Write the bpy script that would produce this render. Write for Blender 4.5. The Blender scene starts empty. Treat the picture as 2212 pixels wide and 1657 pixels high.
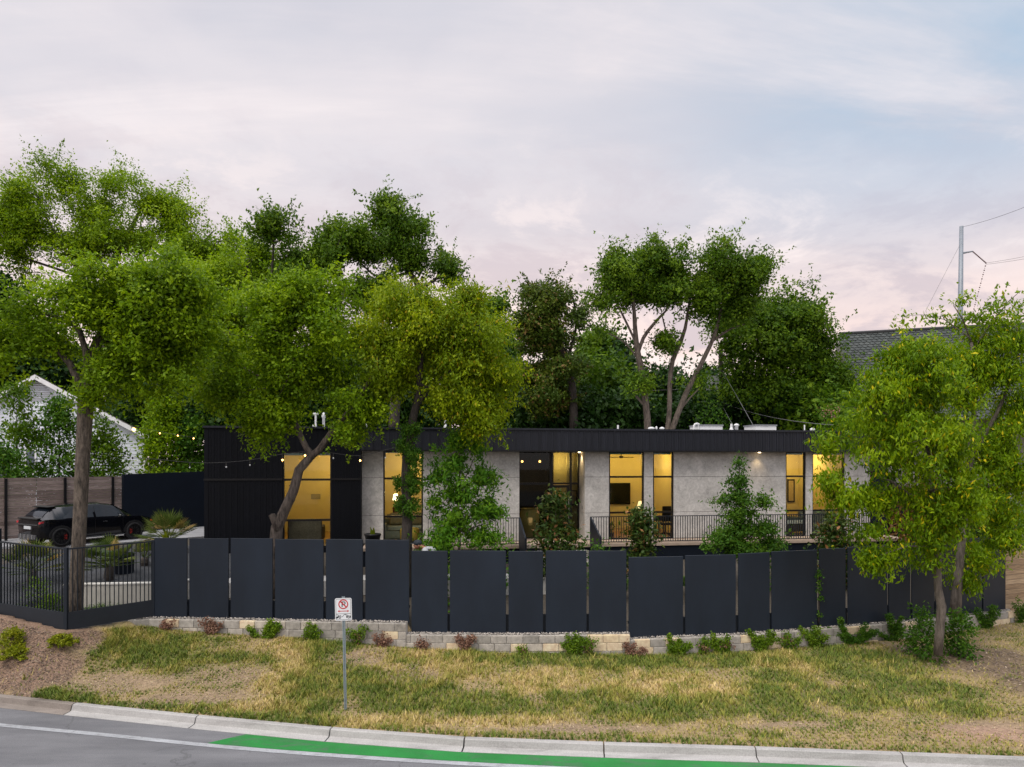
import bpy, math, random
import numpy as np
from mathutils import Vector, Matrix, noise as mnoise
R = math.radians
random.seed(7); rng = np.random.default_rng(7)
S = bpy.context.scene
COL = S.collection

# ------------------------------------------------------------------ camera, sky, sun, exposure
EYE = 5.2                      # camera height above the road
FPX, CX, HY = 1475.0, 1106.0, 998.0   # survey of the photograph: focal length, centre, horizon (pixels of a 2212 px wide print)
cam = bpy.data.cameras.new('camera'); cam.lens = 24.0; cam.sensor_width = 36; cam.shift_y = 0.0766
cam.clip_start = 0.1; cam.clip_end = 2500
cobj = bpy.data.objects.new('camera', cam); COL.objects.link(cobj)
cobj.location = (0, 0, EYE); cobj.rotation_euler = (R(90), 0, 0); S.camera = cobj

SUN_EL, SUN_AZ = 58, 222       # degrees; azimuth clockwise from +Y (behind the camera, a little to the left)
world = bpy.data.worlds.new('World'); S.world = world; world.use_nodes = True
def build_sky():
    nt = world.node_tree; N = nt.nodes; L = nt.links; N.clear()
    def n(t, **k):
        x = N.new(t)
        for a, b in k.items(): setattr(x, a, b)
        return x
    def math_(op, a, b=None, c=None, clamp=False):
        m = n('ShaderNodeMath', operation=op); m.use_clamp = clamp
        for i, q in enumerate((a, b, c)):
            if q is None: continue
            if isinstance(q, (int, float)): m.inputs[i].default_value = q
            else: L.new(q, m.inputs[i])
        return m.outputs[0]
    def mixc(f, a, b, blend='MIX'):
        m = n('ShaderNodeMix', data_type='RGBA', blend_type=blend)
        for s, q in ((0, f), (6, a), (7, b)):
            if isinstance(q, (int, float)): m.inputs[s].default_value = q
            elif isinstance(q, tuple): m.inputs[s].default_value = (*q, 1)
            else: L.new(q, m.inputs[s])
        return m.outputs[2]
    def sstep(x, a, b):
        m = n('ShaderNodeMapRange', interpolation_type='SMOOTHSTEP')
        L.new(x, m.inputs[0]); m.inputs[1].default_value = a; m.inputs[2].default_value = b
        return m.outputs[0]
    tc = n('ShaderNodeTexCoord'); sep = n('ShaderNodeSeparateXYZ'); L.new(tc.outputs['Generated'], sep.inputs[0])
    x, y, z = sep.outputs
    zc = math_('MAXIMUM', z, 0.0)
    den = math_('ADD', zc, 0.16)
    px = math_('DIVIDE', x, den); py = math_('DIVIDE', y, den)
    def cloud(sx, sy, rot, scale, detail, rough, dist, seed):
        c = n('ShaderNodeCombineXYZ'); L.new(px, c.inputs[0]); L.new(py, c.inputs[1]); c.inputs[2].default_value = seed
        mp = n('ShaderNodeMapping'); L.new(c.outputs[0], mp.inputs[0])
        mp.inputs['Rotation'].default_value = (0, 0, R(rot)); mp.inputs['Scale'].default_value = (sx, sy, 1)
        t = n('ShaderNodeTexNoise'); L.new(mp.outputs[0], t.inputs['Vector'])
        t.inputs['Scale'].default_value = scale; t.inputs['Detail'].default_value = detail
        t.inputs['Roughness'].default_value = rough; t.inputs['Distortion'].default_value = dist
        return t.outputs['Fac']
    big = cloud(.55, .8, 20, .8, 5, .55, .35, 3.1)
    puff = cloud(.8, .9, -12, 2.1, 7, .6, .25, 8.4)
    streak = cloud(.34, 1.25, -32, 1.15, 7, .62, .55, 1.7)
    # colours of the cloud deck: lilac grey bodies, cream pink lit rims
    grey = (.565, .565, .635); cream = (.79, .725, .745); blue = (.44, .56, .72)
    body = mixc(math_('MULTIPLY', sstep(big, .34, .62), 1.0), grey, cream)
    body = mixc(math_('MULTIPLY', sstep(puff, .48, .70), .38), body, (.60, .57, .63))
    body = mixc(math_('MULTIPLY', sstep(math_('SUBTRACT', 1.0, puff), .52, .70), .5), body, (.90, .80, .79))
    body = mixc(math_('MULTIPLY', sstep(streak, .47, .72), .6), body, (.95, .87, .87))
    # pink afterglow along the horizon
    low = math_('SUBTRACT', 1.0, sstep(z, .08, .42))
    body = mixc(math_('MULTIPLY', low, .82), body, (1.0, .765, .69))
    # small broken puffs low over the trees
    mp2 = n('ShaderNodeMapping'); L.new(tc.outputs['Generated'], mp2.inputs[0]); mp2.inputs['Rotation'].default_value = (0, R(14), 0); mp2.inputs['Scale'].default_value = (1, 1, 2.3)
    t2 = n('ShaderNodeTexNoise'); L.new(mp2.outputs[0], t2.inputs['Vector']); t2.inputs['Scale'].default_value = 5.5; t2.inputs['Detail'].default_value = 8; t2.inputs['Roughness'].default_value = .64; t2.inputs['Distortion'].default_value = .35
    pf = t2.outputs['Fac']; band = math_('SUBTRACT', 1.0, sstep(z, .22, .48))
    body = mixc(math_('MULTIPLY', math_('MULTIPLY', sstep(pf, .48, .61), band), .78), body, (.62, .535, .575))
    body = mixc(math_('MULTIPLY', math_('MULTIPLY', sstep(math_('SUBTRACT', 1.0, pf), .52, .66), band), .8), body, (1.02, .88, .84))
    # thinner cloud high up and to the east: the blue of the clear sky comes through
    hole = math_('MULTIPLY', sstep(z, .14, .5), math_('ADD', .12, math_('MULTIPLY', sstep(x, .08, .55), .62)))
    hole = math_('MULTIPLY', hole, math_('SUBTRACT', 1.15, math_('MULTIPLY', sstep(streak, .42, .66), .8)), clamp=True)
    # an overcast sky is brighter overhead and away from the sunset
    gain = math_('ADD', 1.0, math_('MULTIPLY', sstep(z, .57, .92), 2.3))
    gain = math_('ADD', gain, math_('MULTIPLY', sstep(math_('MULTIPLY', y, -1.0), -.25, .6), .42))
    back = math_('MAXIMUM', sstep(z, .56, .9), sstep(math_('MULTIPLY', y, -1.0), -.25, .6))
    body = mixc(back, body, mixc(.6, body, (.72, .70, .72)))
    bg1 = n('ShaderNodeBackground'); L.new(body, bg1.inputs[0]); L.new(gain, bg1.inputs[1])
    sky = n('ShaderNodeTexSky', sky_type='NISHITA'); sky.sun_disc = False
    sky.sun_elevation = R(SUN_EL); sky.sun_rotation = R(SUN_AZ); sky.air_density = 1.0; sky.dust_density = 1.2
    bg2 = n('ShaderNodeBackground'); L.new(mixc(.8, sky.outputs[0], (5.1, 7.0, 8.9)), bg2.inputs[0]); bg2.inputs[1].default_value = .088
    mx = n('ShaderNodeMixShader'); L.new(hole, mx.inputs[0]); L.new(bg1.outputs[0], mx.inputs[1]); L.new(bg2.outputs[0], mx.inputs[2])
    out = n('ShaderNodeOutputWorld'); L.new(mx.outputs[0], out.inputs[0])
build_sky()
sun = bpy.data.lights.new('sun', 'SUN'); sun.energy = 1.9; sun.angle = R(24); sun.color = (1, .91, .76)
sobj = bpy.data.objects.new('sun', sun); COL.objects.link(sobj)
sd = Vector((math.sin(R(SUN_AZ))*math.cos(R(SUN_EL)), math.cos(R(SUN_AZ))*math.cos(R(SUN_EL)), math.sin(R(SUN_EL))))
sobj.rotation_euler = sd.to_track_quat('Z', 'Y').to_euler(); sobj.location = (-6, -10, 30)
S.view_settings.view_transform = 'Standard'; S.view_settings.look = 'None'
S.view_settings.exposure = 0.15; S.view_settings.gamma = 1; S.view_settings.use_curve_mapping = False
S.render.engine = 'CYCLES'
try:
    S.cycles.use_denoising = True; S.cycles.denoising_input_passes = 'RGB_ALBEDO_NORMAL'; S.cycles.denoising_prefilter = 'NONE'; S.cycles.max_bounces = 7; S.cycles.diffuse_bounces = 3; S.cycles.transparent_max_bounces = 12
    S.cycles.sample_clamp_indirect = 6; S.cycles.caustics_reflective = False; S.cycles.caustics_refractive = False
except Exception: pass

# ------------------------------------------------------------------ helpers
def W(px, py, Z):              # a surveyed photo point at a known distance -> world
    return Vector(((px-CX)/FPX*Z, Z, EYE+(HY-py)/FPX*Z))
def XP(px, Z): return (px-CX)/FPX*Z

def tag(o, label=None, cat=None, group=None, kind=None):
    for k, v in (('label', label), ('category', cat), ('group', group), ('kind', kind)):
        if v: o[k] = v
    return o
def thing(name, label, cat, loc=(0, 0, 0), group=None, rotz=0):
    o = bpy.data.objects.new(name, None); COL.objects.link(o); o.empty_display_size = .2
    o.location = loc; o.rotation_euler = (0, 0, rotz)
    return tag(o, label, cat, group)
def wloc(o):
    v = Vector((0, 0, 0))
    while o is not None: v += o.location; o = o.parent
    return v
def link(name, me, mat, parent=None):
    o = bpy.data.objects.new(name, me); COL.objects.link(o)
    if mat is not None and not me.materials:
        for m in (mat if isinstance(mat, (list, tuple)) else [mat]): me.materials.append(m)
    if parent is not None: o.parent = parent
    return o
def np_mesh(name, V, faces_n, mat, parent=None, v=None, smooth=False):
    """V (n,3) and faces_n (m,k) index array -> one mesh object; v = per-face value."""
    V = np.asarray(V, dtype=np.float32)
    if parent is not None: V = V-np.array(wloc(parent), dtype=np.float32)
    me = bpy.data.meshes.new(name); m, k = faces_n.shape
    me.vertices.add(len(V)); me.vertices.foreach_set('co', V.ravel())
    me.loops.add(m*k); me.loops.foreach_set('vertex_index', faces_n.astype(np.int32).ravel())
    me.polygons.add(m); me.polygons.foreach_set('loop_start', np.arange(0, m*k, k, dtype=np.int32))
    me.update(calc_edges=True)
    if smooth: me.polygons.foreach_set('use_smooth', np.ones(m, dtype=bool))
    if v is not None:
        a = me.attributes.new('v', 'FLOAT', 'FACE'); a.data.foreach_set('value', np.asarray(v, dtype=np.float32))
    return link(name, me, mat, parent)

class MB:
    def __init__(s, M=None): s.v = []; s.f = []; s.val = []; s.M = M; s.cur = 0.5
    def add(s, pts, faces):
        b = len(s.v)
        s.v += [tuple(s.M @ Vector(p)) if s.M is not None else tuple(p) for p in pts]
        s.f += [tuple(b+i for i in f) for f in faces]; s.val += [s.cur]*len(faces); return s
    def hexa(s, p):
        return s.add(p, [(0, 3, 2, 1), (4, 5, 6, 7), (0, 1, 5, 4), (1, 2, 6, 5), (2, 3, 7, 6), (3, 0, 4, 7)])
    def box(s, x0, x1, y0, y1, z0, z1):
        return s.hexa([(x0, y0, z0), (x1, y0, z0), (x1, y1, z0), (x0, y1, z0), (x0, y0, z1), (x1, y0, z1), (x1, y1, z1), (x0, y1, z1)])
    def cbox(s, c, size, yaw=0, tilt=0):
        m = Matrix.Translation(Vector(c)) @ Matrix.Rotation(yaw, 4, 'Z') @ Matrix.Rotation(tilt, 4, 'X')
        hx, hy, hz = size[0]/2, size[1]/2, size[2]/2
        q = [(-hx, -hy, -hz), (hx, -hy, -hz), (hx, hy, -hz), (-hx, hy, -hz), (-hx, -hy, hz), (hx, -hy, hz), (hx, hy, hz), (-hx, hy, hz)]
        return s.hexa([tuple(m @ Vector(p)) for p in q])
    def wallseg(s, a, b, th, z0, z1, z0b=None, z1b=None):   # upright slab between plan points a and b
        a = Vector((a[0], a[1], 0)); b = Vector((b[0], b[1], 0)); d = (b-a).normalized(); n = Vector((-d.y, d.x, 0))*th/2
        z0b = z0 if z0b is None else z0b; z1b = z1 if z1b is None else z1b
        P = lambda q, z: (q.x, q.y, z)
        return s.hexa([P(a-n, z0), P(b-n, z0b), P(b+n, z0b), P(a+n, z0), P(a-n, z1), P(b-n, z1b), P(b+n, z1b), P(a+n, z1)])
    def tube(s, pts, rad, n=8, cap=True):
        pts = [Vector(p) for p in pts]; m = len(pts)
        if not isinstance(rad, (list, tuple)): rad = [rad]*m
        ref = Vector((0.31, 0.17, 1)) if abs((pts[-1]-pts[0]).normalized().z) < .9 else Vector((1, .2, .1))
        V = []; 
        for i, p in enumerate(pts):
            t = (pts[min(i+1, m-1)]-pts[max(i-1, 0)])
            t = t.normalized() if t.length > 1e-9 else Vector((0, 0, 1))
            a = (ref-t*ref.dot(t)).normalized(); b = t.cross(a); ref = a
            for k in range(n):
                w = 2*math.pi*k/n; V.append(p+(a*math.cos(w)+b*math.sin(w))*rad[i])
        Fc = [(i*n+k, i*n+(k+1) % n, (i+1)*n+(k+1) % n, (i+1)*n+k) for i in range(m-1) for k in range(n)]
        if cap: Fc += [tuple(range(n-1, -1, -1)), tuple((m-1)*n+k for k in range(n))]
        return s.add(V, Fc)
    def lathe(s, c, prof, n=20, cap=True):
        V = []
        for r, z in prof:
            for k in range(n):
                w = 2*math.pi*k/n; V.append((c[0]+r*math.cos(w), c[1]+r*math.sin(w), c[2]+z))
        m = len(prof)
        Fc = [(i*n+k, i*n+(k+1) % n, (i+1)*n+(k+1) % n, (i+1)*n+k) for i in range(m-1) for k in range(n)]
        if cap: Fc += [tuple(range(n-1, -1, -1)), tuple((m-1)*n+k for k in range(n))]
        return s.add(V, Fc)
    def ball(s, c, r, nu=12, nv=8):
        r = r if isinstance(r, (tuple, list)) else (r, r, r)
        V = []; 
        for i in range(1, nv):
            ph = math.pi*i/nv
            for k in range(nu):
                w = 2*math.pi*k/nu; V.append((c[0]+r[0]*math.sin(ph)*math.cos(w), c[1]+r[1]*math.sin(ph)*math.sin(w), c[2]-r[2]*math.cos(ph)))
        Fc = [(i*nu+k, i*nu+(k+1) % nu, (i+1)*nu+(k+1) % nu, (i+1)*nu+k) for i in range(nv-2) for k in range(nu)]
        V += [(c[0], c[1], c[2]-r[2]), (c[0], c[1], c[2]+r[2])]; a = len(V)-2; b = len(V)-1; o = (nv-2)*nu
        Fc += [((k+1) % nu, k, a) for k in range(nu)] + [(o+k, o+(k+1) % nu, b) for k in range(nu)]
        return s.add(V, Fc)
    def prism(s, poly, y0, y1, ax='y'):   # poly in (x,z) extruded along y (or (x,y) along z, (y,z) along x)
        n = len(poly)
        mk = {'y': lambda p, d: (p[0], d, p[1]), 'z': lambda p, d: (p[0], p[1], d), 'x': lambda p, d: (d, p[0], p[1])}[ax]
        V = [mk(p, y0) for p in poly]+[mk(p, y1) for p in poly]
        return s.add(V, [tuple(range(n)), tuple(range(2*n-1, n-1, -1))]+[(i, (i+n), (i+1) % n+n, (i+1) % n) for i in range(n)])
    def build(s, name, mat, parent=None, smooth=False, bevel=0, seg=2):
        o0 = wloc(parent) if parent is not None else Vector((0, 0, 0))
        me = bpy.data.meshes.new(name)
        me.from_pydata([(p[0]-o0.x, p[1]-o0.y, p[2]-o0.z) for p in s.v], [], s.f)
        a = me.attributes.new('v', 'FLOAT', 'FACE'); a.data.foreach_set('value', np.array(s.val, dtype=np.float32))
        if smooth: me.polygons.foreach_set('use_smooth', np.ones(len(me.polygons), dtype=bool))
        o = link(name, me, mat, parent)
        if bevel:
            b = o.modifiers.new('bevel', 'BEVEL'); b.width = bevel; b.segments = seg; b.limit_method = 'ANGLE'; b.angle_limit = R(40)
        return o
def copy_part(o, parent, loc):
    c = o.copy(); COL.objects.link(c); c.parent = parent; c.location = loc; return c
def copy_thing(root, loc, rotz=0, label=None, group=None):
    r = root.copy(); COL.objects.link(r); r.location = loc; r.rotation_euler = (0, 0, rotz)
    if label: r['label'] = label
    if group: r['group'] = group
    for ch in list(root.children):
        c = ch.copy(); COL.objects.link(c); c.parent = r
        for g in list(ch.children):
            d = g.copy(); COL.objects.link(d); d.parent = c
    return r

# ------------------------------------------------------------------ materials
MATS = {}
def newmat(name):
    m = bpy.data.materials.new(name); m.use_nodes = True; nt = m.node_tree; nt.nodes.clear()
    out = nt.nodes.new('ShaderNodeOutputMaterial'); p = nt.nodes.new('ShaderNodeBsdfPrincipled')
    nt.links.new(p.outputs[0], out.inputs[0]); return m, nt, p, out
def noise_node(nt, scale, detail=4, rough=.6, stretch=(1, 1, 1), dist=0, world_space=True):
    if world_space: g = nt.nodes.new('ShaderNodeNewGeometry'); src = g.outputs['Position']
    else: g = nt.nodes.new('ShaderNodeTexCoord'); src = g.outputs['Object']
    mp = nt.nodes.new('ShaderNodeMapping'); nt.links.new(src, mp.inputs[0]); mp.inputs['Scale'].default_value = stretch
    t = nt.nodes.new('ShaderNodeTexNoise'); nt.links.new(mp.outputs[0], t.inputs['Vector'])
    t.inputs['Scale'].default_value = scale; t.inputs['Detail'].default_value = detail; t.inputs['Roughness'].default_value = rough
    t.inputs['Distortion'].default_value = dist; return t.outputs['Fac']
def ramp(nt, fac, stops):
    r = nt.nodes.new('ShaderNodeValToRGB'); nt.links.new(fac, r.inputs[0]); e = r.color_ramp.elements
    while len(e) < len(stops): e.new(.5)
    for el, (p, c) in zip(e, stops): el.position = p; el.color = (*c, 1)
    return r.outputs[0]
def mixrgb(nt, f, a, b, blend='MIX'):
    m = nt.nodes.new('ShaderNodeMix'); m.data_type = 'RGBA'; m.blend_type = blend
    for s, q in ((0, f), (6, a), (7, b)):
        if isinstance(q, (int, float)): m.inputs[s].default_value = q
        elif isinstance(q, tuple): m.inputs[s].default_value = (*q, 1)
        else: nt.links.new(q, m.inputs[s])
    return m.outputs[2]
def bump(nt, p, h, strength, dist=.02):
    b = nt.nodes.new('ShaderNodeBump'); b.inputs['Strength'].default_value = strength; b.inputs['Distance'].default_value = dist
    nt.links.new(h, b.inputs['Height']); nt.links.new(b.outputs[0], p.inputs['Normal'])
def attr(nt, name='v'):
    a = nt.nodes.new('ShaderNodeAttribute'); a.attribute_name = name; return a
def mat(name, col, rough=.6, metal=0, var=.12, scale=3, stretch=(1, 1, 1), bmp=0, bscale=40, bdist=.01, emit=None, estr=0, spec=.5, coat=0, byface=0, local=False):
    if name in MATS: return MATS[name]
    m, nt, p, out = newmat(name); MATS[name] = m
    p.inputs['Roughness'].default_value = rough; p.inputs['Metallic'].default_value = metal
    p.inputs['Specular IOR Level'].default_value = spec; p.inputs['Coat Weight'].default_value = coat
    c = Vector(col)
    f = noise_node(nt, scale, 5, .6, stretch, world_space=not local)
    cc = ramp(nt, f, [(.3, tuple(c*(1-var))), (.7, tuple(c*(1+var)))])
    if byface:
        a = attr(nt); mr = nt.nodes.new('ShaderNodeMapRange'); nt.links.new(a.outputs['Fac'], mr.inputs[0])
        mr.inputs[3].default_value = 1-byface; mr.inputs[4].default_value = 1+byface
        vm = nt.nodes.new('ShaderNodeVectorMath'); vm.operation = 'SCALE'; nt.links.new(cc, vm.inputs[0]); nt.links.new(mr.outputs[0], vm.inputs['Scale']); cc = vm.outputs[0]
    nt.links.new(cc, p.inputs['Base Color'])
    if bmp: bump(nt, p, noise_node(nt, bscale, 6, .6, stretch, world_space=not local), bmp, bdist)
    if emit: p.inputs['Emission Color'].default_value = (*emit, 1); p.inputs['Emission Strength'].default_value = estr
    return m
def leafmat(name, c0, c1, c2, c3=None, trans=.32, hi=.93):
    m, nt, p, out = newmat(name); MATS[name] = m
    a = attr(nt)
    st = [(.0, c0), (.45, c1), (.88, c2)]
    if c3: st += [(hi, c2), (min(hi+.03, 1), c3)]
    col = ramp(nt, a.outputs['Fac'], st)
    nt.links.new(col, p.inputs['Base Color']); p.inputs['Roughness'].default_value = .5; p.inputs['Specular IOR Level'].default_value = .16
    tr = nt.nodes.new('ShaderNodeBsdfTranslucent'); nt.links.new(mixrgb(nt, .5, col, (1, 1, .3), 'MULTIPLY'), tr.inputs[0])
    mx = nt.nodes.new('ShaderNodeMixShader'); mx.inputs[0].default_value = trans
    nt.links.new(p.outputs[0], mx.inputs[1]); nt.links.new(tr.outputs[0], mx.inputs[2]); nt.links.new(mx.outputs[0], out.inputs[0])
    return m
def barkmat(name, dark, light, sc=17):
    m, nt, p, out = newmat(name); MATS[name] = m
    f = noise_node(nt, sc, 7, .72, (1, 1, .22), .5)
    f2 = noise_node(nt, 2.2, 4, .6)
    c = ramp(nt, f, [(.36, dark), (.52, tuple((a+b)/2 for a, b in zip(dark, light))), (.66, light)])
    c = mixrgb(nt, ramp(nt, f2, [(.5, (0, 0, 0)), (.75, (.35, .35, .35))]), c, tuple(min(1, x*1.35+.02) for x in light))
    nt.links.new(c, p.inputs['Base Color']); p.inputs['Roughness'].default_value = .9
    bump(nt, p, f, .9, .05); return m
# ------------------------------------------------------------------ material library
def facematerial(name, stops, rough=.8, nscale=6, namt=.25, bmp=.3, bscale=60, stretch=(1, 1, 1), bdist=.01):
    m, nt, p, out = newmat(name); MATS[name] = m
    c = ramp(nt, attr(nt).outputs['Fac'], stops)
    f = noise_node(nt, nscale, 6, .65, stretch)
    c = mixrgb(nt, namt, c, ramp(nt, f, [(.3, (.1, .1, .1)), (.72, (1, 1, 1))]), 'OVERLAY')
    nt.links.new(c, p.inputs['Base Color']); p.inputs['Roughness'].default_value = rough
    if bmp: bump(nt, p, noise_node(nt, bscale, 6, .65, stretch), bmp, bdist)
    return m
def concrete_render():
    m, nt, p, out = newmat('trowelled_render'); MATS['render'] = m
    a = noise_node(nt, .9, 6, .62, (1, 1, 1), .8); b = noise_node(nt, 5, 7, .7, (1, 1, 1), 1.6); g = noise_node(nt, 60, 3, .6)
    c = ramp(nt, a, [(.3, (.34, .33, .315)), (.5, (.455, .44, .42)), (.72, (.55, .535, .515))])
    c = mixrgb(nt, .28, c, ramp(nt, b, [(.36, (.12, .12, .12)), (.64, (.85, .85, .85))]), 'OVERLAY')
    c = mixrgb(nt, .1, c, ramp(nt, g, [(.3, (0, 0, 0)), (.7, (1, 1, 1))]), 'OVERLAY')
    nt.links.new(c, p.inputs['Base Color']); p.inputs['Roughness'].default_value = .75; bump(nt, p, b, .35, .012); return m
def glassmat(name, tint=(.93, .97, .95), refl=.26):
    m = bpy.data.materials.new(name); m.use_nodes = True; nt = m.node_tree; nt.nodes.clear(); MATS[name] = m
    out = nt.nodes.new('ShaderNodeOutputMaterial'); t = nt.nodes.new('ShaderNodeBsdfTransparent'); t.inputs[0].default_value = (*tint, 1)
    g = nt.nodes.new('ShaderNodeBsdfGlossy'); g.inputs[1].default_value = .02; fr = nt.nodes.new('ShaderNodeFresnel'); fr.inputs[0].default_value = 1.5
    ml = nt.nodes.new('ShaderNodeMath'); ml.operation = 'MULTIPLY_ADD'; nt.links.new(fr.outputs[0], ml.inputs[0]); ml.inputs[1].default_value = refl; ml.inputs[2].default_value = .008
    mx = nt.nodes.new('ShaderNodeMixShader'); nt.links.new(ml.outputs[0], mx.inputs[0]); nt.links.new(t.outputs[0], mx.inputs[1]); nt.links.new(g.outputs[0], mx.inputs[2])
    nt.links.new(mx.outputs[0], out.inputs[0]); return m
def asphalt():
    m, nt, p, out = newmat('asphalt'); MATS['asphalt'] = m
    g = noise_node(nt, 90, 3, .7); b = noise_node(nt, 1.1, 5, .6, (.35, 1.6, 1))
    vo = nt.nodes.new('ShaderNodeTexVoronoi'); vo.inputs['Scale'].default_value = 160
    ge = nt.nodes.new('ShaderNodeNewGeometry'); nt.links.new(ge.outputs['Position'], vo.inputs['Vector'])
    c = ramp(nt, g, [(.3, (.078, .08, .089)), (.52, (.135, .139, .153)), (.74, (.225, .228, .238))])
    c = mixrgb(nt, .5, c, ramp(nt, b, [(.34, (.24, .24, .25)), (.66, (.70, .69, .68))]), 'OVERLAY')
    v2 = nt.nodes.new('ShaderNodeTexVoronoi'); v2.feature = 'DISTANCE_TO_EDGE'; v2.inputs['Scale'].default_value = .55
    dm = nt.nodes.new('ShaderNodeMix'); dm.data_type = 'RGBA'; dm.blend_type = 'LINEAR_LIGHT'; dm.inputs[0].default_value = .22
    nz = nt.nodes.new('ShaderNodeTexNoise'); nz.inputs['Scale'].default_value = 2.5; nz.inputs['Detail'].default_value = 6; nt.links.new(ge.outputs['Position'], nz.inputs['Vector'])
    nt.links.new(ge.outputs['Position'], dm.inputs[6]); nt.links.new(nz.outputs['Color'], dm.inputs[7]); nt.links.new(dm.outputs[2], v2.inputs['Vector'])
    crack = ramp(nt, v2.outputs['Distance'], [(.0, (1, 1, 1)), (.012, (0, 0, 0))]); msk = ramp(nt, noise_node(nt, .7, 3), [(.5, (0, 0, 0)), (.6, (.4, .4, .4))])
    c = mixrgb(nt, mixrgb(nt, 1.0, crack, msk, 'MULTIPLY'), c, (.035, .035, .036))
    nt.links.new(c, p.inputs['Base Color']); p.inputs['Roughness'].default_value = .85; bump(nt, p, vo.outputs['Distance'], .4, .01); return m
def worn_paint(name, col, under=(.09, .09, .095), wear=.42, scale=3.5):
    m, nt, p, out = newmat(name); MATS[name] = m
    a = noise_node(nt, scale, 8, .72, (.6, 1.4, 1), .6); g = noise_node(nt, 70, 3, .7)
    c0 = ramp(nt, noise_node(nt, 1.6, 5, .6), [(.3, tuple(x*.8 for x in col)), (.7, tuple(min(1, x*1.15) for x in col))])
    c = mixrgb(nt, ramp(nt, a, [(wear-.16, (.75, .75, .75)), (wear, (0, 0, 0))]), c0, under)
    c = mixrgb(nt, .3, c, ramp(nt, g, [(.3, (.15, .15, .15)), (.7, (.9, .9, .9))]), 'OVERLAY')
    nt.links.new(c, p.inputs['Base Color']); p.inputs['Roughness'].default_value = .75; bump(nt, p, g, .25, .006); return m
def vcol_ground():
    m, nt, p, out = newmat('ground_soil'); MATS['soil'] = m
    a = nt.nodes.new('ShaderNodeAttribute'); a.attribute_name = 'Col'
    f = noise_node(nt, 14, 8, .75); g = noise_node(nt, 2.0, 5, .6)
    c = mixrgb(nt, .55, a.outputs['Color'], ramp(nt, f, [(.3, (.12, .12, .12)), (.7, (.9, .9, .9))]), 'OVERLAY')
    c = mixrgb(nt, .25, c, ramp(nt, g, [(.3, (.25, .25, .25)), (.7, (.8, .8, .8))]), 'OVERLAY')
    nt.links.new(c, p.inputs['Base Color']); p.inputs['Roughness'].default_value = .95; bump(nt, p, f, .8, .05); return m
def kerb_concrete():
    m, nt, p, out = newmat('kerb_concrete'); MATS['kerb'] = m
    a = noise_node(nt, 1.3, 7, .66, (.5, 2.2, 2.2), .5); g = noise_node(nt, 45, 4, .7)
    c = ramp(nt, a, [(.28, (.20, .195, .19)), (.46, (.30, .295, .29)), (.72, (.385, .38, .375))])
    c = mixrgb(nt, .3, c, ramp(nt, g, [(.3, (.15, .15, .15)), (.7, (.85, .85, .85))]), 'OVERLAY')
    c = mixrgb(nt, 1.0, c, ramp(nt, attr(nt).outputs['Fac'], [(0, (.5, .42, .36)), (.4, (.78, .72, .68)), (.5, (1, 1, 1))]), 'MULTIPLY')
    nt.links.new(c, p.inputs['Base Color']); p.inputs['Roughness'].default_value = .85; bump(nt, p, g, .3, .006); return m
M_render = concrete_render(); M_glass = glassmat('window_glass'); M_glass_dark = glassmat('entrance_glass', (.62, .66, .64), .12)
M_asphalt = asphalt(); M_soil = vcol_ground(); M_kerb = kerb_concrete()
M_green = worn_paint('green_lane_paint', (.007, .165, .026), (.062, .095, .072), .495, 2.2)
M_white = worn_paint('white_road_paint', (.30, .315, .34), (.16, .16, .168), .50, 9)
M_clad = mat('black_metal_cladding', (.0034, .0042, .0070), .5, .0, .2, 2, (1, 1, .15), .15, 30, spec=.13)
M_fascia = mat('charcoal_standing_seam', (.0185, .0205, .0285), .45, .0, .2, 2.5, (2, 2, .2), .12, 30, spec=.22)
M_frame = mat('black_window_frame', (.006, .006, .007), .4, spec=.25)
M_steel = mat('slate_steel_panel', (.0105, .0165, .0275), .5, .0, .22, 1.1, (1, 1, .35), .06, 120, .004, spec=.28)
M_rail = mat('charcoal_steel_bar', (.013, .0175, .025), .5, 0, .1, spec=.25)
M_kick = mat('charcoal_kick_plate', (.016, .020, .027), .55, 0, .1, spec=.25)
M_blackwall = mat('dark_navy_wall', (.0045, .0075, .014), .7, 0, .15, 2, spec=.15)
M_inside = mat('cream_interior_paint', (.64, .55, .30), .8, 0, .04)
M_inside_dark = mat('painted_unlit_interior', (.03, .028, .025), .8, 0, .1)  # near-black walls: the room's lack of light is put into the colour
M_floorwood = mat('interior_floor', (.30, .19, .10), .5, 0, .2, 3, (1, 8, 1))
M_deck = mat('tan_deck_stone', (.36, .28, .22), .8, 0, .15, 4, (1, 1, 1), .2, 60)
M_whitepaint = mat('white_painted_metal', (.58, .59, .61), .5, 0, .06)
M_siding = mat('white_lap_siding', (.62, .66, .74), .6, 0, .05, 5)
M_shingle = mat('brown_grey_shingle', (.075, .068, .066), .9, 0, .3, 12, bmp=.4)
M_scallop = facematerial('scalloped_slate', [(0, (.024, .031, .032)), (.5, (.038, .047, .047)), (1, (.058, .067, .066))], .75, 5, .3, .2)
M_block = facematerial('concrete_block', [(0, (.25, .235, .21)), (.55, (.36, .335, .30)), (.7, (.44, .395, .33)), (.72, (.58, .46, .30)), (1, (.64, .53, .37))], .9, 7, .35, .5, 55)
M_mortar = mat('pale_mortar', (.48, .46, .43), .95, 0, .2, 8, bmp=.4, bscale=60)
M_boards = facematerial('weathered_boards', [(0, (.135, .098, .085)), (.5, (.20, .15, .13)), (1, (.265, .205, .18))], .85, 5, .6, .5, 20, (.6, .6, 9))
M_timber = facematerial('tan_timber_boards', [(0, (.24, .165, .10)), (.5, (.33, .24, .15)), (1, (.40, .30, .2))], .85, 4, .5, .5, 18, (.6, .6, 8))
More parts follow.
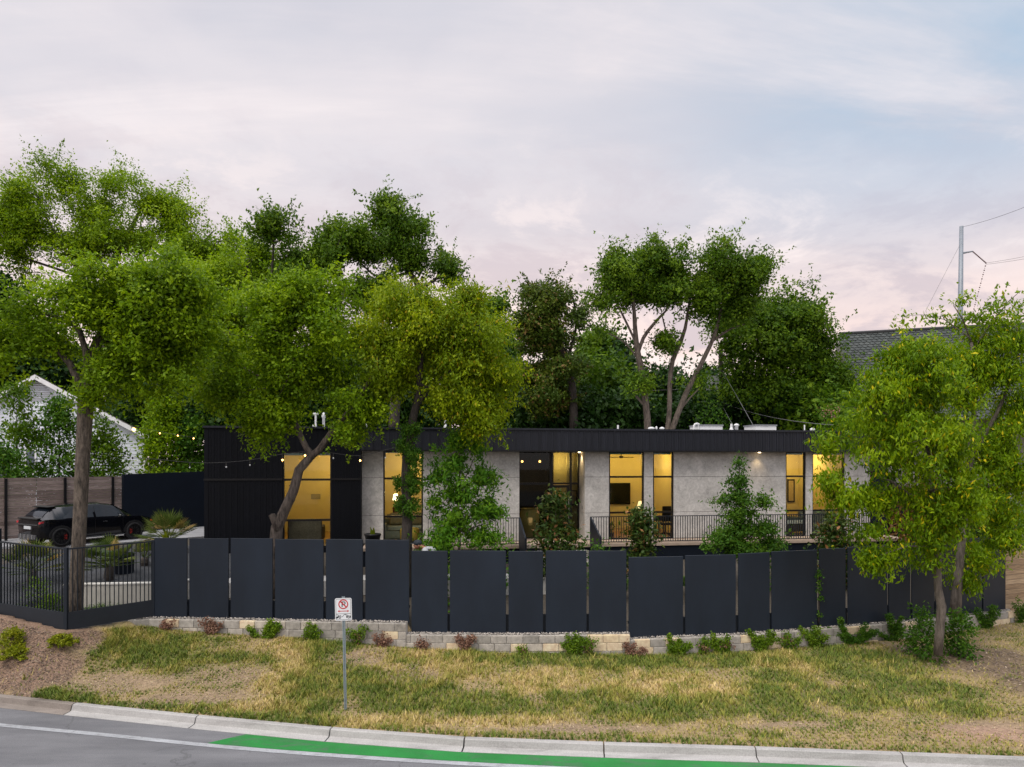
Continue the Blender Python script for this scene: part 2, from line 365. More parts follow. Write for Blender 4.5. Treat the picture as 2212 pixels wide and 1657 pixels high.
M_drive = mat('grey_drive_concrete', (.215, .22, .235), .85, 0, .2, 1.4, bmp=.2, bscale=60)
M_gravel = facematerial('pebbles', [(0, (.13, .12, .11)), (.5, (.29, .265, .24)), (.8, (.42, .385, .35)), (1, (.52, .48, .45))], .85, 12, .2, 0)
M_mulchchip = facematerial('mulch_chips', [(0, (.07, .05, .045)), (.5, (.15, .11, .09)), (.85, (.27, .20, .15)), (1, (.45, .36, .26))], .9, 12, .2, 0)
M_bark1 = barkmat('oak_bark', (.022, .017, .013), (.175, .14, .11))
M_bark2 = barkmat('dark_bark', (.018, .015, .013), (.075, .06, .05))
M_bark3 = barkmat('smooth_grey_bark', (.06, .05, .04), (.19, .16, .135), 12)
M_bark4 = barkmat('pale_pinkish_bark', (.026, .02, .016), (.17, .135, .11), 15)
M_bulb_on = mat('lit_bulb', (1, .6, .2), .4, emit=(1, .45, .12), estr=9)
M_bulb_off = mat('clear_bulb', (.6, .62, .66), .15)
M_cable = mat('black_cable', (.02, .02, .02), .7)
M_wire = mat('grey_wire', (.14, .14, .15), .6)
L_oak = leafmat('oak_leaves', (.062, .122, .004), (.150, .268, .005), (.290, .420, .007), trans=.45)
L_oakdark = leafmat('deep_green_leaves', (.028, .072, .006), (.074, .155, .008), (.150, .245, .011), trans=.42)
L_back = leafmat('dark_backdrop_leaves', (.008, .030, .005), (.017, .052, .007), (.032, .078, .010), trans=.25)  # very dark green for the massed trees at the back
L_yellow = leafmat('yellow_green_leaves', (.085, .145, .003), (.190, .285, .004), (.35, .43, .007), (.36, .29, .01), trans=.45)
L_brown = leafmat('browning_leaves', (.026, .058, .007), (.062, .108, .010), (.118, .155, .016), (.19, .12, .04), trans=.3, hi=.84)
L_bright = leafmat('fresh_bright_leaves', (.050, .115, .002), (.140, .255, .003), (.27, .385, .005), (.58, .50, .008), trans=.42, hi=.93)
L_young = leafmat('young_tree_leaves', (.034, .115, .008), (.080, .215, .012), (.17, .32, .018), trans=.42)
L_magn = leafmat('magnolia_leaves', (.016, .042, .006), (.035, .075, .010), (.075, .088, .016), (.25, .12, .045), trans=.18, hi=.80)
L_shrub = leafmat('shrub_leaves', (.022, .074, .006), (.052, .140, .010), (.105, .205, .015), trans=.36)
L_vine = leafmat('wall_creeper_leaves', (.045, .095, .006), (.10, .19, .010), (.18, .27, .016), trans=.35)
L_dead = leafmat('dry_creeper_leaves', (.11, .055, .04), (.20, .105, .075), (.30, .18, .12), trans=.2)
L_lime = leafmat('lime_shrub_leaves', (.10, .14, .006), (.20, .24, .008), (.31, .32, .02), trans=.35)
L_palm = leafmat('palm_blades', (.04, .075, .012), (.085, .125, .022), (.17, .19, .05), (.42, .30, .12), trans=.25, hi=.86)
L_pink = leafmat('pink_blossom', (.30, .12, .10), (.45, .22, .19), (.55, .33, .3), trans=.3)
L_red = leafmat('rust_leaves', (.07, .035, .010), (.12, .06, .015), (.17, .09, .02), trans=.3)
L_grass = facematerial('grass_blades', [(0, (.070, .120, .008)), (.22, (.130, .180, .014)), (.45, (.245, .245, .030)), (.65, (.34, .292, .070)), (.85, (.47, .365, .125)), (1, (.62, .475, .22))], .75, 9, .15, 0)
L_ornam = leafmat('ornamental_grass', (.03, .07, .012), (.055, .11, .018), (.10, .16, .03), trans=.25)

# ------------------------------------------------------------------ plants
def vnoise(x, y, seed=0):
    x = np.asarray(x, float); y = np.asarray(y, float)
    xi = np.floor(x).astype(np.int64); yi = np.floor(y).astype(np.int64); fx = x-xi; fy = y-yi
    def h(a, b):
        q = (a*374761393+b*668265263+seed*974634667) & 0xffffffff
        q = ((q ^ (q >> 13))*1274126177) & 0xffffffff
        return ((q ^ (q >> 16)) & 0xffff)/65535.0
    sx = fx*fx*(3-2*fx); sy = fy*fy*(3-2*fy)
    return (h(xi, yi)*(1-sx)+h(xi+1, yi)*sx)*(1-sy)+(h(xi, yi+1)*(1-sx)+h(xi+1, yi+1)*sx)*sy
def fbm(x, y, seed=0, oct=4):
    s = 0; a = .5
    for o in range(oct): s = s+a*vnoise(x*2**o, y*2**o, seed+o); a *= .5
    return s/(1-.5**oct)
def unit(v): return v/np.maximum(np.linalg.norm(v, axis=-1, keepdims=True), 1e-9)
def leaf_mesh(name, C, A, Nn, L, Wd, v, m, parent, bent=False, fold=.18):
    """C centres, A long axes, Nn normals, one small blade per row."""
    A = unit(A); Sd = unit(np.cross(Nn, A)); Nn = np.cross(A, Sd); n = len(C); L = L[:, None]; Wd = Wd[:, None]
    if not bent:
        V = np.stack([C-A*L/2, C+Sd*Wd/2-Nn*L*fold*.4, C+A*L/2, C-Sd*Wd/2-Nn*L*fold*.4], 1).reshape(-1, 3)
        Fc = np.arange(4*n).reshape(n, 4); vv = v
    else:
        V = np.stack([C-A*L/2, C+Sd*Wd/2, C-Sd*Wd/2, C+A*L*.42-Nn*L*fold+Sd*Wd*.12, C+A*L*.42-Nn*L*fold-Sd*Wd*.12], 1).reshape(-1, 3)
        b = (np.arange(n)*5)[:, None]
        Fc = np.concatenate([np.hstack([b, b+1, b+2, b+2])[:, :3], np.hstack([b+1, b+3, b+4])], 0)
        Fc2 = np.hstack([b+1, b+4, b+2]); Fc = np.concatenate([Fc, Fc2], 0); vv = np.concatenate([v, v, v])
    return np_mesh(name, V, Fc, m, parent, vv)
def smooth_path(p, step):
    """p rows (x,y,z,r): Catmull-Rom resampled."""
    p = np.array(p, float); out = []
    q = np.vstack([2*p[0]-p[1], p, 2*p[-1]-p[-2]])
    for i in range(1, len(q)-2):
        n = max(1, int(np.linalg.norm(q[i+1, :3]-q[i, :3])/step))
        for k in range(n):
            t = k/n
            out.append(.5*((2*q[i])+(-q[i-1]+q[i+1])*t+(2*q[i-1]-5*q[i]+4*q[i+1]-q[i+2])*t*t+(-q[i-1]+3*q[i]-3*q[i+1]+q[i+2])*t**3))
    out.append(p[-1]); return np.array(out)
def grow(paths, targets, r_tip=.011, step=.55, sag=.06, wig=.06, rs=None):
    rs = rs or np.random.default_rng(1)
    P = []; par = []; fix = []
    for pi, path in enumerate(paths):
        sp = smooth_path(path, step*.8)
        for i, q in enumerate(sp):
            if i == 0: pr = -1 if not P else int(np.argmin(np.linalg.norm(np.array(P)-q[:3], axis=1)))
            else: pr = len(P)-1
            P.append(q[:3]); par.append(pr); fix.append(q[3])
    if len(targets):
        base = np.array(P); root = base[0]
        d0 = [np.min(np.linalg.norm(base-t, axis=1)) for t in targets]
        arr = np.zeros((len(P)+len(targets)*30, 3)); arr[:len(P)] = base; n = len(P); skip = max(2, int(len(smooth_path(paths[0], step*.8))*.45))
        for ti in np.argsort(d0):
            t = targets[ti]; d = np.linalg.norm(arr[:n]-t, axis=1)+.5*np.maximum(0, arr[:n, 2]-t[2]); d[:skip] += 3
            k = int(np.argmin(d)); s0 = arr[k].copy(); dd = np.linalg.norm(t-s0); m = max(1, min(28, int(dd/step))); pr = k
            off = rs.normal(0, wig*dd, 3)
            for j in range(1, m+1):
                f = j/m; q = s0+(t-s0)*f+np.array([0, 0, sag*dd])*math.sin(math.pi*f)+off*math.sin(math.pi*f)+(rs.normal(0, .035, 3) if j < m else 0)
                arr[n] = q; P.append(q); par.append(pr); fix.append(0); pr = n; n += 1
    n = len(P); acc = np.zeros(n); kids = [[] for _ in range(n)]
    for i in range(n-1, -1, -1):
        if not kids[i]: acc[i] = 1
        if par[i] >= 0: acc[par[i]] += acc[i]; kids[par[i]].append(i)
    rad = np.array([max(f, 0) if f > 0 else r_tip*a**.46 for f, a in zip(fix, acc)])
    for i in range(n):
        if par[i] >= 0 and fix[i] == 0: rad[i] = min(rad[i], rad[par[i]]*.92)
    chains = []
    st = [(i, -1) for i in range(n) if par[i] < 0]
    while st:
        i, p0 = st.pop(); ch = [p0, i] if p0 >= 0 else [i]
        while kids[i]:
            ks = sorted(kids[i], key=lambda k: -(rad[k]+1e-4*acc[k])); i0 = i; i = ks[0]; ch.append(i)
            st += [(k, i0) for k in ks[1:]]
        chains.append(ch)
    return np.array(P), rad, chains
def wood_mesh(name, P, rad, chains, m, parent, rough_=.0):
    mb = MB()
    for ch in chains:
        rr = [float(rad[i]) for i in ch]
        if len(ch) > 1 and ch[0] < ch[1]: rr[0] = min(rr[0], rr[1]*1.15)
        big = max(rr); n = 12 if big > .12 else (7 if big > .04 else 4)
        if len(ch) > 1: mb.tube([P[i] for i in ch], rr, n, cap=True)
    return mb.build(name, m, parent, smooth=True)
def carve(C, D, n, rs, sc):
    f = np.array([mnoise.noise(Vector(p)/sc)+.75*mnoise.noise(Vector(p)*2.1/sc)+.3*mnoise.noise(Vector(p)*4.7/sc) for p in C])+rs.normal(0, .07, len(C))
    k = np.argsort(-f)[:n]; return C[k], D[k]
def crown_points(blobs, n, rs, shell=.30, minz=None, carve_sc=0):
    if carve_sc:
        C, D = crown_points([(b[0], b[1], b[2], b[3]*1.12, b[4]*1.12, b[5]*1.12)+tuple(b[6:]) for b in blobs], int(n*2.35), rs, shell); return carve(C, D, n, rs, carve_sc)
    wts = np.array([b[6] if len(b) > 6 else 1. for b in blobs])*np.array([(b[3]*b[5]+b[3]*b[4]+b[4]*b[5]) for b in blobs])
    which = rs.choice(len(blobs), n, p=wts/wts.sum()); B = np.array([b[:6] for b in blobs])[which]
    d = unit(rs.normal(size=(n, 3))); r = rs.random(n)**shell
    B = B.copy(); B[:, 3:6] *= (.72+.55*rs.random((n, 1)))
    lump = .70+.60*np.array([mnoise.noise(Vector((q[0]*1.7+b[0]*.3, q[1]*1.7+b[1]*.3, q[2]*1.7))) for q, b in zip(d, B)])
    return B[:, :3]+d*B[:, 3:6]*(r*np.clip(lump, .4, 1.25))[:, None], d
def blob(px, py, Z, rx, ry, rd, w=1.):
    c = W(px, py, Z); return (c.x, c.y, c.z, rx/FPX*Z, rd, ry/FPX*Z, w)
def tree(name, label, cat, group, paths, blobs, ncl, per, lsize, leaf, bark, seed=1, spread=.42, flat=.78, bent=False, droop=.25, branches=90, r_tip=.012, shell=.30, wig=.06, twig_drop=0, crown_label=None, carve_sc=None):
    rs = np.random.default_rng(seed)
    b0 = paths[0][0]; root = thing(name, label, cat, (b0[0], b0[1], b0[2]), group)
    C, D = crown_points(blobs, ncl, rs, shell, carve_sc=spread*2.1 if carve_sc is None else carve_sc)
    tg = C[rs.choice(ncl, min(branches, ncl), replace=False)]
    P, rad, ch = grow(paths, tg, r_tip=r_tip, rs=rs, wig=wig)
    wood_mesh('trunk', P, rad, ch, bark, root)
    szs = .45+.85*rs.random(ncl)**1.6
    cnt = np.maximum(4, rs.poisson(per*1.35*szs**1.7)); idx = np.repeat(np.arange(ncl), cnt); N = len(idx)
    sc = (spread*szs)[idx]
    off = rs.normal(size=(N, 3)); off = unit(off)*(rs.random(N)**.45)[:, None]
    off[:, 2] *= flat
    if twig_drop: off[:, 2] -= twig_drop*rs.random(N)**2
    spr = rs.random(N) < .15                      # ragged sprigs reaching out of the clumps
    dirs = unit(rs.normal(size=(ncl, 3))+D*.8+np.array([0, 0, .25-droop]))
    k3 = idx; tt = rs.random(N)
    c = C[idx]+off*sc[:, None]
    c = np.where(spr[:, None], C[idx]+dirs[k3]*(tt*1.9*sc)[:, None]+off*.12*sc[:, None], c)
    c += .10*unit(rs.normal(size=(N, 3)))*spread
    out = unit(off+.6*D[idx])
    nrm = unit(rs.normal(size=(N, 3))*.52+out*.85+np.array([0, 0, .6]))
    ax = unit(rs.normal(size=(N, 3))+out*.5+np.array([0, 0, -droop*2]))
    L = lsize[0]*(.6+.8*rs.random(N)); Wd = lsize[1]*(.6+.8*rs.random(N))
    cv = rs.random(ncl)
    v = np.clip(.66*cv[idx]+.34*rs.random(N)+rs.normal(0, .04, N), 0, 1)
    v = np.where(rs.random(N) < .03, 1.0, np.minimum(v, .90))
    cr = leaf_mesh('crown', c, ax, nrm, L, Wd, v, leaf, root, bent)
    return root
def shrub(name, label, cat, group, base, size, n, lsize, leaf, seed=1, nst=7, bark=None, shape='ball', bent=False, droop=.2, lean=(0, 0), clump=.22, ncl=None):
    """base world point, size (rx,ry,h)."""
    rs = np.random.default_rng(seed); root = thing(name, label, cat, tuple(base), group)
    ncl = ncl or max(8, n//28); u = rs.random(ncl); h = size[2]
    if shape == 'cone': prof = np.clip(1-u, .05, 1)*(.75+.5*rs.random(ncl)); 
    elif shape == 'fan': prof = .25+.75*u
    elif shape == 'oval': prof = np.sin(np.pi*np.clip(u*.92+.08, 0, 1))**.7
    else: prof = np.sqrt(np.clip(1-(u*1.0-.25)**2*1.6, .05, 1))
    an = rs.random(ncl)*2*np.pi; rr = rs.random(ncl)**.45*prof
    C = np.stack([base[0]+size[0]*rr*np.cos(an)+lean[0]*u, base[1]+size[1]*rr*np.sin(an)+lean[1]*u, base[2]+h*(.06+.94*u)], 1)
    paths = [[(base[0], base[1], base[2]-.05, .008+.012*h), (base[0]+lean[0]*.5, base[1]+lean[1]*.5, base[2]+h*.5, .006+.007*h), (base[0]+lean[0], base[1]+lean[1], base[2]+h*.9, .006)]]
    P, rad, ch = grow(paths, C[rs.choice(ncl, min(nst*4, ncl), replace=False)], r_tip=.004, step=.2, rs=rs, sag=.12)
    wood_mesh('stem', P, rad, ch, bark or M_bark2, root)
    idx = rs.integers(0, ncl, n); off = rs.normal(size=(n, 3))*clump*np.array([1, min(1, size[1]/size[0]*1.2), .8])*min(1, h)
    c = C[idx]+off; c[:, 2] = np.maximum(c[:, 2], base[2]+.01)
    out = unit(c-np.array([base[0], base[1], base[2]+h*.4])); nrm = unit(rs.normal(size=(n, 3))*.7+out*.6+np.array([0, 0, .5])); ax = unit(rs.normal(size=(n, 3))*.8+out*.9+np.array([0, 0, -droop]))
    v = np.clip(.5*rs.random(ncl)[idx]+.5*rs.random(n), 0, 1); v = np.where(rs.random(n) < .06, 1.0, np.minimum(v, .86))
    leaf_mesh('foliage', c, ax, nrm, lsize[0]*(.65+.7*rs.random(n)), lsize[1]*(.65+.7*rs.random(n)), v, leaf, root, bent)
    return root
def blades(name, base, n, length, width, spread, leaf, parent=None, seed=1, arch=.6, up=.5, split=1, v_hi=.1):
    """arching strap leaves or fan blades from a base point: strips of 4 segments."""
    rs = np.random.default_rng(seed); Vs = []; Fs = []; vs = []; k = 0
    for i in range(n):
        an = rs.random()*2*math.pi; el = up+(1.45-up)*rs.random(); l = length*(.6+.5*rs.random()); w = width*(.7+.5*rs.random())
        d = np.array([math.cos(an)*math.cos(el), math.sin(an)*math.cos(el), math.sin(el)]); p = np.array(base)+np.append(rs.normal(0, spread, 2), 0)
        sd = np.array([-math.sin(an), math.cos(an), 0]); val = 1.0 if rs.random() < v_hi else rs.random()*.85
        for j in range(5):
            f = j/4; c = p+d*l*f+np.array([0, 0, -arch*l*f*f*.6]); ww = w*(1-f**2*.93)
            Vs += [c-sd*ww/2, c+sd*ww/2]
            if j < 4: Fs.append((k+2*j, k+2*j+1, k+2*j+3, k+2*j+2)); vs.append(val)
        k += 10
    return np_mesh(name, np.array(Vs), np.array(Fs), leaf, parent, vs)
# ------------------------------------------------------------------ the land
CURB = np.array([(-32, 20.4), (-20, 17.15), (-11.16, 14.84), (-9.14, 14.32), (-6.24, 13.62), (-3.58, 13.02), (-.90, 12.54), (1.62, 12.31), (4.30, 12.11), (6.76, 11.88), (8.77, 11.69), (16, 11.1), (40, 9.3)])
FPXS = [142, 333, 883, 1100, 1355, 1590, 1830, 2000, 2172]; FZS = [16.55, 18.0, 17.5, 17.4, 17.5, 17.9, 18.8, 19.6, 20.7]
FEN = [(-40, 27), (-22, 20.2), (-12.9, 17.2), (-10.81, 16.55), (-9.43, 18.0)]+[(XP(p, z), z) for p, z in zip(FPXS[2:], FZS[2:])]+[(25, 24.6), (45, 32)]
FEN = np.array(FEN)
BASEZ = np.array([(-40, 2.0), (-20, 1.7), (-12.9, 1.42), (-10.8, 1.14), (-9.8, .98), (-8.77, .87), (-4.82, .67), (-2.63, .52), (-.66, .42), (1.78, .37), (3.25, .31), (6.02, .29), (8.04, .27), (10.9, .27), (14.7, .38), (25, .8), (45, 1.2)])
def curbY(x): return np.interp(x, CURB[:, 0], CURB[:, 1])
def fenY(x): return np.interp(x, FEN[:, 0], FEN[:, 1])
def baseZ(x): return np.interp(x, BASEZ[:, 0], BASEZ[:, 1])
def pebZ(x): return np.interp(x, [-9.6, -9.4, -2.72, -2.70, 2.95, 2.97, 15], [1.05, 1.11, 1.11, .83, .83, .68, .72])
def gz(x, y):
    x = np.asarray(x, float); y = np.asarray(y, float)
    c = curbY(x); f = fenY(x); wall = f-.25
    t = np.clip((y-c-.05)/(wall-c), 0, 1)
    s = t*.75+.25*t*t*(3-2*t)
    bank = .15+(baseZ(x)-.15)*s+.10*(fbm(x*.9, y*.9, 3)-.5)*np.minimum(1, t*6)*np.minimum(1, (1-t)*8+.2)
    bank = np.where(y < c-.02, -.25, bank)
    sm = lambda a: np.clip(a, 0, 1)**2*(3-2*np.clip(a, 0, 1))
    g0 = np.where(x < -9.43, baseZ(x), pebZ(x)-.03)
    tgt = np.where(x > -6, 1.42, 1.86)
    gar = g0+(tgt-g0)*sm((y-f-.6)/5.2)
    step = np.where(y < np.interp(x, [-12.6, -9.9, -8.8], [19.25, 19.5, 20.1])+.11, 1.10, 1.62+.28*np.clip((y-19.6)/5, 0, 1))
    wl = sm((-8.3-x)/.5); gar = gar*(1-wl)+step*wl*(x > -12.9)+gar*wl*(x <= -12.9)
    gar = np.where((y > 24) & (x < -9), np.maximum(gar, 1.86), gar)
    gar = np.where(y > 24.5+.155*(x+11.05)+3.2, 1.86, gar)
    far = 1.86
    g = np.where(y > f-.02, np.where(y > 30, far, gar), bank)
    return g
def ground_point(px, py):
    Z = 15.
    for _ in range(60):
        z = float(gz(XP(px, Z), Z)); Zn = (EYE-z)*FPX/(py-HY); Z = .6*Z+.4*Zn
    return XP(px, Z), Z
# what grows where on the bank: ellipses surveyed from the photograph, (kind, x, y, rx, ry)
PATCH = [('g', 330, 1400, 130, 22), ('g', 440, 1440, 120, 20), ('g', 720, 1470, 90, 45), ('g', 880, 1490, 110, 38), ('g', 720, 1400, 70, 18), ('g', 640, 1530, 60, 20),
 ('g', 1010, 1520, 150, 22), ('g', 1250, 1425, 240, 16), ('g', 1500, 1428, 260, 18), ('g', 1860, 1425, 110, 34), ('g', 1930, 1470, 130, 36), ('g', 1700, 1475, 90, 34), ('g', 1590, 1525, 200, 26), ('g', 1300, 1520, 120, 24), ('g', 1850, 1505, 160, 26), ('g', 1420, 1545, 120, 14), ('g', 2050, 1530, 90, 20),
 ('g', 150, 1500, 90, 14), ('g', 60, 1470, 50, 12), ('g', 330, 1525, 140, 8), ('g', 520, 1552, 140, 8), ('g', 680, 1560, 90, 12), ('g', 1660, 1590, 40, 6),
 ('s', 1480, 1487, 110, 40), ('s', 960, 1430, 160, 30), ('s', 640, 1400, 60, 20), ('s', 250, 1375, 90, 12), ('s', 530, 1530, 190, 8), ('s', 820, 1562, 130, 14), ('s', 30, 1445, 90, 10), ('s', 1690, 1432, 70, 20), ('s', 1180, 1470, 120, 24), ('s', 1080, 1560, 120, 12), ('s', 1340, 1490, 60, 24), ('s', 620, 1470, 60, 40),
 ('b', 250, 1478, 130, 16), ('b', 420, 1512, 130, 14), ('b', 2140, 1572, 90, 16), ('b', 780, 1420, 60, 16), ('b', 900, 1455, 60, 14), ('b', 1250, 1575, 160, 8), ('b', 1700, 1567, 90, 6), ('b', 480, 1460, 90, 16),
 ('m', 30, 1385, 110, 50), ('m', 70, 1440, 90, 22), ('m', 180, 1372, 50, 10), ('l', 2120, 1428, 115, 38), ('l', 1990, 1410, 80, 14), ('l', 2215, 1470, 70, 30)]
PW = []
for k, a, b, rx, ry in PATCH:
    X_, Y_ = ground_point(a, b); hgt = EYE-float(gz(X_, Y_))
    PW.append((k, X_, Y_, rx/FPX*Y_, max(.12, ry/FPX*Y_*Y_/hgt)))
def patchw(kind, x, y):
    w = np.zeros_like(x)
    wob = 1+.55*(fbm(x*2.1, y*2.1, 11)-.5)*2
    for k, a, b, rx, ry in PW:
        if k != kind: continue
        d = np.sqrt(((x-a)/rx)**2+((y-b)/ry)**2)*wob
        w = np.maximum(w, np.clip((1.25-d)/.55, 0, 1))
    return w
xs = np.unique(np.concatenate([[-700, -300, -120, -60, -45], np.arange(-36, -17, 1.0), np.arange(-17, 16.01, .17), np.arange(16.5, 30, 1.0), [45, 60, 120, 300, 700]]))
ys = np.unique(np.concatenate([[-400, -100, -20, 2, 8], np.arange(10, 21.4, .13), np.arange(21.5, 32, .6), np.arange(32, 60, 3.), [80, 120, 300, 900]]))
GX_, GY_ = np.meshgrid(xs, ys); Hh = gz(GX_, GY_)
nx, ny = len(xs), len(ys); ii = np.arange(nx*ny).reshape(ny, nx)
Fq = np.stack([ii[:-1, :-1], ii[:-1, 1:], ii[1:, 1:], ii[1:, :-1]], -1).reshape(-1, 4)
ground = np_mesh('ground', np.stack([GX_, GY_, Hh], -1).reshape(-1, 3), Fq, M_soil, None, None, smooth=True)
tag(ground, 'sloping soil and lawn ground of the roadside bank and garden', None, None, 'structure')
fx, fy = GX_.ravel(), GY_.ravel()
base = np.tile(np.array([.27, .20, .105]), (len(fx), 1))
def lay(w, c):
    global base
    base = base*(1-w[:, None])+np.array(c)*w[:, None]
lay(patchw('s', fx, fy)*.8, (.42, .31, .15)); lay(patchw('g', fx, fy)*.8, (.13, .125, .035)); lay(patchw('b', fx, fy), (.25, .18, .115))
redb = np.clip(1.2-np.hypot((fx-8.8)/1.3, (fy-12.6)/.45), 0, 1)*.8; lay(redb, (.36, .225, .17))
lay(patchw('m', fx, fy), (.20, .13, .09)); lay(patchw('l', fx, fy), (.155, .11, .065))
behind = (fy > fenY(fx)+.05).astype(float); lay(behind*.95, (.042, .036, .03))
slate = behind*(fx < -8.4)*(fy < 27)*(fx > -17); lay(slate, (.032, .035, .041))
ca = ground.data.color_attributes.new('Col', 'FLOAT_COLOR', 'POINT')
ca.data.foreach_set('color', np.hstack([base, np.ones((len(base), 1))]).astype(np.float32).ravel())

# road, markings, kerb
def offset_line(d, lo=-32, hi=40, n=140):
    x = np.linspace(lo, hi, n); y = curbY(x); ty = np.gradient(y, x); l = np.sqrt(1+ty*ty)
    return np.stack([x+ty/l*d, y-d/l], 1)
def ribbon(name, A, B, z, m, label):
    n = len(A); V = np.vstack([np.c_[A, np.full(n, z)], np.c_[B, np.full(n, z)]])
    k = np.arange(n-1); Fr = np.stack([k, n+k, n+k+1, k+1], 1)
    o = np_mesh(name, V, Fr, m); return tag(o, label, None, None, 'structure')
g0 = offset_line(.31); far_ = g0.copy(); far_[:, 1] = -60
ribbon('road', g0+np.array([0, .02]), far_, 0.0, M_asphalt, 'worn grey asphalt road along the kerb')
WL = np.array([(-32, 18.6), (-20, 15.9), (-14, 14.4), (-10.09, 13.46), (-7.66, 13.0), (-5.48, 12.47), (-3.16, 12.08), (-.73, 11.73), (2.5, 11.42), (6, 11.12), (12, 10.6), (40, 8.3)])
def wl(x): return np.interp(x, WL[:, 0], WL[:, 1])
xw = np.linspace(-31, 38, 200)
sm_ = np.array([np.mean(wl(np.linspace(q-1.4, q+1.4, 9))) for q in xw])
ribbon('road_edge_line', np.c_[xw, sm_+.07], np.c_[xw, sm_-.07], .006, M_white, 'faded white line painted on the asphalt')
xg = np.linspace(-5.62, 38, 160); gi = offset_line(.32, -34, 42, 300)
gtop = np.interp(xg, gi[:, 0], gi[:, 1]); gbot = np.interp(xg, xw, sm_)+.085
gtop2 = np.where(xg < -5.1, gbot+(gtop-gbot)*np.clip((xg+5.62)/.52, 0.02, 1), gtop)
ribbon('bike_lane', np.c_[xg, gtop2], np.c_[xg, gbot], .004, M_green, 'green painted cycle lane beside the kerb')
def sweep(xa, xb, val, mb, gap=.012):
    n = max(2, int((xb-xa)/.4)); x = np.linspace(xa+gap, xb-gap, n)
    y = curbY(x); ty = np.gradient(curbY(np.linspace(xa-.2, xb+.2, n)), np.linspace(xa-.2, xb+.2, n)); l = np.sqrt(1+ty*ty)
    prof = [(-.03, -.25), (-.03, .135), (-.01, .155), (.075, .15), (.10, .138), (.135, .035), (.16, .022), (.31, .006), (.31, -.25)]
    V = []
    for X_, Y_, t, q in zip(x, y, ty, l):
        V += [(X_+t/q*d, Y_-d/q, z) for d, z in prof]
    m = len(prof); Fc = [(i*m+k, (i+1)*m+k, (i+1)*m+(k+1) % m, i*m+(k+1) % m) for i in range(n-1) for k in range(m)]
    Fc += [tuple(range(m)), tuple((n-1)*m+k for k in range(m-1, -1, -1))]
    mb.cur = val; mb.add(V, Fc)
kb = MB(); joints = [-32]+list(np.arange(-30.2, -10, 3.0))+[-9.14, -6.24, -3.42, -.86, 1.65, 4.30, 6.75]+list(np.arange(9.7, 40, 3.))
for a, b in zip(joints[:-1], joints[1:]): sweep(a, b, .15 if b <= -9.1 else 1.0, kb)
o = kb.build('kerb', M_kerb, None, smooth=False); tag(o, 'pale concrete kerb and gutter beside the road', None, None, 'structure')

# ------------------------------------------------------------------ stepped block wall and the steel panel fence on it
def fz(px): return float(np.interp(px, FPXS, FZS))
def fp(px, d=0.0):            # point on the fence line, d metres towards the road
    z = fz(px); x = XP(px, z); y = float(fenY(x)); return Vector((x, y-d, 0))
wallrt = thing('retaining_wall', 'low stepped wall of grey and cream concrete blocks under the steel fence', 'retaining wall', (fp(700).x, fp(700).y, .6))
core = MB(); blk = MB(); rb = random.Random(5)
SEG = [(288, 881, 1.115), (881, 1357, .835), (1357, 2180, .70)]
def wpt(px):                    # front face of the block wall
    if px < 333: a = fp(333); b = Vector((-9.92, 17.83, 0)); t = (333-px)/45.; return a.lerp(b, t)-Vector((0, .25, 0))
    return fp(px)-Vector((0, .25, 0))
WALLTOP = []
for p0, p1, zt in SEG:
    pts = [wpt(p) for p in np.linspace(p0, p1, 60)]
    cum = [0]
    for a, b in zip(pts[:-1], pts[1:]): cum.append(cum[-1]+(b-a).length)
    Lt = cum[-1]
    def at(s): 
        s = min(max(s, 0), Lt); i = min(len(cum)-2, max(0, int(np.searchsorted(cum, s))-1)); return pts[i].lerp(pts[i+1], (s-cum[i])/max(1e-6, cum[i+1]-cum[i]))
    zend = .03 if p0 > 1000 else 0
    zt_at = lambda s: zt+zend*s/Lt
    for k in range(len(pts)-1):
        a, b = pts[k], pts[k+1]; off = Vector((0, .09, 0))
        core.wallseg(a+off, b+off, .16, -.1, zt_at(cum[k])-.012, None, zt_at(cum[k+1])-.012)
        WALLTOP.append((a, b, zt_at(cum[k])))
    warm = rb.random()
    for row in range(6):
        s = -rb.random()*.4 if row % 2 == 0 else -.2
        while s < Lt-.02:
            s0, s1 = max(s, 0)+.006, min(s+.405, Lt)-.006; s += .405
            if s1-s0 < .04: continue
            z1 = zt_at(s0)-row*.203-.004; z0 = z1-.193
            a, b = at(s0), at(s1)
            if z1 < float(baseZ(a.x))-.12: continue
            x_ = a.x; pw = .12 if x_ < -2.6 else (.4 if x_ > -.3 else .06)
            if x_ > 3.2: pw = .12
            blk.cur = rb.uniform(.74, 1) if rb.random() < pw else rb.uniform(0, .69)
            j = rb.uniform(-.004, .004); off = Vector((0, .035+j, 0))
            blk.wallseg(a+off, b+off, .11, z0, z1)
bo = blk.build('block_face', M_block, wallrt, bevel=.008, seg=1); core.build('mortar_core', M_mortar, wallrt)
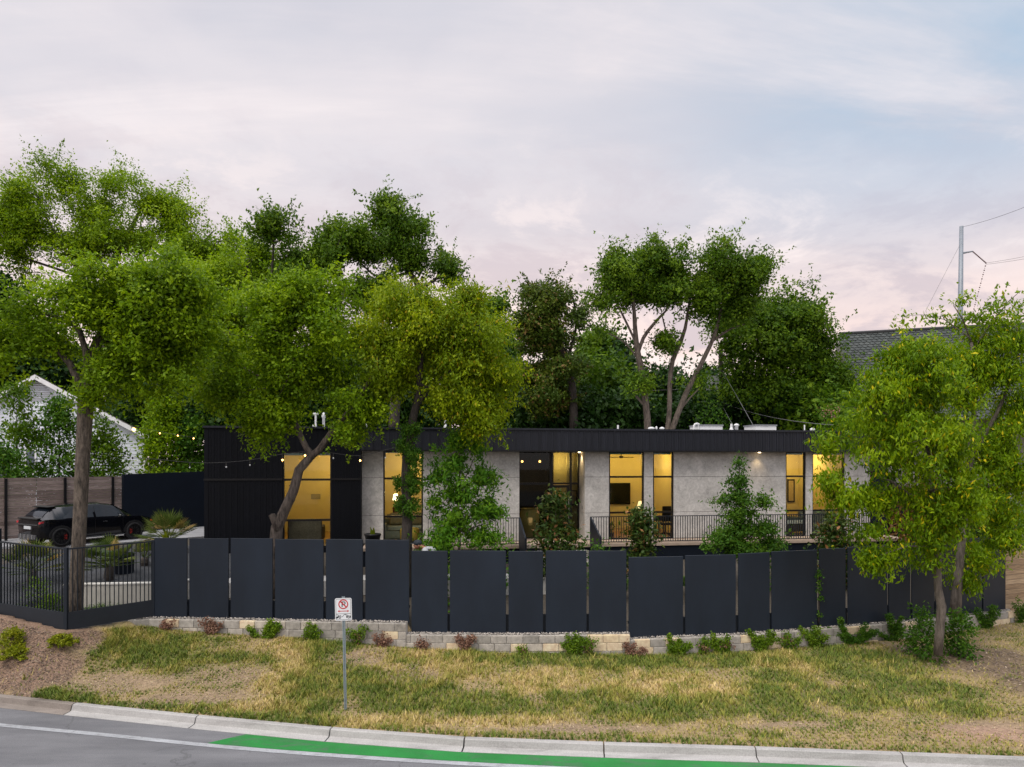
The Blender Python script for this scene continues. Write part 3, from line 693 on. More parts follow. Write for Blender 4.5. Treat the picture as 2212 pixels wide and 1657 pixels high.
# pebbles on the wall top
N = 5200; k = rng.integers(0, len(WALLTOP), N); f = rng.random(N)
pa = np.array([(WALLTOP[i][0].x, WALLTOP[i][0].y, WALLTOP[i][2]) for i in k]); pb = np.array([(WALLTOP[i][1].x, WALLTOP[i][1].y, WALLTOP[i][2]) for i in k])
pc = pa+(pb-pa)*f[:, None]; pc[:, 1] += .07+.30*rng.random(N); pc[:, 2] += .0+.02*rng.random(N)
def pebbles(name, c, r, m, v, squash=.7):
    n = len(c); base_ = np.array([(1, 0, 0), (0, 1, 0), (-1, 0, 0), (0, -1, 0), (0, 0, 1), (0, 0, -1)], float)
    rot = rng.random(n)*6.28; cs, sn = np.cos(rot), np.sin(rot); sc = np.stack([r*(.7+.6*rng.random(n)), r*(.7+.6*rng.random(n)), r*squash], 1)
    V = base_[None]*sc[:, None]; X_ = V[..., 0]*cs[:, None]-V[..., 1]*sn[:, None]; Y_ = V[..., 0]*sn[:, None]+V[..., 1]*cs[:, None]
    V = np.stack([X_, Y_, V[..., 2]], -1)+c[:, None]
    t = np.array([(0, 1, 4), (1, 2, 4), (2, 3, 4), (3, 0, 4), (1, 0, 5), (2, 1, 5), (3, 2, 5), (0, 3, 5)])
    Fc = (np.arange(n)*6)[:, None, None]+t[None]
    return np_mesh(name, V.reshape(-1, 3), Fc.reshape(-1, 3), m, None, np.repeat(v, 8), smooth=False)
o = pebbles('gravel', pc, .014+.016*rng.random(N), M_gravel, rng.random(N)); tag(o, 'pale river pebbles along the top of the block wall', 'gravel', None, 'stuff')

PAN = [[(334, 404.6), (409.6, 494), (499, 589), (594.7, 699), (704.5, 784), (789.5, 884)],
       [(889, 967), (972, 1093), (1098.5, 1173), (1179, 1267), (1272, 1353)],
       [(1358, 1475), (1480, 1589), (1595, 1661.6), (1666.6, 1764), (1769.6, 1825.8), (1831.5, 1915.7), (1918.7, 1965.5), (1969, 2017), (2020, 2067), (2071, 2119.5), (2122.5, 2171)]]
FINFO = [(1.085, 3.205, 'steel fence section of six panels, highest step, next to the barred railing'),
         (.805, 2.935, 'steel fence section of five panels between the two steps of the block wall'),
         (.675, 2.755, 'long steel fence section of eleven panels curving away behind the two roadside trees')]
for plist, (zb, zt, lab) in zip(PAN, FINFO):
    r0 = fp(plist[0][0]); fr = thing('steel_fence', lab, 'fence', (r0.x, r0.y, zb), 'stepped steel panel fence sections')
    for j, (a, b) in enumerate(plist):
        dz = .022*j if len(plist) > 8 else random.uniform(-.012, .012)
        mb = MB(); mb.wallseg(fp(a), fp(b), .045, zb+dz*.3, zt+dz*.9); mb.build('panel', M_steel, fr, bevel=.006, seg=1)
    for j, (a, b) in enumerate(plist[:-1]):
        c = fp((b+plist[j+1][0])/2, -.09); mb = MB(); mb.cbox((c.x, c.y, zb+.24), (.10, .05, .50)); mb.build('post', M_rail, fr)
    mb = MB(); mb.wallseg(fp(plist[0][0], -.13), fp(plist[-1][1], -.13), .03, zb+.35, zb+.42) if len(plist) < 8 else [mb.wallseg(fp(a, -.13), fp(b, -.13), .03, zb+.35, zb+.42) for a, b in zip([1358, 1590, 1830, 2000], [1590, 1830, 2000, 2171])]
    mb.build('back_rail', M_rail, fr)

# barred railing at the left end, L-shaped with kick plates
def railing_run(root, a, b, za, zb_, ht, kick_top, kick_bot, spacing, rail_r=.02, bar=.017):
    a = Vector((*a, 0)); b = Vector((*b, 0)); L = (b-a).length; d = (b-a)/L; yaw = math.atan2(d.y, d.x)
    mb = MB(); mb.wallseg(a, b, .05, za+ht, za+ht+.035, zb_+ht, zb_+ht+.035); mb.build('top_rail', M_rail, root)
    mb = MB(); mb.wallseg(a, b, .05, za+kick_bot, za+kick_top, zb_+kick_bot, zb_+kick_top); mb.build('kick_plate', M_kick, root)
    n = int(L/spacing); bm = None
    for i in range(1, n):
        p = a+d*(L*i/n); z0 = za+(zb_-za)*i/n
        if bm is None:
            mb = MB(); mb.cbox((p.x, p.y, z0+(ht+kick_top)/2), (bar, bar*1.6, ht-kick_top), yaw); bm = mb.build('bar', M_rail, root); p0 = Vector((p.x, p.y, z0))
        else: copy_part(bm, root, Vector((p.x, p.y, z0))-p0)
corner = Vector((-10.81, 16.55, 1.1)); rr = thing('steel_railing', 'barred steel railing with kick plate turning a corner beside the leaning oak trunk', 'railing', corner)
railing_run(rr, (-10.78, 16.57), (-9.46, 17.98), 1.13, 1.15, 1.94, .42, .0, .1)
railing_run(rr, (-14.4, 17.68), (-10.84, 16.56), 1.30, 1.13, 1.94, .42, .0, .1)
for x, y, z in ((-10.81, 16.55, 1.1), (-9.455, 18.0, 1.12), (-12.95, 17.23, 1.22)):
    mb = MB(); mb.box(x-.04, x+.04, y-.04, y+.04, z, z+2.02+(.28 if x < -12 else 0)); mb.build('post', M_rail, rr)

# timber fence continuing at the far right
tf = thing('timber_fence', 'tan horizontal board fence past the far end of the steel fence', 'fence', (14.98, 20.75, .4)); mb = MB()
a = Vector((14.96, 20.72, 0)); b = Vector((22, 23.6, 0)); z = .3; i = 0
while z < 2.62:
    mb.cur = random.random(); o_ = random.uniform(-.006, .006); mb.wallseg(a+Vector((0, o_, 0)), b+Vector((0, o_, 0)), .03, z, z+.135); z += .147
mb.build('board_panel', M_timber, tf)
for t in (.02, .33, .66, .98):
    p = a.lerp(b, t)+Vector((0, .07, 0)); mb = MB(); mb.box(p.x-.05, p.x+.05, p.y-.03, p.y+.06, .2, 2.6); mb.build('post', M_bark2, tf)

# ------------------------------------------------------------------ yard at the left
def slab(name, poly, z0, z1, m, label):
    mb = MB(); mb.prism(poly, z0, z1, 'z'); o = mb.build(name, m); return tag(o, label, None, None, 'structure')
slab('driveway', [(-30, 25.4), (-21, 26.1), (-16.8, 26.5), (-15.2, 28.2), (-12.9, 30.4), (-12.6, 31.5), (-15.4, 34.6), (-30, 34.6)], 1.7, 1.95, M_drive, 'pale concrete driveway under the parked car')
lw = thing('garden_wall', 'low pale concrete garden wall seen through the bars of the railing', 'garden wall', (-11, 19.4, 1.0)); mb = MB()
mb.wallseg((-12.6, 19.25), (-9.9, 19.5), .18, .9, 1.73); mb.wallseg((-9.9, 19.5), (-8.8, 20.1), .18, .9, 1.76); mb.build('wall', mat('garden_wall_concrete', (.40, .385, .35), .85, 0, .15, 3, bmp=.2, bscale=50), lw, bevel=.01)
mb = MB(); mb.wallseg((-12.6, 19.25), (-9.9, 19.5), .22, 1.733, 1.77); mb.wallseg((-9.9, 19.5), (-8.8, 20.1), .22, 1.763, 1.80); mb.build('coping', mat('garden_wall_coping', (.5, .49, .46), .85), lw)
wf = thing('wood_fence', 'weathered brown horizontal plank fence behind the parked black car', 'fence', (-21, 28, 1.9))
A = Vector((-25.5, 22.8, 0)); B = Vector((-18.0, 31.5, 0)); mb = MB(); z = 2.02
while z < 4.5:
    for s0, s1 in ((0, .42), (.42, .71), (.71, 1)):
        mb.cur = random.random(); mb.wallseg(A.lerp(B, s0), A.lerp(B, s1-.0015), .03, z, z+.132)
    z += .14
mb.build('board_panel', M_boards, wf)
for t in (.30, .615, .80, .965):
    p = A.lerp(B, t); n = Vector((B.y-A.y, -(B.x-A.x), 0)).normalized()*.06; mb = MB(); mb.cbox((p.x+n.x, p.y+n.y, 3.22), (.09, .09, 2.6), math.atan2(B.y-A.y, B.x-A.x)); mb.build('post', M_frame, wf)
bw = thing('black_garden_wall', 'plain black wall joining the plank fence to the dark end of the house', 'wall', (-17, 33, 1.9)); mb = MB()
mb.wallseg((-17.97, 31.5), (-14.0, 36.5), .2, 1.8, 4.63, None, 4.78); mb.build('wall', M_blackwall, bw)
path_ = slab('path', [(-8.6, 19.9), (-3.5, 20.6), (1.5, 20.9), (1.5, 21.7), (-3.6, 21.5), (-8.6, 20.9)], 1.0, 1.66, mat('pale_path', (.42, .41, .39), .85, 0, .15, 4), 'pale paved garden path behind the steel fence')
# ------------------------------------------------------------------ the house
HA = R(8.8); HO = Vector((-11.05, 24.5, 0))
HM = Matrix.Translation(HO) @ Matrix.Rotation(HA, 4, 'Z')
def U(px, v=0.0):              # photo column -> distance along the facade, on the plane v metres behind its front
    k = (px-CX)/FPX; c, s = math.cos(HA), math.sin(HA)
    return (k*(HO.y+v*c)-HO.x+v*s)/(c-k*s)
def H(u, v, z): return HM @ Vector((u, v, z))
def HB(): return MB(HM)
VW = .42; ZF, ZS, ZP = 2.1, 5.625, 6.50   # wall plane, floor, soffit, parapet top
Z1, Z2 = 4.60, 3.17                        # joint lines
house = thing('modern_house', 'long flat-roofed house with black metal fascia, pale rendered walls and lit tall windows', 'house', H(13, 3, 1.9))
UL, UB = 0.0, U(780); UR = U(1880, VW)
w1a, w1b = U(610), U(716)
wins = [(U(828, VW), U(913.6, VW)), (U(1316, VW), U(1391.5, VW)), (U(1411, VW), U(1455.5, VW)), (U(1698, VW), U(1741, VW)), (U(1755.6, VW), U(1825, VW))]
en0, en1 = U(1122, VW), U(1263, VW); VE = VW+.85
# black clad volume: front as strips round its window, with ribs
cl = HB()
cl.box(0, w1a, 0, .2, 1.7, ZP-.07); cl.box(w1b, UB, 0, .2, 1.7, ZP-.07); cl.box(w1a, w1b, 0, .2, 5.58, ZP-.07); cl.box(w1a, w1b, 0, .2, 1.7, 2.05)
cl.box(0, .2, .2, 8, 1.7, ZP-.07); cl.box(UB-.15, UB, .2, VW+.1, 1.7, ZS)
cl.build('cladding', M_clad, house)
rb_ = HB(); u = .12
while u < UB:
    lo, hi = (5.60, ZP-.09) if w1a-.02 < u < w1b+.02 else (1.7, ZP-.09)
    rb_.box(u, u+.022, -.014, -.0005, lo, hi)
    if hi-lo > 2: rb_.box(u+.07, u+.085, -.006, -.0005, lo, hi); rb_.box(u+.115, u+.13, -.006, -.0005, lo, hi)
    u += .2
rb_.build('cladding_ribs', M_clad, house)
for a, b in ((-.012, w1a), (w1b, UB)): tr = HB(); tr.box(a, b, -.03, -.016, 4.53, 4.60); tr.build('joint_trim', M_frame, house)
# fascia over the rest
fs = HB(); fs.box(UB, UR+.75, 0, VW+.3, ZS, ZP-.07); fs.build('fascia', M_fascia, house)
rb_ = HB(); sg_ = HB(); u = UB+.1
while u < UR+.7:
    rb_.box(u, u+.026, -.034, -.0005, ZS+.03, ZP-.09); sg_.box(u+.027, u+.041, -.003, -.0004, ZS+.03, ZP-.09)  # black strip beside each rib: seam groove, its shade put into the colour
    for q in (.09, .13, .20): rb_.box(u+q, u+q+.014, -.012, -.0005, ZS+.03, ZP-.09)
    u += .30
rb_.build('fascia_ribs', M_fascia, house); sg_.build('fascia_seam_shade', M_frame, house)
dr = HB(); dr.box(UB, UR+.75, -.03, .0, ZS-.03, ZS+.025); dr.build('drip_edge', M_frame, house)
cp = HB(); cp.box(-.04, UR+.79, -.05, .30, ZP-.07, ZP); cp.box(-.04, .22, .30, 8.0, ZP-.07, ZP); cp.build('parapet_cap', M_fascia, house)
rf = HB(); rf.box(.2, UR+.7, VW+.3, 8, 6.05, 6.25); rf.box(.2, UR+.7, 7.9, 8.05, 6.25, ZP-.08); rf.build('roof', mat('pale_roof_membrane', (.45, .45, .46), .8), house)
sf = HB(); sf.box(UB, UR+.7, VW+.3, 7.9, ZS+.02, ZS+.06); sf.build('ceiling', M_inside, house)
sf = HB(); sf.box(.2, UB, .2, 7.9, ZS+.02, ZS+.06); sf.build('ceiling', M_inside, house)
# rendered walls: piers between the openings, cut by joints
edges = [UB+.0, wins[0][0], wins[0][1], en0, en1, wins[1][0], wins[1][1], wins[2][0], wins[2][1], wins[3][0], wins[3][1], wins[4][0], wins[4][1], UR]
for a, b in zip(edges[0::2], edges[1::2]):
    for z0, z1 in ((ZF+.02, Z2-.006), (Z2+.006, Z1-.006), (Z1+.006, ZS)):
        q = HB(); q.box(a+.002, b-.002, VW, VW+.22, z0, z1); q.build('wall', M_render, house, bevel=.006, seg=1)
    q = HB(); q.box(a+.01, b-.01, VW+.03, VW+.2, ZF, ZS); q.build('joint_backing', M_frame, house)
for z0, z1 in ((ZF+.02, Z2-.006), (Z2+.006, Z1-.006), (Z1+.006, ZS)):
    for u0_, u1_, v1_ in ((en1, en1+.2, VE+.1), (en0-.2, en0, VE+.1), (UR-.22, UR, 3)):
        q = HB(); q.box(u0_, u1_, VW+.224, v1_, z0, z1); q.build('wall', M_render, house)
bk = HB(); bk.box(.2, UR, 7.7, 7.9, 1.8, ZS); bk.box(UR-.2, UR, 3, 7.7, 1.8, ZS); bk.build('rear_wall', M_render, house)
ew = HB(); ew.box(UR+.02, UR+.72, VW-.1, 3.2, 1.0, ZS-.035); ew.build('end_wing', M_blackwall, house)
# interior shell
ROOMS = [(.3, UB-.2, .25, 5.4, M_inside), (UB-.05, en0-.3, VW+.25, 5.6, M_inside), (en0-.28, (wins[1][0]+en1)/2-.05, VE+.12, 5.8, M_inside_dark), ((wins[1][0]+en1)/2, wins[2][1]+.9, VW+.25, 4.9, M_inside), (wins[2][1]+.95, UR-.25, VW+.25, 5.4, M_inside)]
fl = HB()
for i, (a, b, v0, v1, m) in enumerate(ROOMS):
    q = HB(); q.box(a, b, v1, v1+.1, ZF, ZS+.01); q.box(a-.04, a, v0, v1, ZF, ZS+.01); q.box(b, b+.04, v0, v1, ZF, ZS+.01); q.build('interior_wall', m, house)
    fl.box(a, b, v0, v1, ZF-.2, ZF+.004)
fl.build('interior_floor', M_floorwood, house)
def window(u0, u1, v, zs, m_glass, blind=None, mull=(), door=None):
    f = HB(); t = .055; d = .09
    f.box(u0, u0+t, v, v+d, zs[0], zs[-1]); f.box(u1-t, u1, v, v+d, zs[0], zs[-1])
    for i, z in enumerate(zs):
        h = t if i in (0, len(zs)-1) else .075
        z0 = z if i == 0 else (z-h if i == len(zs)-1 else z-h/2); f.box(u0+t, u1-t, v+.002, v+d-.002, z0, z0+h)
    wd = f.build('window', M_frame, house); fr = wd
    for i in range(len(zs)-1):
        g = HB(); g.box(u0+t, u1-t, v+.04, v+.05, zs[i]+.03, zs[i+1]-.03); g.build('pane', m_glass, wd)
    if blind:
        b = HB(); b.box(u0+t, u1-t, v+.11, v+.16, zs[-1]-blind, zs[-1]-.03); b.build('blind', mat('teal_grey_blind', (.20, .30, .27), .7), wd)
    return wd
window(w1a, w1b, .06, [2.05, 3.06, 4.55, 5.58], M_glass, .14)
window(*wins[0], VW+.05, [ZF, 3.12, 4.57, ZS], M_glass, .08)
for w in wins[1:]: window(*w, VW+.05, [ZF, 3.17, 4.60, ZS], M_glass, .12)
# entrance glazing, set back, with a door
q0, q1, q2, q3 = en0, U(1206, VE), U(1232, VE), U(1252, VE)
f = HB(); t = .06
for a, b in ((q0, q0+t), (U(1190, VE)-.04, U(1190, VE)+.05), (q2-.02, q2+.06), (en1-t, en1)): f.box(a, b, VE, VE+.1, ZF+.05, ZS)
qd = U(1190, VE)
for z, h in ((ZF, .05), (4.28, .08), (ZS-.05, .05)): f.box(q0+t, en1-t, VE+.003, VE+.097, z, z+h)
ent = f.build('entrance_glazing', M_frame, house)
for a, b in ((q0+t, qd-.04), (qd+.05, q2-.02), (q2+.06, en1-t)):
    for z0, z1 in ((4.36, ZS-.05), (ZF+.05, 4.28)):
        if z0 < 3 and a > q0+t+.1 and b < q2+.01: continue
        g = HB(); g.box(a, b, VE+.04, VE+.05, z0, z1); g.build('pane', M_glass_dark, ent)
d_ = HB(); a, b = qd+.06, q2-.03
d_.box(a, a+.09, VE+.02, VE+.07, ZF+.06, 4.26); d_.box(b-.09, b, VE+.02, VE+.07, ZF+.06, 4.26); d_.box(a+.09, b-.09, VE+.022, VE+.068, 4.15, 4.26); d_.box(a+.09, b-.09, VE+.022, VE+.068, ZF+.06, ZF+.2)
dd = d_.build('door', M_frame, house); g = HB(); g.box(a+.09, b-.09, VE+.04, VE+.05, ZF+.2, 4.15); g.build('pane', M_glass_dark, dd)
h_ = HB(); h_.tube([(b-.05, VE-.05, 2.9), (b-.05, VE-.05, 3.7)], .015, 8); h_.build('handle', mat('brushed_steel', (.5, .5, .5), .35, 1), dd)
hs = HB(); hs.box(en1-.003, en1, VW+.35, VW+.42, 3.3, 3.42); hs.build('intercom', M_frame, house)
# deck, plinth, steps
dk = HB(); dk.box(UB+.1, UR+.7, -.85, VW, ZF-.12, ZF); dk.box(en0, en1, VW, VE, ZF-.12, ZF-.001); dk.build('deck', M_deck, house, bevel=.008, seg=1)
pl = HB(); pl.box(UB+.12, UR+.7, -.80, -.6, 1.0, ZF-.121); pl.box(UB+.12, UR+.7, -.6, VW+.2, 1.2, ZF-.16); pl.build('plinth', M_blackwall, house)
s0, s1 = U(1132, -.85), U(1268, -.85); st = HB()
for i in range(4): st.box(s0, s1, -.86-.32*(i+1), -.86-.32*i, .9, ZF-.05-.17*(i+1))
st.build('steps', mat('step_concrete', (.4, .38, .36), .85, 0, .12), house)
# on the roof: skylights, pipes, vents
def roof_part(name, mb): mb.build(name, M_whitepaint, house, smooth=False)
def zr(v): return ZP+(ZP-EYE)*v/26.
for a, b, hh in ((1007, 1046, .13), (1511, 1561, .22), (1632, 1677, .24)):
    u0, u1 = U(a, 2), U(b, 2); z = zr(2); q = HB(); q.box(u0, u1, 2, 3.0, 6.2, z+hh-.06); sk = q.build('skylight', M_whitepaint, house)
    q = HB(); q.box(u0-.03, u1+.03, 1.97, 3.03, z+hh-.06, z+hh); q.build('frame', mat('grey_skylight_frame', (.16, .17, .19), .4), sk)
def pipe(px, hpx, r, kind='pipe', v=2.0):
    r *= .55; hpx *= .9
    u = U(px, v); z = zr(v); h = hpx/FPX*26.5; q = HB()
    if kind == 'cone': q.lathe((u, v, 6.2), [(r*1.9, 0), (r*1.9, z-6.2), (r, z-6.2+h*.45), (r, z-6.2+h)], 12)
    elif kind == 'dome': q.lathe((u, v, 6.2), [(r*1.3, 0), (r*1.3, z-6.2), (r*1.7, z-6.2+h*.2), (r*1.5, z-6.2+h*.7), (r*.4, z-6.2+h)], 14)
    elif kind == 'cap': q.lathe((u, v, 6.2), [(r, 0), (r, z-6.2+h*.62), (r*1.6, z-6.2+h*.66), (r*1.6, z-6.2+h*.8), (r*.9, z-6.2+h*.95), (r*.2, z-6.2+h)], 14)
    elif kind == 'bend': q.tube([(u, v, 6.2), (u, v, z+h*.6), (u+.05, v, z+h*.9), (u+.14, v, z+h), (u+.24, v, z+h*.85)], r, 10)
    elif kind == 'tee': q.tube([(u, v, 6.2), (u, v, z+h)], r, 10); q.tube([(u-.12, v, z+.04), (u+.02, v, z+.04)], r*1.1, 8); q.tube([(u-.1, v, z+h-.05), (u+.1, v, z+h-.05)], r*1.1, 8)
    else: q.tube([(u, v, 6.2), (u, v, z+h)], r, 10)
    q.build('roof_vent', M_whitepaint, house, smooth=kind in ('dome', 'cap'))
for a in ((600, 6, .10, 'dome'), (612, 12, .10, 'dome'), (620, 8, .14, 'dome'), (682, 34, .07, 'tee'), (699, 35, .09, 'cap'), (792, 8, .05), (962, 19, .07, 'cone'), (1067, 18, .11, 'cap'), (1335, 10, .07), (1407, 6, .16, 'dome'), (1418, 8, .05, 'dome'), (1430, 6, .12, 'dome'), (1499, 16, .075, 'bend'), (1509, 13, .04), (1580, 16, .09, 'cone'), (1591, 17, .13, 'cap'), (1738, 15, .05), (1755, 7, .12, 'dome')): pipe(*a)

# railings on the deck
def deck_rail(px0, px1, label, lab2, spacing=.098):
    v = -.80; u0, u1 = U(px0, v), U(px1, v); zb, zt = ZF+.07, ZF+1.0
    rt = thing('deck_railing', label, 'railing', H(u0, v, ZF)); 
    q = HB(); q.box(u0, u1, v-.02, v+.02, zt, zt+.03); q.build('top_rail', M_rail, rt)
    q = HB(); q.box(u0, u1, v-.02, v+.02, zb-.03, zb); q.build('bottom_rail', M_rail, rt)
    n = int((u1-u0)/spacing); proto = None; extra = HB()
    for i in range(n+1):
        u = u0+(u1-u0)*i/n
        if i < 100:
            if proto is None:
                q = HB(); q.box(u-.008, u+.008, v-.018, v+.018, zb, zt); proto = q.build('baluster', M_rail, rt); b0 = H(u, v, 0)
            else: copy_part(proto, rt, H(u, v, 0)-b0)
        else: extra.box(u-.008, u+.008, v-.018, v+.018, zb, zt)
    if extra.v: o = extra.build('balusters', M_rail, rt); o['kind'] = 'stuff'
    return rt, u0, u1, v
def guard(rt, u, down=True):   # sloping solid guard of the steps, running from the deck towards the road
    q = HB(); q.prism([(-.80, ZF-.1), (-.80, ZF+1.03), (-2.1, ZF+.42), (-2.1, ZF-.75)], u-.03, u+.03, 'x'); q.build('stair_guard', M_rail, rt)
    q = HB(); q.box(u-.035, u+.035, -2.18, -2.1, .9, ZF+.40); q.build('post', M_rail, rt)
r1, a, b, v = deck_rail(925, 1121, 'shorter deck railing behind the slender young tree, ending at the steps', ''); guard(r1, b+.02)
r2, a, b, v = deck_rail(1277, 1876, 'long thin-barred deck railing in front of the lit windows to the house end', ''); guard(r2, a-.02)

# lights inside the lit rooms and under the soffit
def lamp(name, u, v, z, power, r=.25, col=(1, .655, .195)):
    l = bpy.data.lights.new(name, 'POINT'); l.energy = power; l.shadow_soft_size = r; l.color = col
    o = bpy.data.objects.new(name, l); COL.objects.link(o); o.location = H(u, v, z); return o
def spot(name, u, v, z, power, size=70, col=(1, .72, .38)):
    l = bpy.data.lights.new(name, 'SPOT'); l.energy = power; l.spot_size = R(size); l.spot_blend = .8; l.shadow_soft_size = .04; l.color = col
    o = bpy.data.objects.new(name, l); COL.objects.link(o); o.location = H(u, v, z); return o
lamp('room_light', (w1a+w1b)/2+.5, 3.9, 5.25, 52); lamp('room_light', 1.8, 3.2, 5.2, 30)
lamp('room_light', (wins[0][0]+wins[0][1])/2+.6, 4.2, 5.25, 60)
lamp('room_light', wins[1][0]+.8, 3.6, 5.25, 50); lamp('room_light', wins[2][0]+.9, 3.5, 5.25, 42)
lamp('room_light', (wins[3][0]+wins[3][1])/2+.9, 4.0, 5.25, 54); lamp('room_light', wins[4][1]+.2, 3.9, 5.25, 48)
lamp('room_light', (qd+en1)/2+.1, 2.4, 5.2, 30)
dn = HB()
for pu, pv, pw in ((U(1252, VW+.5)-.02, VW+.45, 45), (U(1646, 0), .2, 26)):
    spot('soffit_light', pu, pv, ZS-.06, pw, 95)
    q = HB(); q.lathe((pu, pv, ZS-.02), [(.055, -.032), (.055, .0)], 14); q.build('downlight', mat('downlight_lens', (1, .8, .5), .4, emit=(1, .72, .38), estr=8), house)

# ------------------------------------------------------------------ what stands inside the lit rooms
M_brown = mat('brown_upholstery', (.10, .075, .05), .9, 0, .3, 20); M_greyf = mat('grey_green_upholstery', (.26, .26, .20), .9, 0, .15, 15)
M_tan = mat('tan_cushion', (.42, .33, .18), .9, 0, .15, 12); M_ochre = mat('ochre_fabric', (.55, .36, .06), .9, 0, .12, 10); M_dark = mat('dark_wood', (.045, .03, .02), .5, 0, .3, 4)
M_screen = mat('black_screen', (.004, .004, .005), .15); M_shade = mat('cream_lamp_shade', (.8, .68, .45), .8, emit=(1, .72, .35), estr=1.3); M_urn = mat('ochre_glazed_clay', (.58, .40, .13), .55, 0, .12, 8)
M_white = mat('white_linen', (.7, .68, .62), .9); M_rug = mat('patterned_rug', (.34, .19, .11), .95, 0, .5, 9); M_redcush = mat('dark_red_cloth', (.12, .02, .015), .9)
def hb(name, label, cat, u, v, z=ZF+.004): return thing(name, label, cat, H(u, v, z), None)
def soft(name, mb, m, p, bv=.05): return mb.build(name, m, p, bevel=bv, seg=3, smooth=False)
# armchair at the window of the black volume
u = w1a+.1; t_ = hb('armchair', 'brown armchair at the bottom of the tall window in the black end of the house', 'armchair', u+.5, .95)
q = HB(); q.box(u, u+1.1, .55, 1.4, ZF+.15, ZF+.5); soft('seat', q, M_brown, t_); q = HB(); q.box(u+.02, u+1.25, .38, .54, ZF+.15, ZF+.93); soft('backrest', q, M_brown, t_)
for x in (u-.02, u+1.08): q = HB(); q.box(x, x+.18, .56, 1.4, ZF+.15, ZF+.68); soft('armrest', q, M_brown, t_)
for x in (u+.03, u+1.1):
    for v in (.45, 1.3): q = HB(); q.box(x, x+.06, v, v+.06, ZF+.004, ZF+.15); q.build('leg', M_dark, t_)
# small switch plate and hanging lantern
q = HB(); uu = U(682, 5.39); q.box(uu-.2, uu+.2, 5.375, 5.399, 3.55, 3.78); q.build('wall_plate', mat('grey_wall_plate', (.3, .27, .2), .6), house)
u = w1a+.16; t_ = hb('wall_lantern', 'black lantern hanging inside the window behind the leaning trunk', 'lantern', u, .6, 4.1); q = HB(); q.tube([(u, .45, 4.3), (u+.05, .52, 4.36), (u+.1, .6, 4.3)], .012, 6); q.build('arm', M_dark, t_); q = HB(); q.lathe((u+.1, .6, 3.7), [(.06, 0), (.10, .08), (.10, .42), (.04, .52), (.02, .6)], 8); q.build('lantern_body', M_frame, t_)
# sofa, lamp, side table, ottoman in the living room
a, b = wins[0]; u = a-.1; t_ = hb('sofa', 'grey-green sofa with tan cushions behind the ivy-clad trunk', 'sofa', u+1, 1.6)
q = HB(); q.box(u, u+2.0, 1.0, 1.85, ZF+.1, ZF+.42); soft('base', q, M_greyf, t_); q = HB(); q.box(u+.22, u+1.8, .98, 1.7, ZF+.43, ZF+.60); soft('seat_cushion', q, M_greyf, t_)
q = HB(); q.box(u, u+2.0, 1.86, 2.05, ZF+.1, ZF+.85); soft('backrest', q, M_greyf, t_)
q = HB(); q.box(u-.02, u+.2, .98, 1.85, ZF+.1, ZF+.68); soft('armrest', q, M_greyf, t_)
for x in (u+.3, u+1.05): q = HB(); q.box(x, x+.72, 1.62, 1.82, ZF+.61, ZF+1.08); soft('cushion', q, M_tan, t_, .07)
u = b-.5; t_ = hb('ottoman', 'round ochre ottoman at the lower edge of the living room window', 'ottoman', u, .95); q = HB(); q.lathe((u, .95, ZF+.03), [(.30, 0), (.36, .06), (.38, .4), (.33, .5), (.2, .52)], 20); q.build('cushion', M_ochre, t_, smooth=True); q = HB(); q.lathe((u, .95, ZF+.004), [(.2, 0), (.2, .03)], 12); q.build('foot', M_dark, t_)
tb = hb('side_table', 'dark console table carrying the lit lamp in the living room', 'table', a+.45, 3.1); q = HB(); q.box(a+.05, a+1.15, 2.9, 3.35, ZF+.85, ZF+.9); q.build('table_top', M_dark, tb)
for x in (a+.07, a+1.08):
    for v in (2.92, 3.28): q = HB(); q.box(x, x+.05, v, v+.05, ZF+.004, ZF+.85); q.build('leg', M_dark, tb)
tl = hb('table_lamp', 'lit white-shaded table lamp in the living room window', 'lamp', a+.42, 3.1, ZF+.9); c = (a+.42, 3.1, ZF+.9)
q = HB(); q.lathe(c, [(.1, 0), (.1, .02), (.03, .05), (.09, .25), (.03, .5), (.015, .62)], 14); q.build('base', M_tan, tl, smooth=True); q = HB(); q.lathe((c[0], c[1], c[2]+.6), [(.13, 0), (.085, .24)], 16, cap=False); q.build('lamp_shade', mat('glowing_lamp_shade', (.9, .85, .7), .8, emit=(1, .83, .5), estr=3.0), tl)
lamp('lamp_bulb', a+.42, 3.1, ZF+1.75, 40, .08, (1, .72, .35))
rc = hb('red_armchair', 'dark red chair beside the lit lamp in the living room', 'chair', a+.6, 2.4); q = HB(); q.box(a+.3, a+1.0, 2.1, 2.7, ZF+.3, ZF+.55); soft('seat', q, M_redcush, rc); q = HB(); q.box(a+.3, a+1.0, 2.6, 2.75, ZF+.55, ZF+1.25); soft('backrest', q, M_redcush, rc)
for x in (a+.33, a+.93):
    for v in (2.13, 2.65): q = HB(); q.box(x, x+.05, v, v+.05, ZF+.004, ZF+.3); q.build('leg', M_dark, rc)
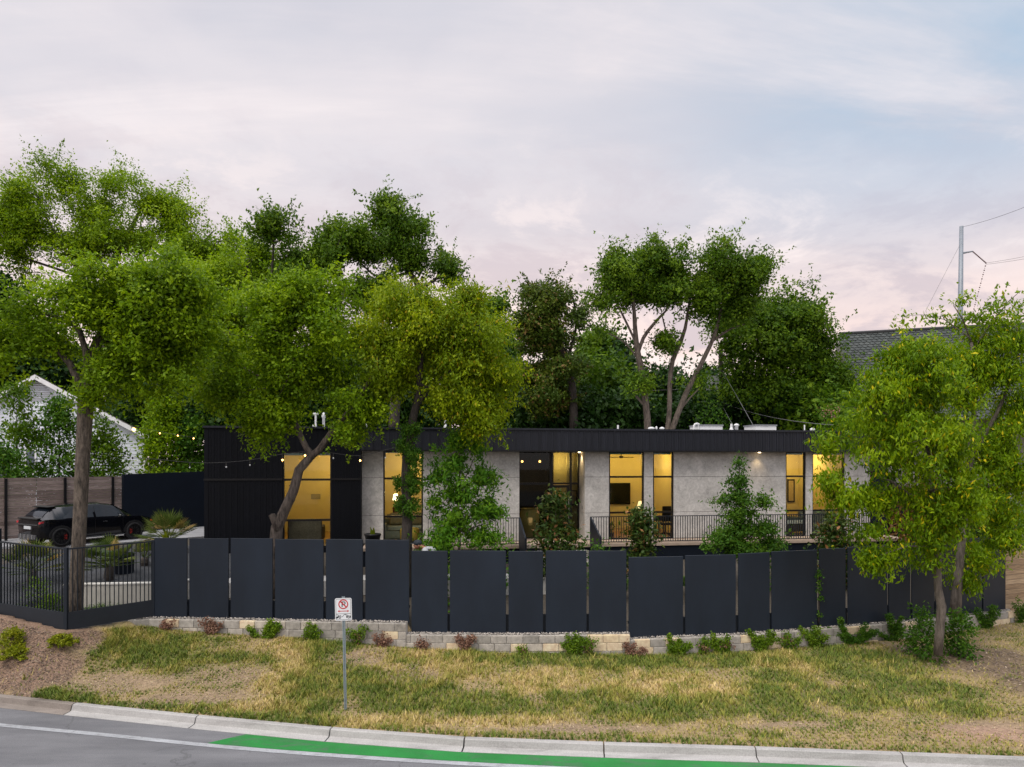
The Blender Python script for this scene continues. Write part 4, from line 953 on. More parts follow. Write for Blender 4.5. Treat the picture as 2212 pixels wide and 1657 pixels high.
# entrance: urn, partly lit wall, art
u = U(1142, 1.7); ur = hb('urn', 'large round-bellied ochre clay urn inside the entrance glass', 'urn', u, 1.75); q = HB(); q.lathe((u, 1.75, ZF+.004), [(.22, 0), (.34, .2), (.44, .55), (.45, .8), (.40, 1.0), (.30, 1.12), (.29, 1.16), (.34, 1.19), (.30, 1.19), (.26, 1.12)], 26, cap=False); q.build('vessel', M_urn, ur, smooth=True)
q = HB(); q.box(U(1196, 2.9), U(1226, 2.9), 2.9, 3.0, ZF, ZS+.01); q.box(en1-.25, en1+.28, VE+1.2, VE+1.25, ZF, ZS+.01); q.build('partition_wall', M_inside, house)
ap = hb('framed_picture', 'dark framed picture beside the entrance door', 'picture', en1-.1, VE+1.18, 3.2); q = HB(); q.box(en1-.22, en1+.2, VE+1.165, VE+1.198, 3.35, 4.0); q.build('frame', M_frame, ap); q = HB(); q.box(en1-.18, en1+.16, VE+1.158, VE+1.1645, 3.4, 3.95); q.build('canvas', M_tan, ap)
# bedroom/office: television, desk, lamp, office chair, rug, plant
a, b = wins[1]; Vb = 4.9
u0, u1 = U(1304, Vb), U(1361, Vb); tv = hb('television', 'wide black television on the wall of the room behind the long railing', 'television', (u0+u1)/2, Vb-.06, 3.7); z0, z1 = 3.22, 4.22
q = HB(); q.box(u0, u1, Vb-.07, Vb-.02, z0, z1); q.build('casing', M_frame, tv, bevel=.01); q = HB(); q.box(u0+.03, u1-.03, Vb-.076, Vb-.0705, z0+.04, z1-.03); q.build('screen', M_screen, tv)
u0 = U(1372, 2.2); dkk = hb('desk', 'dark wooden desk under the small lamp, right of the television', 'desk', u0+.6, 2.3); q = HB(); q.box(u0, u0+1.25, 2.0, 2.6, ZF+.72, ZF+.77); q.build('table_top', M_dark, dkk); q = HB(); q.box(u0+.06, u0+1.2, 2.03, 2.57, ZF+.58, ZF+.718); q.build('drawer', M_dark, dkk)
for x in (u0+.02, u0+1.18):
    for v in (2.02, 2.53): q = HB(); q.box(x, x+.05, v, v+.05, ZF+.004, ZF+.72); q.build('leg', M_dark, dkk)
c = (U(1384, 2.3), 2.3, ZF+.77); tl = hb('desk_lamp', 'small cream-shaded lamp standing on the dark desk', 'lamp', c[0], c[1], c[2]); q = HB(); q.lathe(c, [(.08, 0), (.08, .02), (.02, .05), (.02, .4)], 12); q.build('base', M_dark, tl); q = HB(); q.lathe((c[0], c[1], c[2]+.34), [(.17, 0), (.09, .3)], 14, cap=False); q.build('lamp_shade', M_shade, tl)
u0 = U(1437, 1.6); oc = hb('office_chair', 'black high-backed office chair in the narrow window', 'chair', u0, 1.6); q = HB(); q.box(u0-.25, u0+.25, 1.35, 1.85, ZF+.45, ZF+.54); soft('seat', q, M_frame, oc, .03); q = HB(); q.prism([(1.35, ZF+.6), (1.42, ZF+.6), (1.36, ZF+1.25), (1.29, ZF+1.25)], u0-.23, u0+.23, 'x'); soft('backrest', q, M_frame, oc, .02)
q = HB(); q.tube([(u0, 1.6, ZF+.1), (u0, 1.6, ZF+.46)], .03, 8); q.build('column', M_frame, oc)
for kk in range(5): w = kk*1.2566; q = HB(); q.tube([(u0, 1.6, ZF+.12), (u0+.3*math.cos(w), 1.6+.3*math.sin(w), ZF+.05)], .022, 6); q.ball((u0+.3*math.cos(w), 1.6+.3*math.sin(w), ZF+.034), .03, 8, 6); q.build('leg', M_frame, oc)
for px_, lb_ in ((1128, 'glowing bulb behind entrance glass standing in for a reflected string light, nearer the rendered wall'), (1166, 'glowing bulb behind entrance glass standing in for a reflected string light, nearer the door')):
    u_ = U(px_, 3.2); z_ = EYE+(HY-997)/FPX*H(u_, 3.2, 0).y; pd = thing('reflection_bulb', lb_, 'lamp', H(u_, 3.2, z_)); q = HB(); q.tube([(u_, 3.2, z_+.05), (u_, 3.2, ZS+.02)], .008, 5); q.build('cord', M_cable, pd); q = HB(); q.ball((u_, 3.2, z_), .05, 10, 8); q.build('bulb', M_bulb_on, pd)  # cord and glowing bulb added in place of a string light's reflection
rg = HB(); rg.box(a+.1, b+1.3, .9, 3.4, ZF+.005, ZF+.02); o = rg.build('rug', M_rug); tag(o, 'reddish patterned rug on the floor of the television room', 'rug')
u0 = a+.22; shrub('pot_plant', 'small dark leafy plant standing inside the television room window', 'plant', None, H(u0, .95, ZF+.2), (.16, .16, .42), 120, (.09, .05), L_oakdark, 41, 3)
q = HB(); q.lathe((u0, .95, ZF+.004), [(.10, 0), (.14, .22), (.12, .22)], 14); o = q.build('plant_pot', M_dark); tag(o, 'dark round pot under the small plant in the television room', 'pot')
cf = hb('ceiling_fan', 'ceiling fan near the top of the television room window', 'ceiling fan', a+1.1, 2.3, 5.4); q = HB(); q.tube([(a+1.1, 2.3, 5.63), (a+1.1, 2.3, 5.45)], .02, 8); q.lathe((a+1.1, 2.3, 5.36), [(.05, 0), (.1, .03), (.1, .09), (.04, .1)], 12); q.build('motor', M_dark, cf)
for kk in range(4): w = kk*1.5708+.4; q = HB(); q.cbox((a+1.1+.38*math.cos(w), 2.3+.38*math.sin(w), 5.4), (.6, .12, .012), w, .15); q.build('blade', M_dark, cf)
# bedroom: bed, pillows, picture, wardrobe shapes
a, b = wins[3]; u0 = a-.25; bd = hb('bed', 'bed with dark blanket behind the window left of the roadside tree', 'bed', u0+.8, 2.2); q = HB(); q.box(u0, u0+1.5, 1.1, 3.1, ZF+.12, ZF+.42); q.build('base', M_dark, bd); q = HB(); q.box(u0+.03, u0+1.47, 1.1, 3.05, ZF+.43, ZF+.66); soft('mattress', q, M_white, bd, .06); q = HB(); q.box(u0+.01, u0+1.49, 1.08, 2.1, ZF+.62, ZF+.72); soft('blanket', q, mat('dark_green_blanket', (.06, .075, .055), .9), bd, .04); q = HB(); q.box(u0-.05, u0+1.55, 3.1, 3.18, ZF, ZF+1.15); q.build('headboard', M_dark, bd)
for i, (dx, mm, lb) in enumerate(((.32, M_tan, 'patterned tan pillow at the head of the bed, beside the picture'), (.95, M_white, 'white pillow at the head of the bed, away from the picture'))): q = HB(); q.box(u0+dx, u0+dx+.5, 2.6, 2.8, ZF+.73, ZF+1.12); o = soft('pillow', q, mm, None, .08); tag(o, lb, 'pillow')
pc_ = hb('framed_picture', 'tall framed picture on the bedroom wall above the bed', 'picture', U(1706, 5.3), 5.38, 3.5); u0, u1 = U(1701, 5.35), U(1717, 5.35); q = HB(); q.box(u0, u1, 5.35, 5.39, 3.2, 4.35); q.build('frame', M_frame, pc_); q = HB(); q.box(u0+.07, u1-.07, 5.343, 5.3495, 3.28, 4.27); q.build('canvas', M_tan, pc_)
a, b = wins[4]; u0 = a+.15; ac = hb('settee', 'dark green settee in the last window, half hidden by the bright tree', 'settee', u0+.6, 1.3); q = HB(); q.box(u0, u0+1.3, .95, 1.6, ZF+.1, ZF+.45); soft('seat', q, M_greyf, ac); q = HB(); q.box(u0, u0+1.3, 1.61, 1.78, ZF+.1, ZF+.95); soft('backrest', q, M_greyf, ac)
for x in (u0-.17, u0+1.31): q = HB(); q.box(x, x+.16, .95, 1.75, ZF+.1, ZF+.62); soft('armrest', q, M_greyf, ac)
wd_ = hb('wardrobe', 'tall dark wardrobe standing in the last window', 'wardrobe', a+.9, 3.4); a = U(1793, 3.2)-.55; q = HB(); q.box(a+.55, a+1.3, 3.2, 3.8, ZF+.004, ZF+2.2); q.build('carcass', M_dark, wd_)
for x in (a+.56, a+.94): q = HB(); q.box(x, x+.35, 3.18, 3.198, ZF+.05, ZF+2.15); q.build('door', M_dark, wd_)
# ------------------------------------------------------------------ parked car (built nose towards +x, then turned)
M_car = mat('gloss_black_paint', (.004, .0045, .0065), .09, 0, .05, 3, spec=.45, coat=.25); M_cglass = mat('tinted_car_glass', (.006, .009, .014), .08, spec=.4)
M_trim = mat('satin_black_trim', (.012, .012, .013), .45); M_tyre = mat('tyre_rubber', (.011, .011, .012), .85, bmp=.2); M_rim = mat('black_alloy', (.012, .012, .014), .3, .6)
M_red = mat('red_caliper', (.24, .012, .008), .5); M_disc = mat('brake_disc', (.05, .05, .052), .4, .6); M_silver = mat('grey_diffuser', (.11, .115, .125), .35, .5); M_tail = mat('tail_lamp_lens', (.35, .03, .04), .2); M_amber = mat('amber_lens', (.8, .16, .02), .2)
car = thing('parked_car', 'glossy black sloping-roofed car with red brake calipers parked by the plank fence', 'car')
ST = [(-2.46, .50, .72, .92, .76, .97, .66), (-2.38, .34, .82, 1.04, .87, 1.11, .74), (-2.15, .30, .94, 1.09, .96, 1.17, .78), (-1.95, .29, .97, 1.09, .99, 1.30, .73), (-1.68, .28, .985, 1.08, 1.0, 1.51, .68), (-1.2, .26, .985, 1.06, 1.0, 1.60, .66), (-.5, .25, .97, 1.04, .985, 1.65, .66),
      (.2, .25, .965, 1.03, .98, 1.645, .66), (.7, .25, .97, 1.02, .98, 1.56, .665), (1.1, .25, .975, 1.02, .98, 1.33, .70), (1.45, .25, .985, 1.02, .995, 1.10, .79), (1.8, .25, .985, .99, .99, 1.05, .80), (2.2, .27, .955, .90, .95, .96, .75), (2.46, .33, .86, .74, .86, .81, .70), (2.56, .44, .74, .62, .76, .68, .6)]
def cs(x, i): return float(np.interp(x, [s[0] for s in ST], [s[i] for s in ST]))
q = MB(); ring = []
xsx = np.unique(np.concatenate([np.linspace(-2.46, 2.56, 40), [s[0] for s in ST]]))
for x in xsx:
    zb, ws, zl, wb, zt, wt = [cs(x, i) for i in range(1, 7)]; zm = .5*(zb+zl)
    h = [(0, zb), (ws*.93, zb), (ws, zb+.1), (max(ws, wb)-.025, zm-.02), (wb+.005, zl-.1), (wb, zl), (wt+.03, zt-.06), (wt*.75, zt), (0, zt+.015)]
    ring.append([(x, y, z) for y, z in h]+[(x, -y, z) for y, z in h[-2:0:-1]])
n = len(ring[0]); V = [p for r in ring for p in r]
Fc = [(i*n+k, (i+1)*n+k, (i+1)*n+(k+1) % n, i*n+(k+1) % n) for i in range(len(ring)-1) for k in range(n)]+[tuple(range(n)), tuple((len(ring)-1)*n+k for k in range(n-1, -1, -1))]
q.add(V, Fc); bodyo = q.build('body', M_car, car, smooth=True); bv = bodyo.modifiers.new('es', 'EDGE_SPLIT'); bv.split_angle = R(38)
def sidept(x, t, s, o=.008):
    zl, wb, zt, wt = cs(x, 3), cs(x, 4), cs(x, 5), cs(x, 6); y = wb+(wt+.03-wb)*t+o; return (x, s*y, zl+(zt-.06-zl)*t)
for s in (-1, 1):
    for x0, x1, tl0, tl1 in ((-1.42, -.22, .1, .92), (-.12, 1.02, .1, .92)):
        xx = np.linspace(x0, x1, 9); q = MB(); V = []
        for x in xx:
            f0 = min(1, max(.12, (x+1.46)/.55)) if x0 < -1 else 1; f1 = min(1, max(.1, (1.06-x)/.45)) if x1 > 1 else 1
            V += [sidept(x, .08, s), sidept(x, .08+.84*min(f0, f1) if min(f0, f1) < 1 else .92, s)]
        q.add(V, [(2*i, 2*i+2, 2*i+3, 2*i+1) for i in range(8)]); q.build('side_window', M_cglass, car, smooth=True)
    q = MB(); q.tube([sidept(.78, .0, s, .02), sidept(.78, .02, s, .10)], .02, 6); q.ball((.80, s*1.12, 1.08), (.07, .10, .06), 10, 8); q.build('wing_mirror', M_car, car, smooth=True)
    q = MB(); q.box(-1.05, 1.08, s*.955-.02, s*.955+.045 if s > 0 else s*.955+.02, .25, .30) if s > 0 else q.box(-1.05, 1.08, -1.0, -.935, .25, .30); q.build('sill', M_silver, car)
    for x in (-.95, .15): q = MB(); q.box(x, x+.18, s*.985 if s > 0 else -1.0, s*1.0 if s > 0 else -.985, .86, .885); q.build('door_handle', M_silver, car)
    for x in (-.17, 1.0): q = MB(); y0 = .979; q.box(x, x+.008, min(s*y0, s*.992), max(s*y0, s*.992), .36, 1.0); q.build('door_seam', M_trim, car)
    q = MB(); q.prism([(-2.45, .93), (-2.06, 1.0), (-2.10, 1.05), (-2.41, 1.0)], s*.86-.075, s*.86+.075); q.build('taillight', M_tail, car)
    q = MB(); q.prism([(2.05, .80), (2.42, .72), (2.36, .79), (2.08, .88)], s*.88-.055, s*.88+.055); q.build('headlight', M_amber if s < 0 else M_amber, car)
def topstrip(name, x0, x1, fw, m):
    q = MB(); xx = np.linspace(x0, x1, 8); V = []
    for x in xx:
        zt, wt = cs(x, 5)+.012, cs(x, 6)*fw; V += [(x, -wt, zt-.012), (x, 0, zt+.014), (x, wt, zt-.012)]
    q.add(V, [(3*i, 3*i+3, 3*i+4, 3*i+1) for i in range(7)]+[(3*i+1, 3*i+4, 3*i+5, 3*i+2) for i in range(7)]); q.build(name, m, car, smooth=True)
topstrip('windscreen', .72, 1.40, .92, M_cglass); topstrip('rear_window', -2.12, -1.62, .86, M_cglass)
q = MB(); q.prism([(-1.80, 1.535), (-1.5, 1.565), (-1.5, 1.59), (-1.84, 1.565)], -.62, .62); q.build('roof_spoiler', M_trim, car); q = MB(); q.prism([(-2.50, 1.09), (-2.25, 1.14), (-2.25, 1.16), (-2.51, 1.13)], -.76, .76); q.build('tail_spoiler', M_trim, car)
q = MB(); q.box(-2.485, -2.40, -.74, .74, .86, .90); q.build('rear_lightbar', M_silver, car)
q = MB(); q.prism([(-2.55, .33), (-2.38, .26), (-2.25, .3), (-2.3, .5), (-2.52, .48)], -.68, .68); q.build('bumper', M_silver, car)
for y in (-.45, -.15, .15, .45): q = MB(); q.prism([(-2.58, .32), (-2.545, .31), (-2.535, .49), (-2.555, .5)], y-.012, y+.012); q.build('diffuser_fin', mat('pale_fin', (.3, .3, .31), .5), car)
q = MB(); q.box(-2.50, -2.45, -.26, .26, .70, .82); q.build('plate', mat('number_plate', (.55, .58, .62), .5), car)
def wheel(x, s):
    Mx = Matrix.Translation((x, s*.87, .37)) @ Matrix.Rotation(R(90), 4, 'X')
    z = -1 if s > 0 else 1          # local +z of the lathe points to -y
    q = MB(Mx); q.lathe((0, 0, 0), [(.27, -.15), (.34, -.16), (.37, -.12), (.37, .12), (.34, .16), (.27, .155), (.27, -.15)], 32, cap=False); w = q.build('wheel', M_tyre, car, smooth=True)
    q = MB(Mx); q.lathe((0, 0, 0), [(.275, z*.158), (.255, z*.155), (.25, z*.137), (.245, z*.137)], 28, cap=False)
    for k in range(10):
        a = k*.6283; q.hexa([(.05*math.cos(a+d), .05*math.sin(a+d), zz) for zz in (z*.138, z*.148) for d in (-.3, .3)][:4]+[(.26*math.cos(a+d), .26*math.sin(a+d), zz) for zz in (z*.140, z*.152) for d in (-.05, .05)])
    q.lathe((0, 0, 0), [(.001, z*.155), (.05, z*.155), (.05, z*.125)], 12, cap=False); q.build('rim', M_rim, w)
    q = MB(Mx); q.lathe((0, 0, 0), [(.19, z*.121), (.19, z*.124), (.06, z*.124)], 24, cap=False); q.build('disc', M_disc, w)
    q = MB(Mx); sg = 1 if x < 0 else -1; q.prism([(sg*.10, -.11), (sg*.2, -.12), (sg*.215, 0), (sg*.2, .12), (sg*.10, .11)], min(z*.126, z*.136), max(z*.126, z*.136), 'z'); q.build('caliper', M_red, w)
    q = MB(); pts = []; y0, y1 = sorted((s*.97, s*1.005))
    for k in range(15): a = math.pi*k/14; pts.append((x+.47*math.cos(a), .36+.47*math.sin(a)))
    for k in range(15): a = math.pi*(14-k)/14; pts.append((x+.40*math.cos(a), .36+.40*math.sin(a)))
    q.prism(pts, y0, y1); q.build('wheel_arch', M_trim, car)
    q = MB(Matrix.Translation((x, s*.985, .37)) @ Matrix.Rotation(R(90), 4, 'X')); q.lathe((0, 0, 0), [(.001, 0), (.41, 0), (.41, z*.004), (.001, z*.004)], 28, cap=False); q.build('wheel_well', M_trim, car)
for x in (-1.5, 1.5):
    for s in (-1, 1): wheel(x, s)
for ch_ in [bodyo]+[c for c in car.children if c is not bodyo]:
    for v_ in ch_.data.vertices:
        if v_.co.x < -1.95 and not ch_.name.startswith('wheel'): v_.co.x = -1.95+(v_.co.x+1.95)*.62
car.location = (-17.45, 28.0, 1.955); car.rotation_euler = (0, 0, R(60)); car.scale = (.955, .955, .965)

# ------------------------------------------------------------------ no-parking sign at the kerb
sx, sy = XP(746, 13.8), 13.8; sz = float(gz(sx, sy)); M_al = mat('galvanised_steel', (.24, .29, .31), .5, .4, .15, 20)
sign = thing('parking_sign', 'white no-parking and tow-away sign on a thin perforated steel post in the grass', 'sign', (sx, sy, sz))
SM = Matrix.Translation((sx, sy, sz)) @ Matrix.Rotation(R(-1.1), 4, 'Y') @ Matrix.Rotation(R(3), 4, 'Z')
ZT = 5.2-(1292-998)/1475*13.8-sz; q = MB(SM)
q.box(-.028, .028, .0, .005, -.3, ZT+.03); q.box(-.028, -.022, .005, .03, -.3, ZT+.03); q.box(.022, .028, .005, .03, -.3, ZT+.03); q.build('post', M_al, sign)
q = MB(SM)
for k in range(70): z = .05+k*.0254; (q.box(-.006, .006, -.0015, -.0002, z, z+.012) if z < ZT-.47 else None)
q.build('post_holes', M_frame, sign)
Wd, Hg = .335, .455; zc = ZT-Hg/2; M_sw = mat('sign_white', (.70, .72, .74), .4, 0, .04); M_sr = mat('sign_red', (.50, .012, .015), .4); M_sb = mat('sign_black', (.012, .013, .015), .4)
def rrect(w, h, r, n=6):
    P = []
    for cx, cz, a0 in ((w/2-r, h/2-r, 0), (-w/2+r, h/2-r, 90), (-w/2+r, -h/2+r, 180), (w/2-r, -h/2+r, 270)):
        for k in range(n+1): a = R(a0+90*k/n); P.append((cx+r*math.cos(a), zc+cz+r*math.sin(a)))
    return P
q = MB(SM); q.prism(rrect(Wd, Hg, .035), -.008, -.004); q.build('sign_panel', M_sw, sign)
def flat(name, polys, m, y=-.0095):
    q = MB(SM)
    for p in polys: q.prism(p, y, -.0079)
    q.build(name, m, sign)
def ringpoly(a, b):      # quads between two equal outlines
    n = len(a); return [[a[i], a[(i+1) % n], b[(i+1) % n], b[i]] for i in range(n)]
X_ = Wd/.335
flat('border', ringpoly(rrect(Wd-.034, Hg-.034, .022), rrect(Wd-.046, Hg-.046, .017)), M_sb)
def circ(r, cz, n=36, cx=0): return [(cx+r*math.cos(2*math.pi*k/n), cz+r*math.sin(2*math.pi*k/n)) for k in range(n)]
zr_ = zc+.105; flat('prohibition_ring', ringpoly(circ(.098, zr_), circ(.078, zr_))+[[(-.066, zr_+.050), (-.050, zr_+.066), (.066, zr_-.050), (.050, zr_-.066)]], M_sr, -.0112)
def arc(cx, cz, r0, r1, a0, a1, n=10): return [[(cx+r0*math.cos(R(a0+(a1-a0)*k/n)), cz+r0*math.sin(R(a0+(a1-a0)*k/n))), (cx+r1*math.cos(R(a0+(a1-a0)*k/n)), cz+r1*math.sin(R(a0+(a1-a0)*k/n))), (cx+r1*math.cos(R(a0+(a1-a0)*(k+1)/n)), cz+r1*math.sin(R(a0+(a1-a0)*(k+1)/n))), (cx+r0*math.cos(R(a0+(a1-a0)*(k+1)/n)), cz+r0*math.sin(R(a0+(a1-a0)*(k+1)/n)))] for k in range(n)]
B4 = lambda x0, x1, z0, z1: [(x0, z0), (x1, z0), (x1, z1), (x0, z1)]
flat('letter_p', [B4(-.034, -.014, zr_-.055, zr_+.055), B4(-.014, .012, zr_+.037, zr_+.055), B4(-.014, .012, zr_-.013, zr_+.005)]+arc(.012, zr_+.021, .016, .034, -90, 90), M_sb)
za = zc-.035; flat('double_arrow', [B4(-.085, .085, za-.007, za+.007), [(-.118, za), (-.075, za-.024), (-.084, za), (-.075, za+.024)], [(.118, za), (.075, za+.024), (.084, za), (.075, za-.024)]], M_sr)
zd = zc-.088; flat('divider_line', [B4(-.145, .145, zd-.003, zd+.003)], M_sb)
zt_ = zc-.165; wx = lambda cx: [p for p in ringpoly(circ(.022, zt_, 20, cx), circ(.011, zt_, 20, cx))]
flat('tow_pictogram', [[(-.143, zt_-.022), (-.105, zt_-.005), (-.05, zt_+.03), (-.048, zt_+.045), (-.09, zt_+.04), (-.112, zt_+.062), (-.143, zt_+.058), (-.143, zt_+.052), (-.115, zt_+.053), (-.1, zt_+.035), (-.143, zt_+.015)],
  [(.055, zt_-.008), (.143, zt_-.008), (.143, zt_+.034), (.055, zt_+.034)], [(-.05, zt_+.02), (-.022, zt_+.02), (.012, zt_+.066), (.035, zt_+.07), (.105, zt_+.038), (.105, zt_+.031), (.035, zt_+.060), (.016, zt_+.056), (-.018, zt_+.012), (-.05, zt_+.012)], [(.03, zt_+.06), (.062, zt_+.034), (.066, zt_+.034), (.038, zt_+.064)]]+wx(-.072)+wx(.105), M_sb)
flat('wheel_gap', [circ(.028, zt_, 20, -.072), circ(.028, zt_, 20, .105)], M_sw, -.0102); flat('tow_wheel', wx(-.072)+wx(.105), M_sb, -.0112)
for z in (zc+.205, zc-.205): q = MB(SM); q.lathe((0, 0, 0), [(.001, 0), (.007, 0)], 8, cap=False) if False else q.ball((0, -.011, z), (.007, .004, .007), 8, 6); q.build('bolt', M_al, sign)

# ------------------------------------------------------------------ person bending forward behind the fence
px_, pz_ = XP(905, 19.6), 19.6; pg = float(gz(px_, pz_)); hd = W(903, 1177, 19.6)
per = thing('person', 'person in dark cap and pale shirt bending forward behind the steel fence', 'person', (px_+.25, pz_, pg))
M_skin = mat('warm_skin', (.33, .145, .09), .6, 0, .08, 12); M_cap = mat('navy_cap', (.018, .025, .035), .85, 0, .3, 30); M_shirt = mat('pale_grey_shirt', (.42, .44, .48), .9, 0, .06); M_jean = mat('dark_trousers', (.04, .05, .08), .9)
def skin_body(name, verts, edges, rad, m, parent, sub=2):
    o0 = wloc(parent); me = bpy.data.meshes.new(name); me.from_pydata([tuple(Vector(v)-o0) for v in verts], edges, [])
    o = link(name, me, m, parent); sk = o.modifiers.new('skin', 'SKIN'); sk.use_smooth_shade = True
    for i, r in enumerate(rad): me.skin_vertices[0].data[i].radius = (r, r) if not isinstance(r, tuple) else r
    me.skin_vertices[0].data[0].use_root = True
    ss = o.modifiers.new('sub', 'SUBSURF'); ss.levels = ss.render_levels = sub; return o
hx, hy, hz = hd; hip = (hx+.62, hy+.05, pg+.93)
neck = (hx+.17, hy, hz-.09); V = [hip, (hx+.42, hy+.03, hz-.20+(.0)), (hx+.26, hy, hz-.13), neck, (hx+.07, hy, hz-.04), (hx-.0, hy, hz+.0), (hx-.03, hy, hz+.06)]
E = [(0, 1), (1, 2), (2, 3), (3, 4), (4, 5), (5, 6)]; rd = [(.10, .09), (.10, .09), (.09, .08), .055, .07, .088, .08]
for s in (-1, 1):
    b = len(V); V += [(hx+.25, hy+s*.19, hz-.18), (hx+.22, hy+s*.25, hz-.48), (hx+.02, hy+s*.2, hz-.68), (hx-.06, hy+s*.19, hz-.74)]; E += [(2, b), (b, b+1), (b+1, b+2), (b+2, b+3)]; rd += [.062, .045, .032, .035]
    for k in range(4): V += [(hx-.12-.012*(k in (1, 2)), hy+s*.19+(k-1.5)*.02, hz-.79), (hx-.125, hy+s*.19+(k-1.5)*.021, hz-.83-.008*(k in (1, 2)))]; c0 = len(V)-2; E += [(b+3, c0), (c0, c0+1)]; rd += [.010, .008]
    V += [(hx-.05, hy+s*.15, hz-.79), (hx-.07, hy+s*.14, hz-.83)]; E += [(b+3, len(V)-2), (len(V)-2, len(V)-1)]; rd += [.011, .009]
    b = len(V); V += [(hip[0]+.0, hip[1]+s*.1, hip[2]-.06), (hip[0]-.08, hip[1]+s*.11, pg+.5), (hip[0]-.02, hip[1]+s*.11, pg+.08), (hip[0]-.16, hip[1]+s*.12, pg+.04)]; E += [(0, b), (b, b+1), (b+1, b+2), (b+2, b+3)]; rd += [.095, .065, .045, .04]
body = skin_body('body', V, E, rd, M_skin, per)
q = MB(); q.ball((hx-.02, hy, hz-.005), (.098, .082, .118), 16, 12); q.ball((hx-.115, hy-.01, hz-.03), (.022, .016, .02), 8, 6); q.ball((hx-.085, hy+.0, hz-.085), (.03, .05, .03), 10, 6); q.build('face', M_skin, per, smooth=True)
q = MB(); [q.ball((hx-.098, hy+s*.035, hz+.005), .010, 8, 6) for s in (-1, 1)]; q.build('eye', M_sb, per); q = MB(); [q.ball((hx+.035, hy+s*.09, hz-.02), (.02, .012, .032), 8, 6) for s in (-1, 1)]; q.build('ear', M_skin, per, smooth=True)
q = MB(); q.ball((hx-.005, hy, hz+.055), (.125, .112, .095), 16, 10); q.prism([(hx-.09+.0, hy-.08), (hx-.20, hy-.055), (hx-.215, hy), (hx-.20, hy+.055), (hx-.09, hy+.08)], hz+.035, hz+.047, 'z'); q.build('cap', M_cap, per, smooth=True)
sh = [hip, (hx+.42, hy+.03, hz-.2), (hx+.13, hy, hz-.075), (hx+.25, hy-.2, hz-.2), (hx+.23, hy-.25, hz-.42), (hx+.25, hy+.2, hz-.2), (hx+.23, hy+.25, hz-.42)]
skin_body('shirt', sh, [(0, 1), (1, 2), (2, 3), (3, 4), (2, 5), (5, 6)], [(.195, .155), (.205, .165), (.185, .15), .090, .065, .082, .065], M_shirt, per)
tv_ = [(hip[0], hip[1], hip[2])]; te = []; trd = [(.175, .14)]
for s in (-1, 1): b = len(tv_); tv_ += [(hip[0], hip[1]+s*.1, hip[2]-.06), (hip[0]-.08, hip[1]+s*.11, pg+.5), (hip[0]-.02, hip[1]+s*.11, pg+.09)]; te += [(0, b), (b, b+1), (b+1, b+2)]; trd += [.115, .085, .07]
skin_body('trousers', tv_, te, trd, M_jean, per)

# ------------------------------------------------------------------ neighbouring buildings
wh = thing('neighbour_house', 'white clapboard gable house with brown shingle roof beyond the plank fence', 'house', (-26, 40, 1.8)); Zw = 39.
ax = XP(84, Zw); az = W(84, 815, Zw).z; ex = XP(314, Zw); ez = W(314, 938, Zw).z; lx = 2*ax-ex-2.2; lz = az-(ax-lx)*(az-ez)/(ex-ax)
q = MB(); z = 1.85
while z < az-.12:
    zz = min(z+.21, az-.1); k = lambda h: (ex-(ex-ax)*max(0, (h-ez)/(az-ez)), lx+(ax-lx)*max(0, (h-lz)/(az-lz)))
    (r0, l0), (r1, l1) = k(z), k(zz)
    q.add([(l0, Zw-.018, z), (r0, Zw-.018, z), (r1, Zw, zz), (l1, Zw, zz), (l0, Zw+.05, z), (r0, Zw+.05, z), (r1, Zw+.05, zz), (l1, Zw+.05, zz)], [(0, 1, 2, 3), (0, 4, 5, 1), (7, 6, 5, 4)]); z += .21
q.hexa([(ex-.06, Zw+.06, 1.85), (ex, Zw+.06, 1.85), (ex-4.6, Zw+7.6, 1.85), (ex-4.7, Zw+7.6, 1.85), (ex-.06, Zw+.06, ez), (ex, Zw+.06, ez), (ex-4.6, Zw+7.6, ez), (ex-4.7, Zw+7.6, ez)]); q.build('wall', M_siding, wh)
q = MB(); ov = .35
for (x0, z0, x1, z1) in ((ax, az, ex+.45, ez-.45*(az-ez)/(ex-ax)), (ax, az, lx-.4, lz-.4*(az-lz)/(ax-lx))):
    q.hexa([(x0, Zw-ov, z0+.03), (x1, Zw-ov, z1+.03), (x1-4.9, Zw+8, z1+.03), (x0-4.9, Zw+8, z0+.03), (x0, Zw-ov, z0+.15), (x1, Zw-ov, z1+.15), (x1-4.9, Zw+8, z1+.15), (x0-4.9, Zw+8, z0+.15)])
q.build('roof', M_shingle, wh)
q = MB()
for (x0, z0, x1, z1) in ((ax, az, ex+.45, ez-.45*(az-ez)/(ex-ax)), (ax, az, lx-.4, lz-.4*(az-lz)/(ax-lx))):
    q.hexa([(x0, Zw-ov-.03, z0-.16), (x1, Zw-ov-.03, z1-.16), (x1, Zw-ov, z1-.16), (x0, Zw-ov, z0-.16), (x0, Zw-ov-.03, z0+.10), (x1, Zw-ov-.03, z1+.10), (x1, Zw-ov, z1+.10), (x0, Zw-ov, z0+.10)])
q.build('barge_board', mat('white_trim', (.66, .67, .7), .6), wh)
q = MB(); z = az-1.35
while z < az-.25: w = (az-z)*.95-.12; q.hexa([(ax-w, Zw-.05, z), (ax+w, Zw-.05, z), (ax+w, Zw+.0, z+.05), (ax-w, Zw+.0, z+.05), (ax-w, Zw-.04, z+.02), (ax+w, Zw-.04, z+.02), (ax+w, Zw+.01, z+.07), (ax-w, Zw+.01, z+.07)]); z += .12
q.build('gable_vent', mat('grey_louvre', (.30, .31, .34), .7), wh)  # plain mid-grey slats
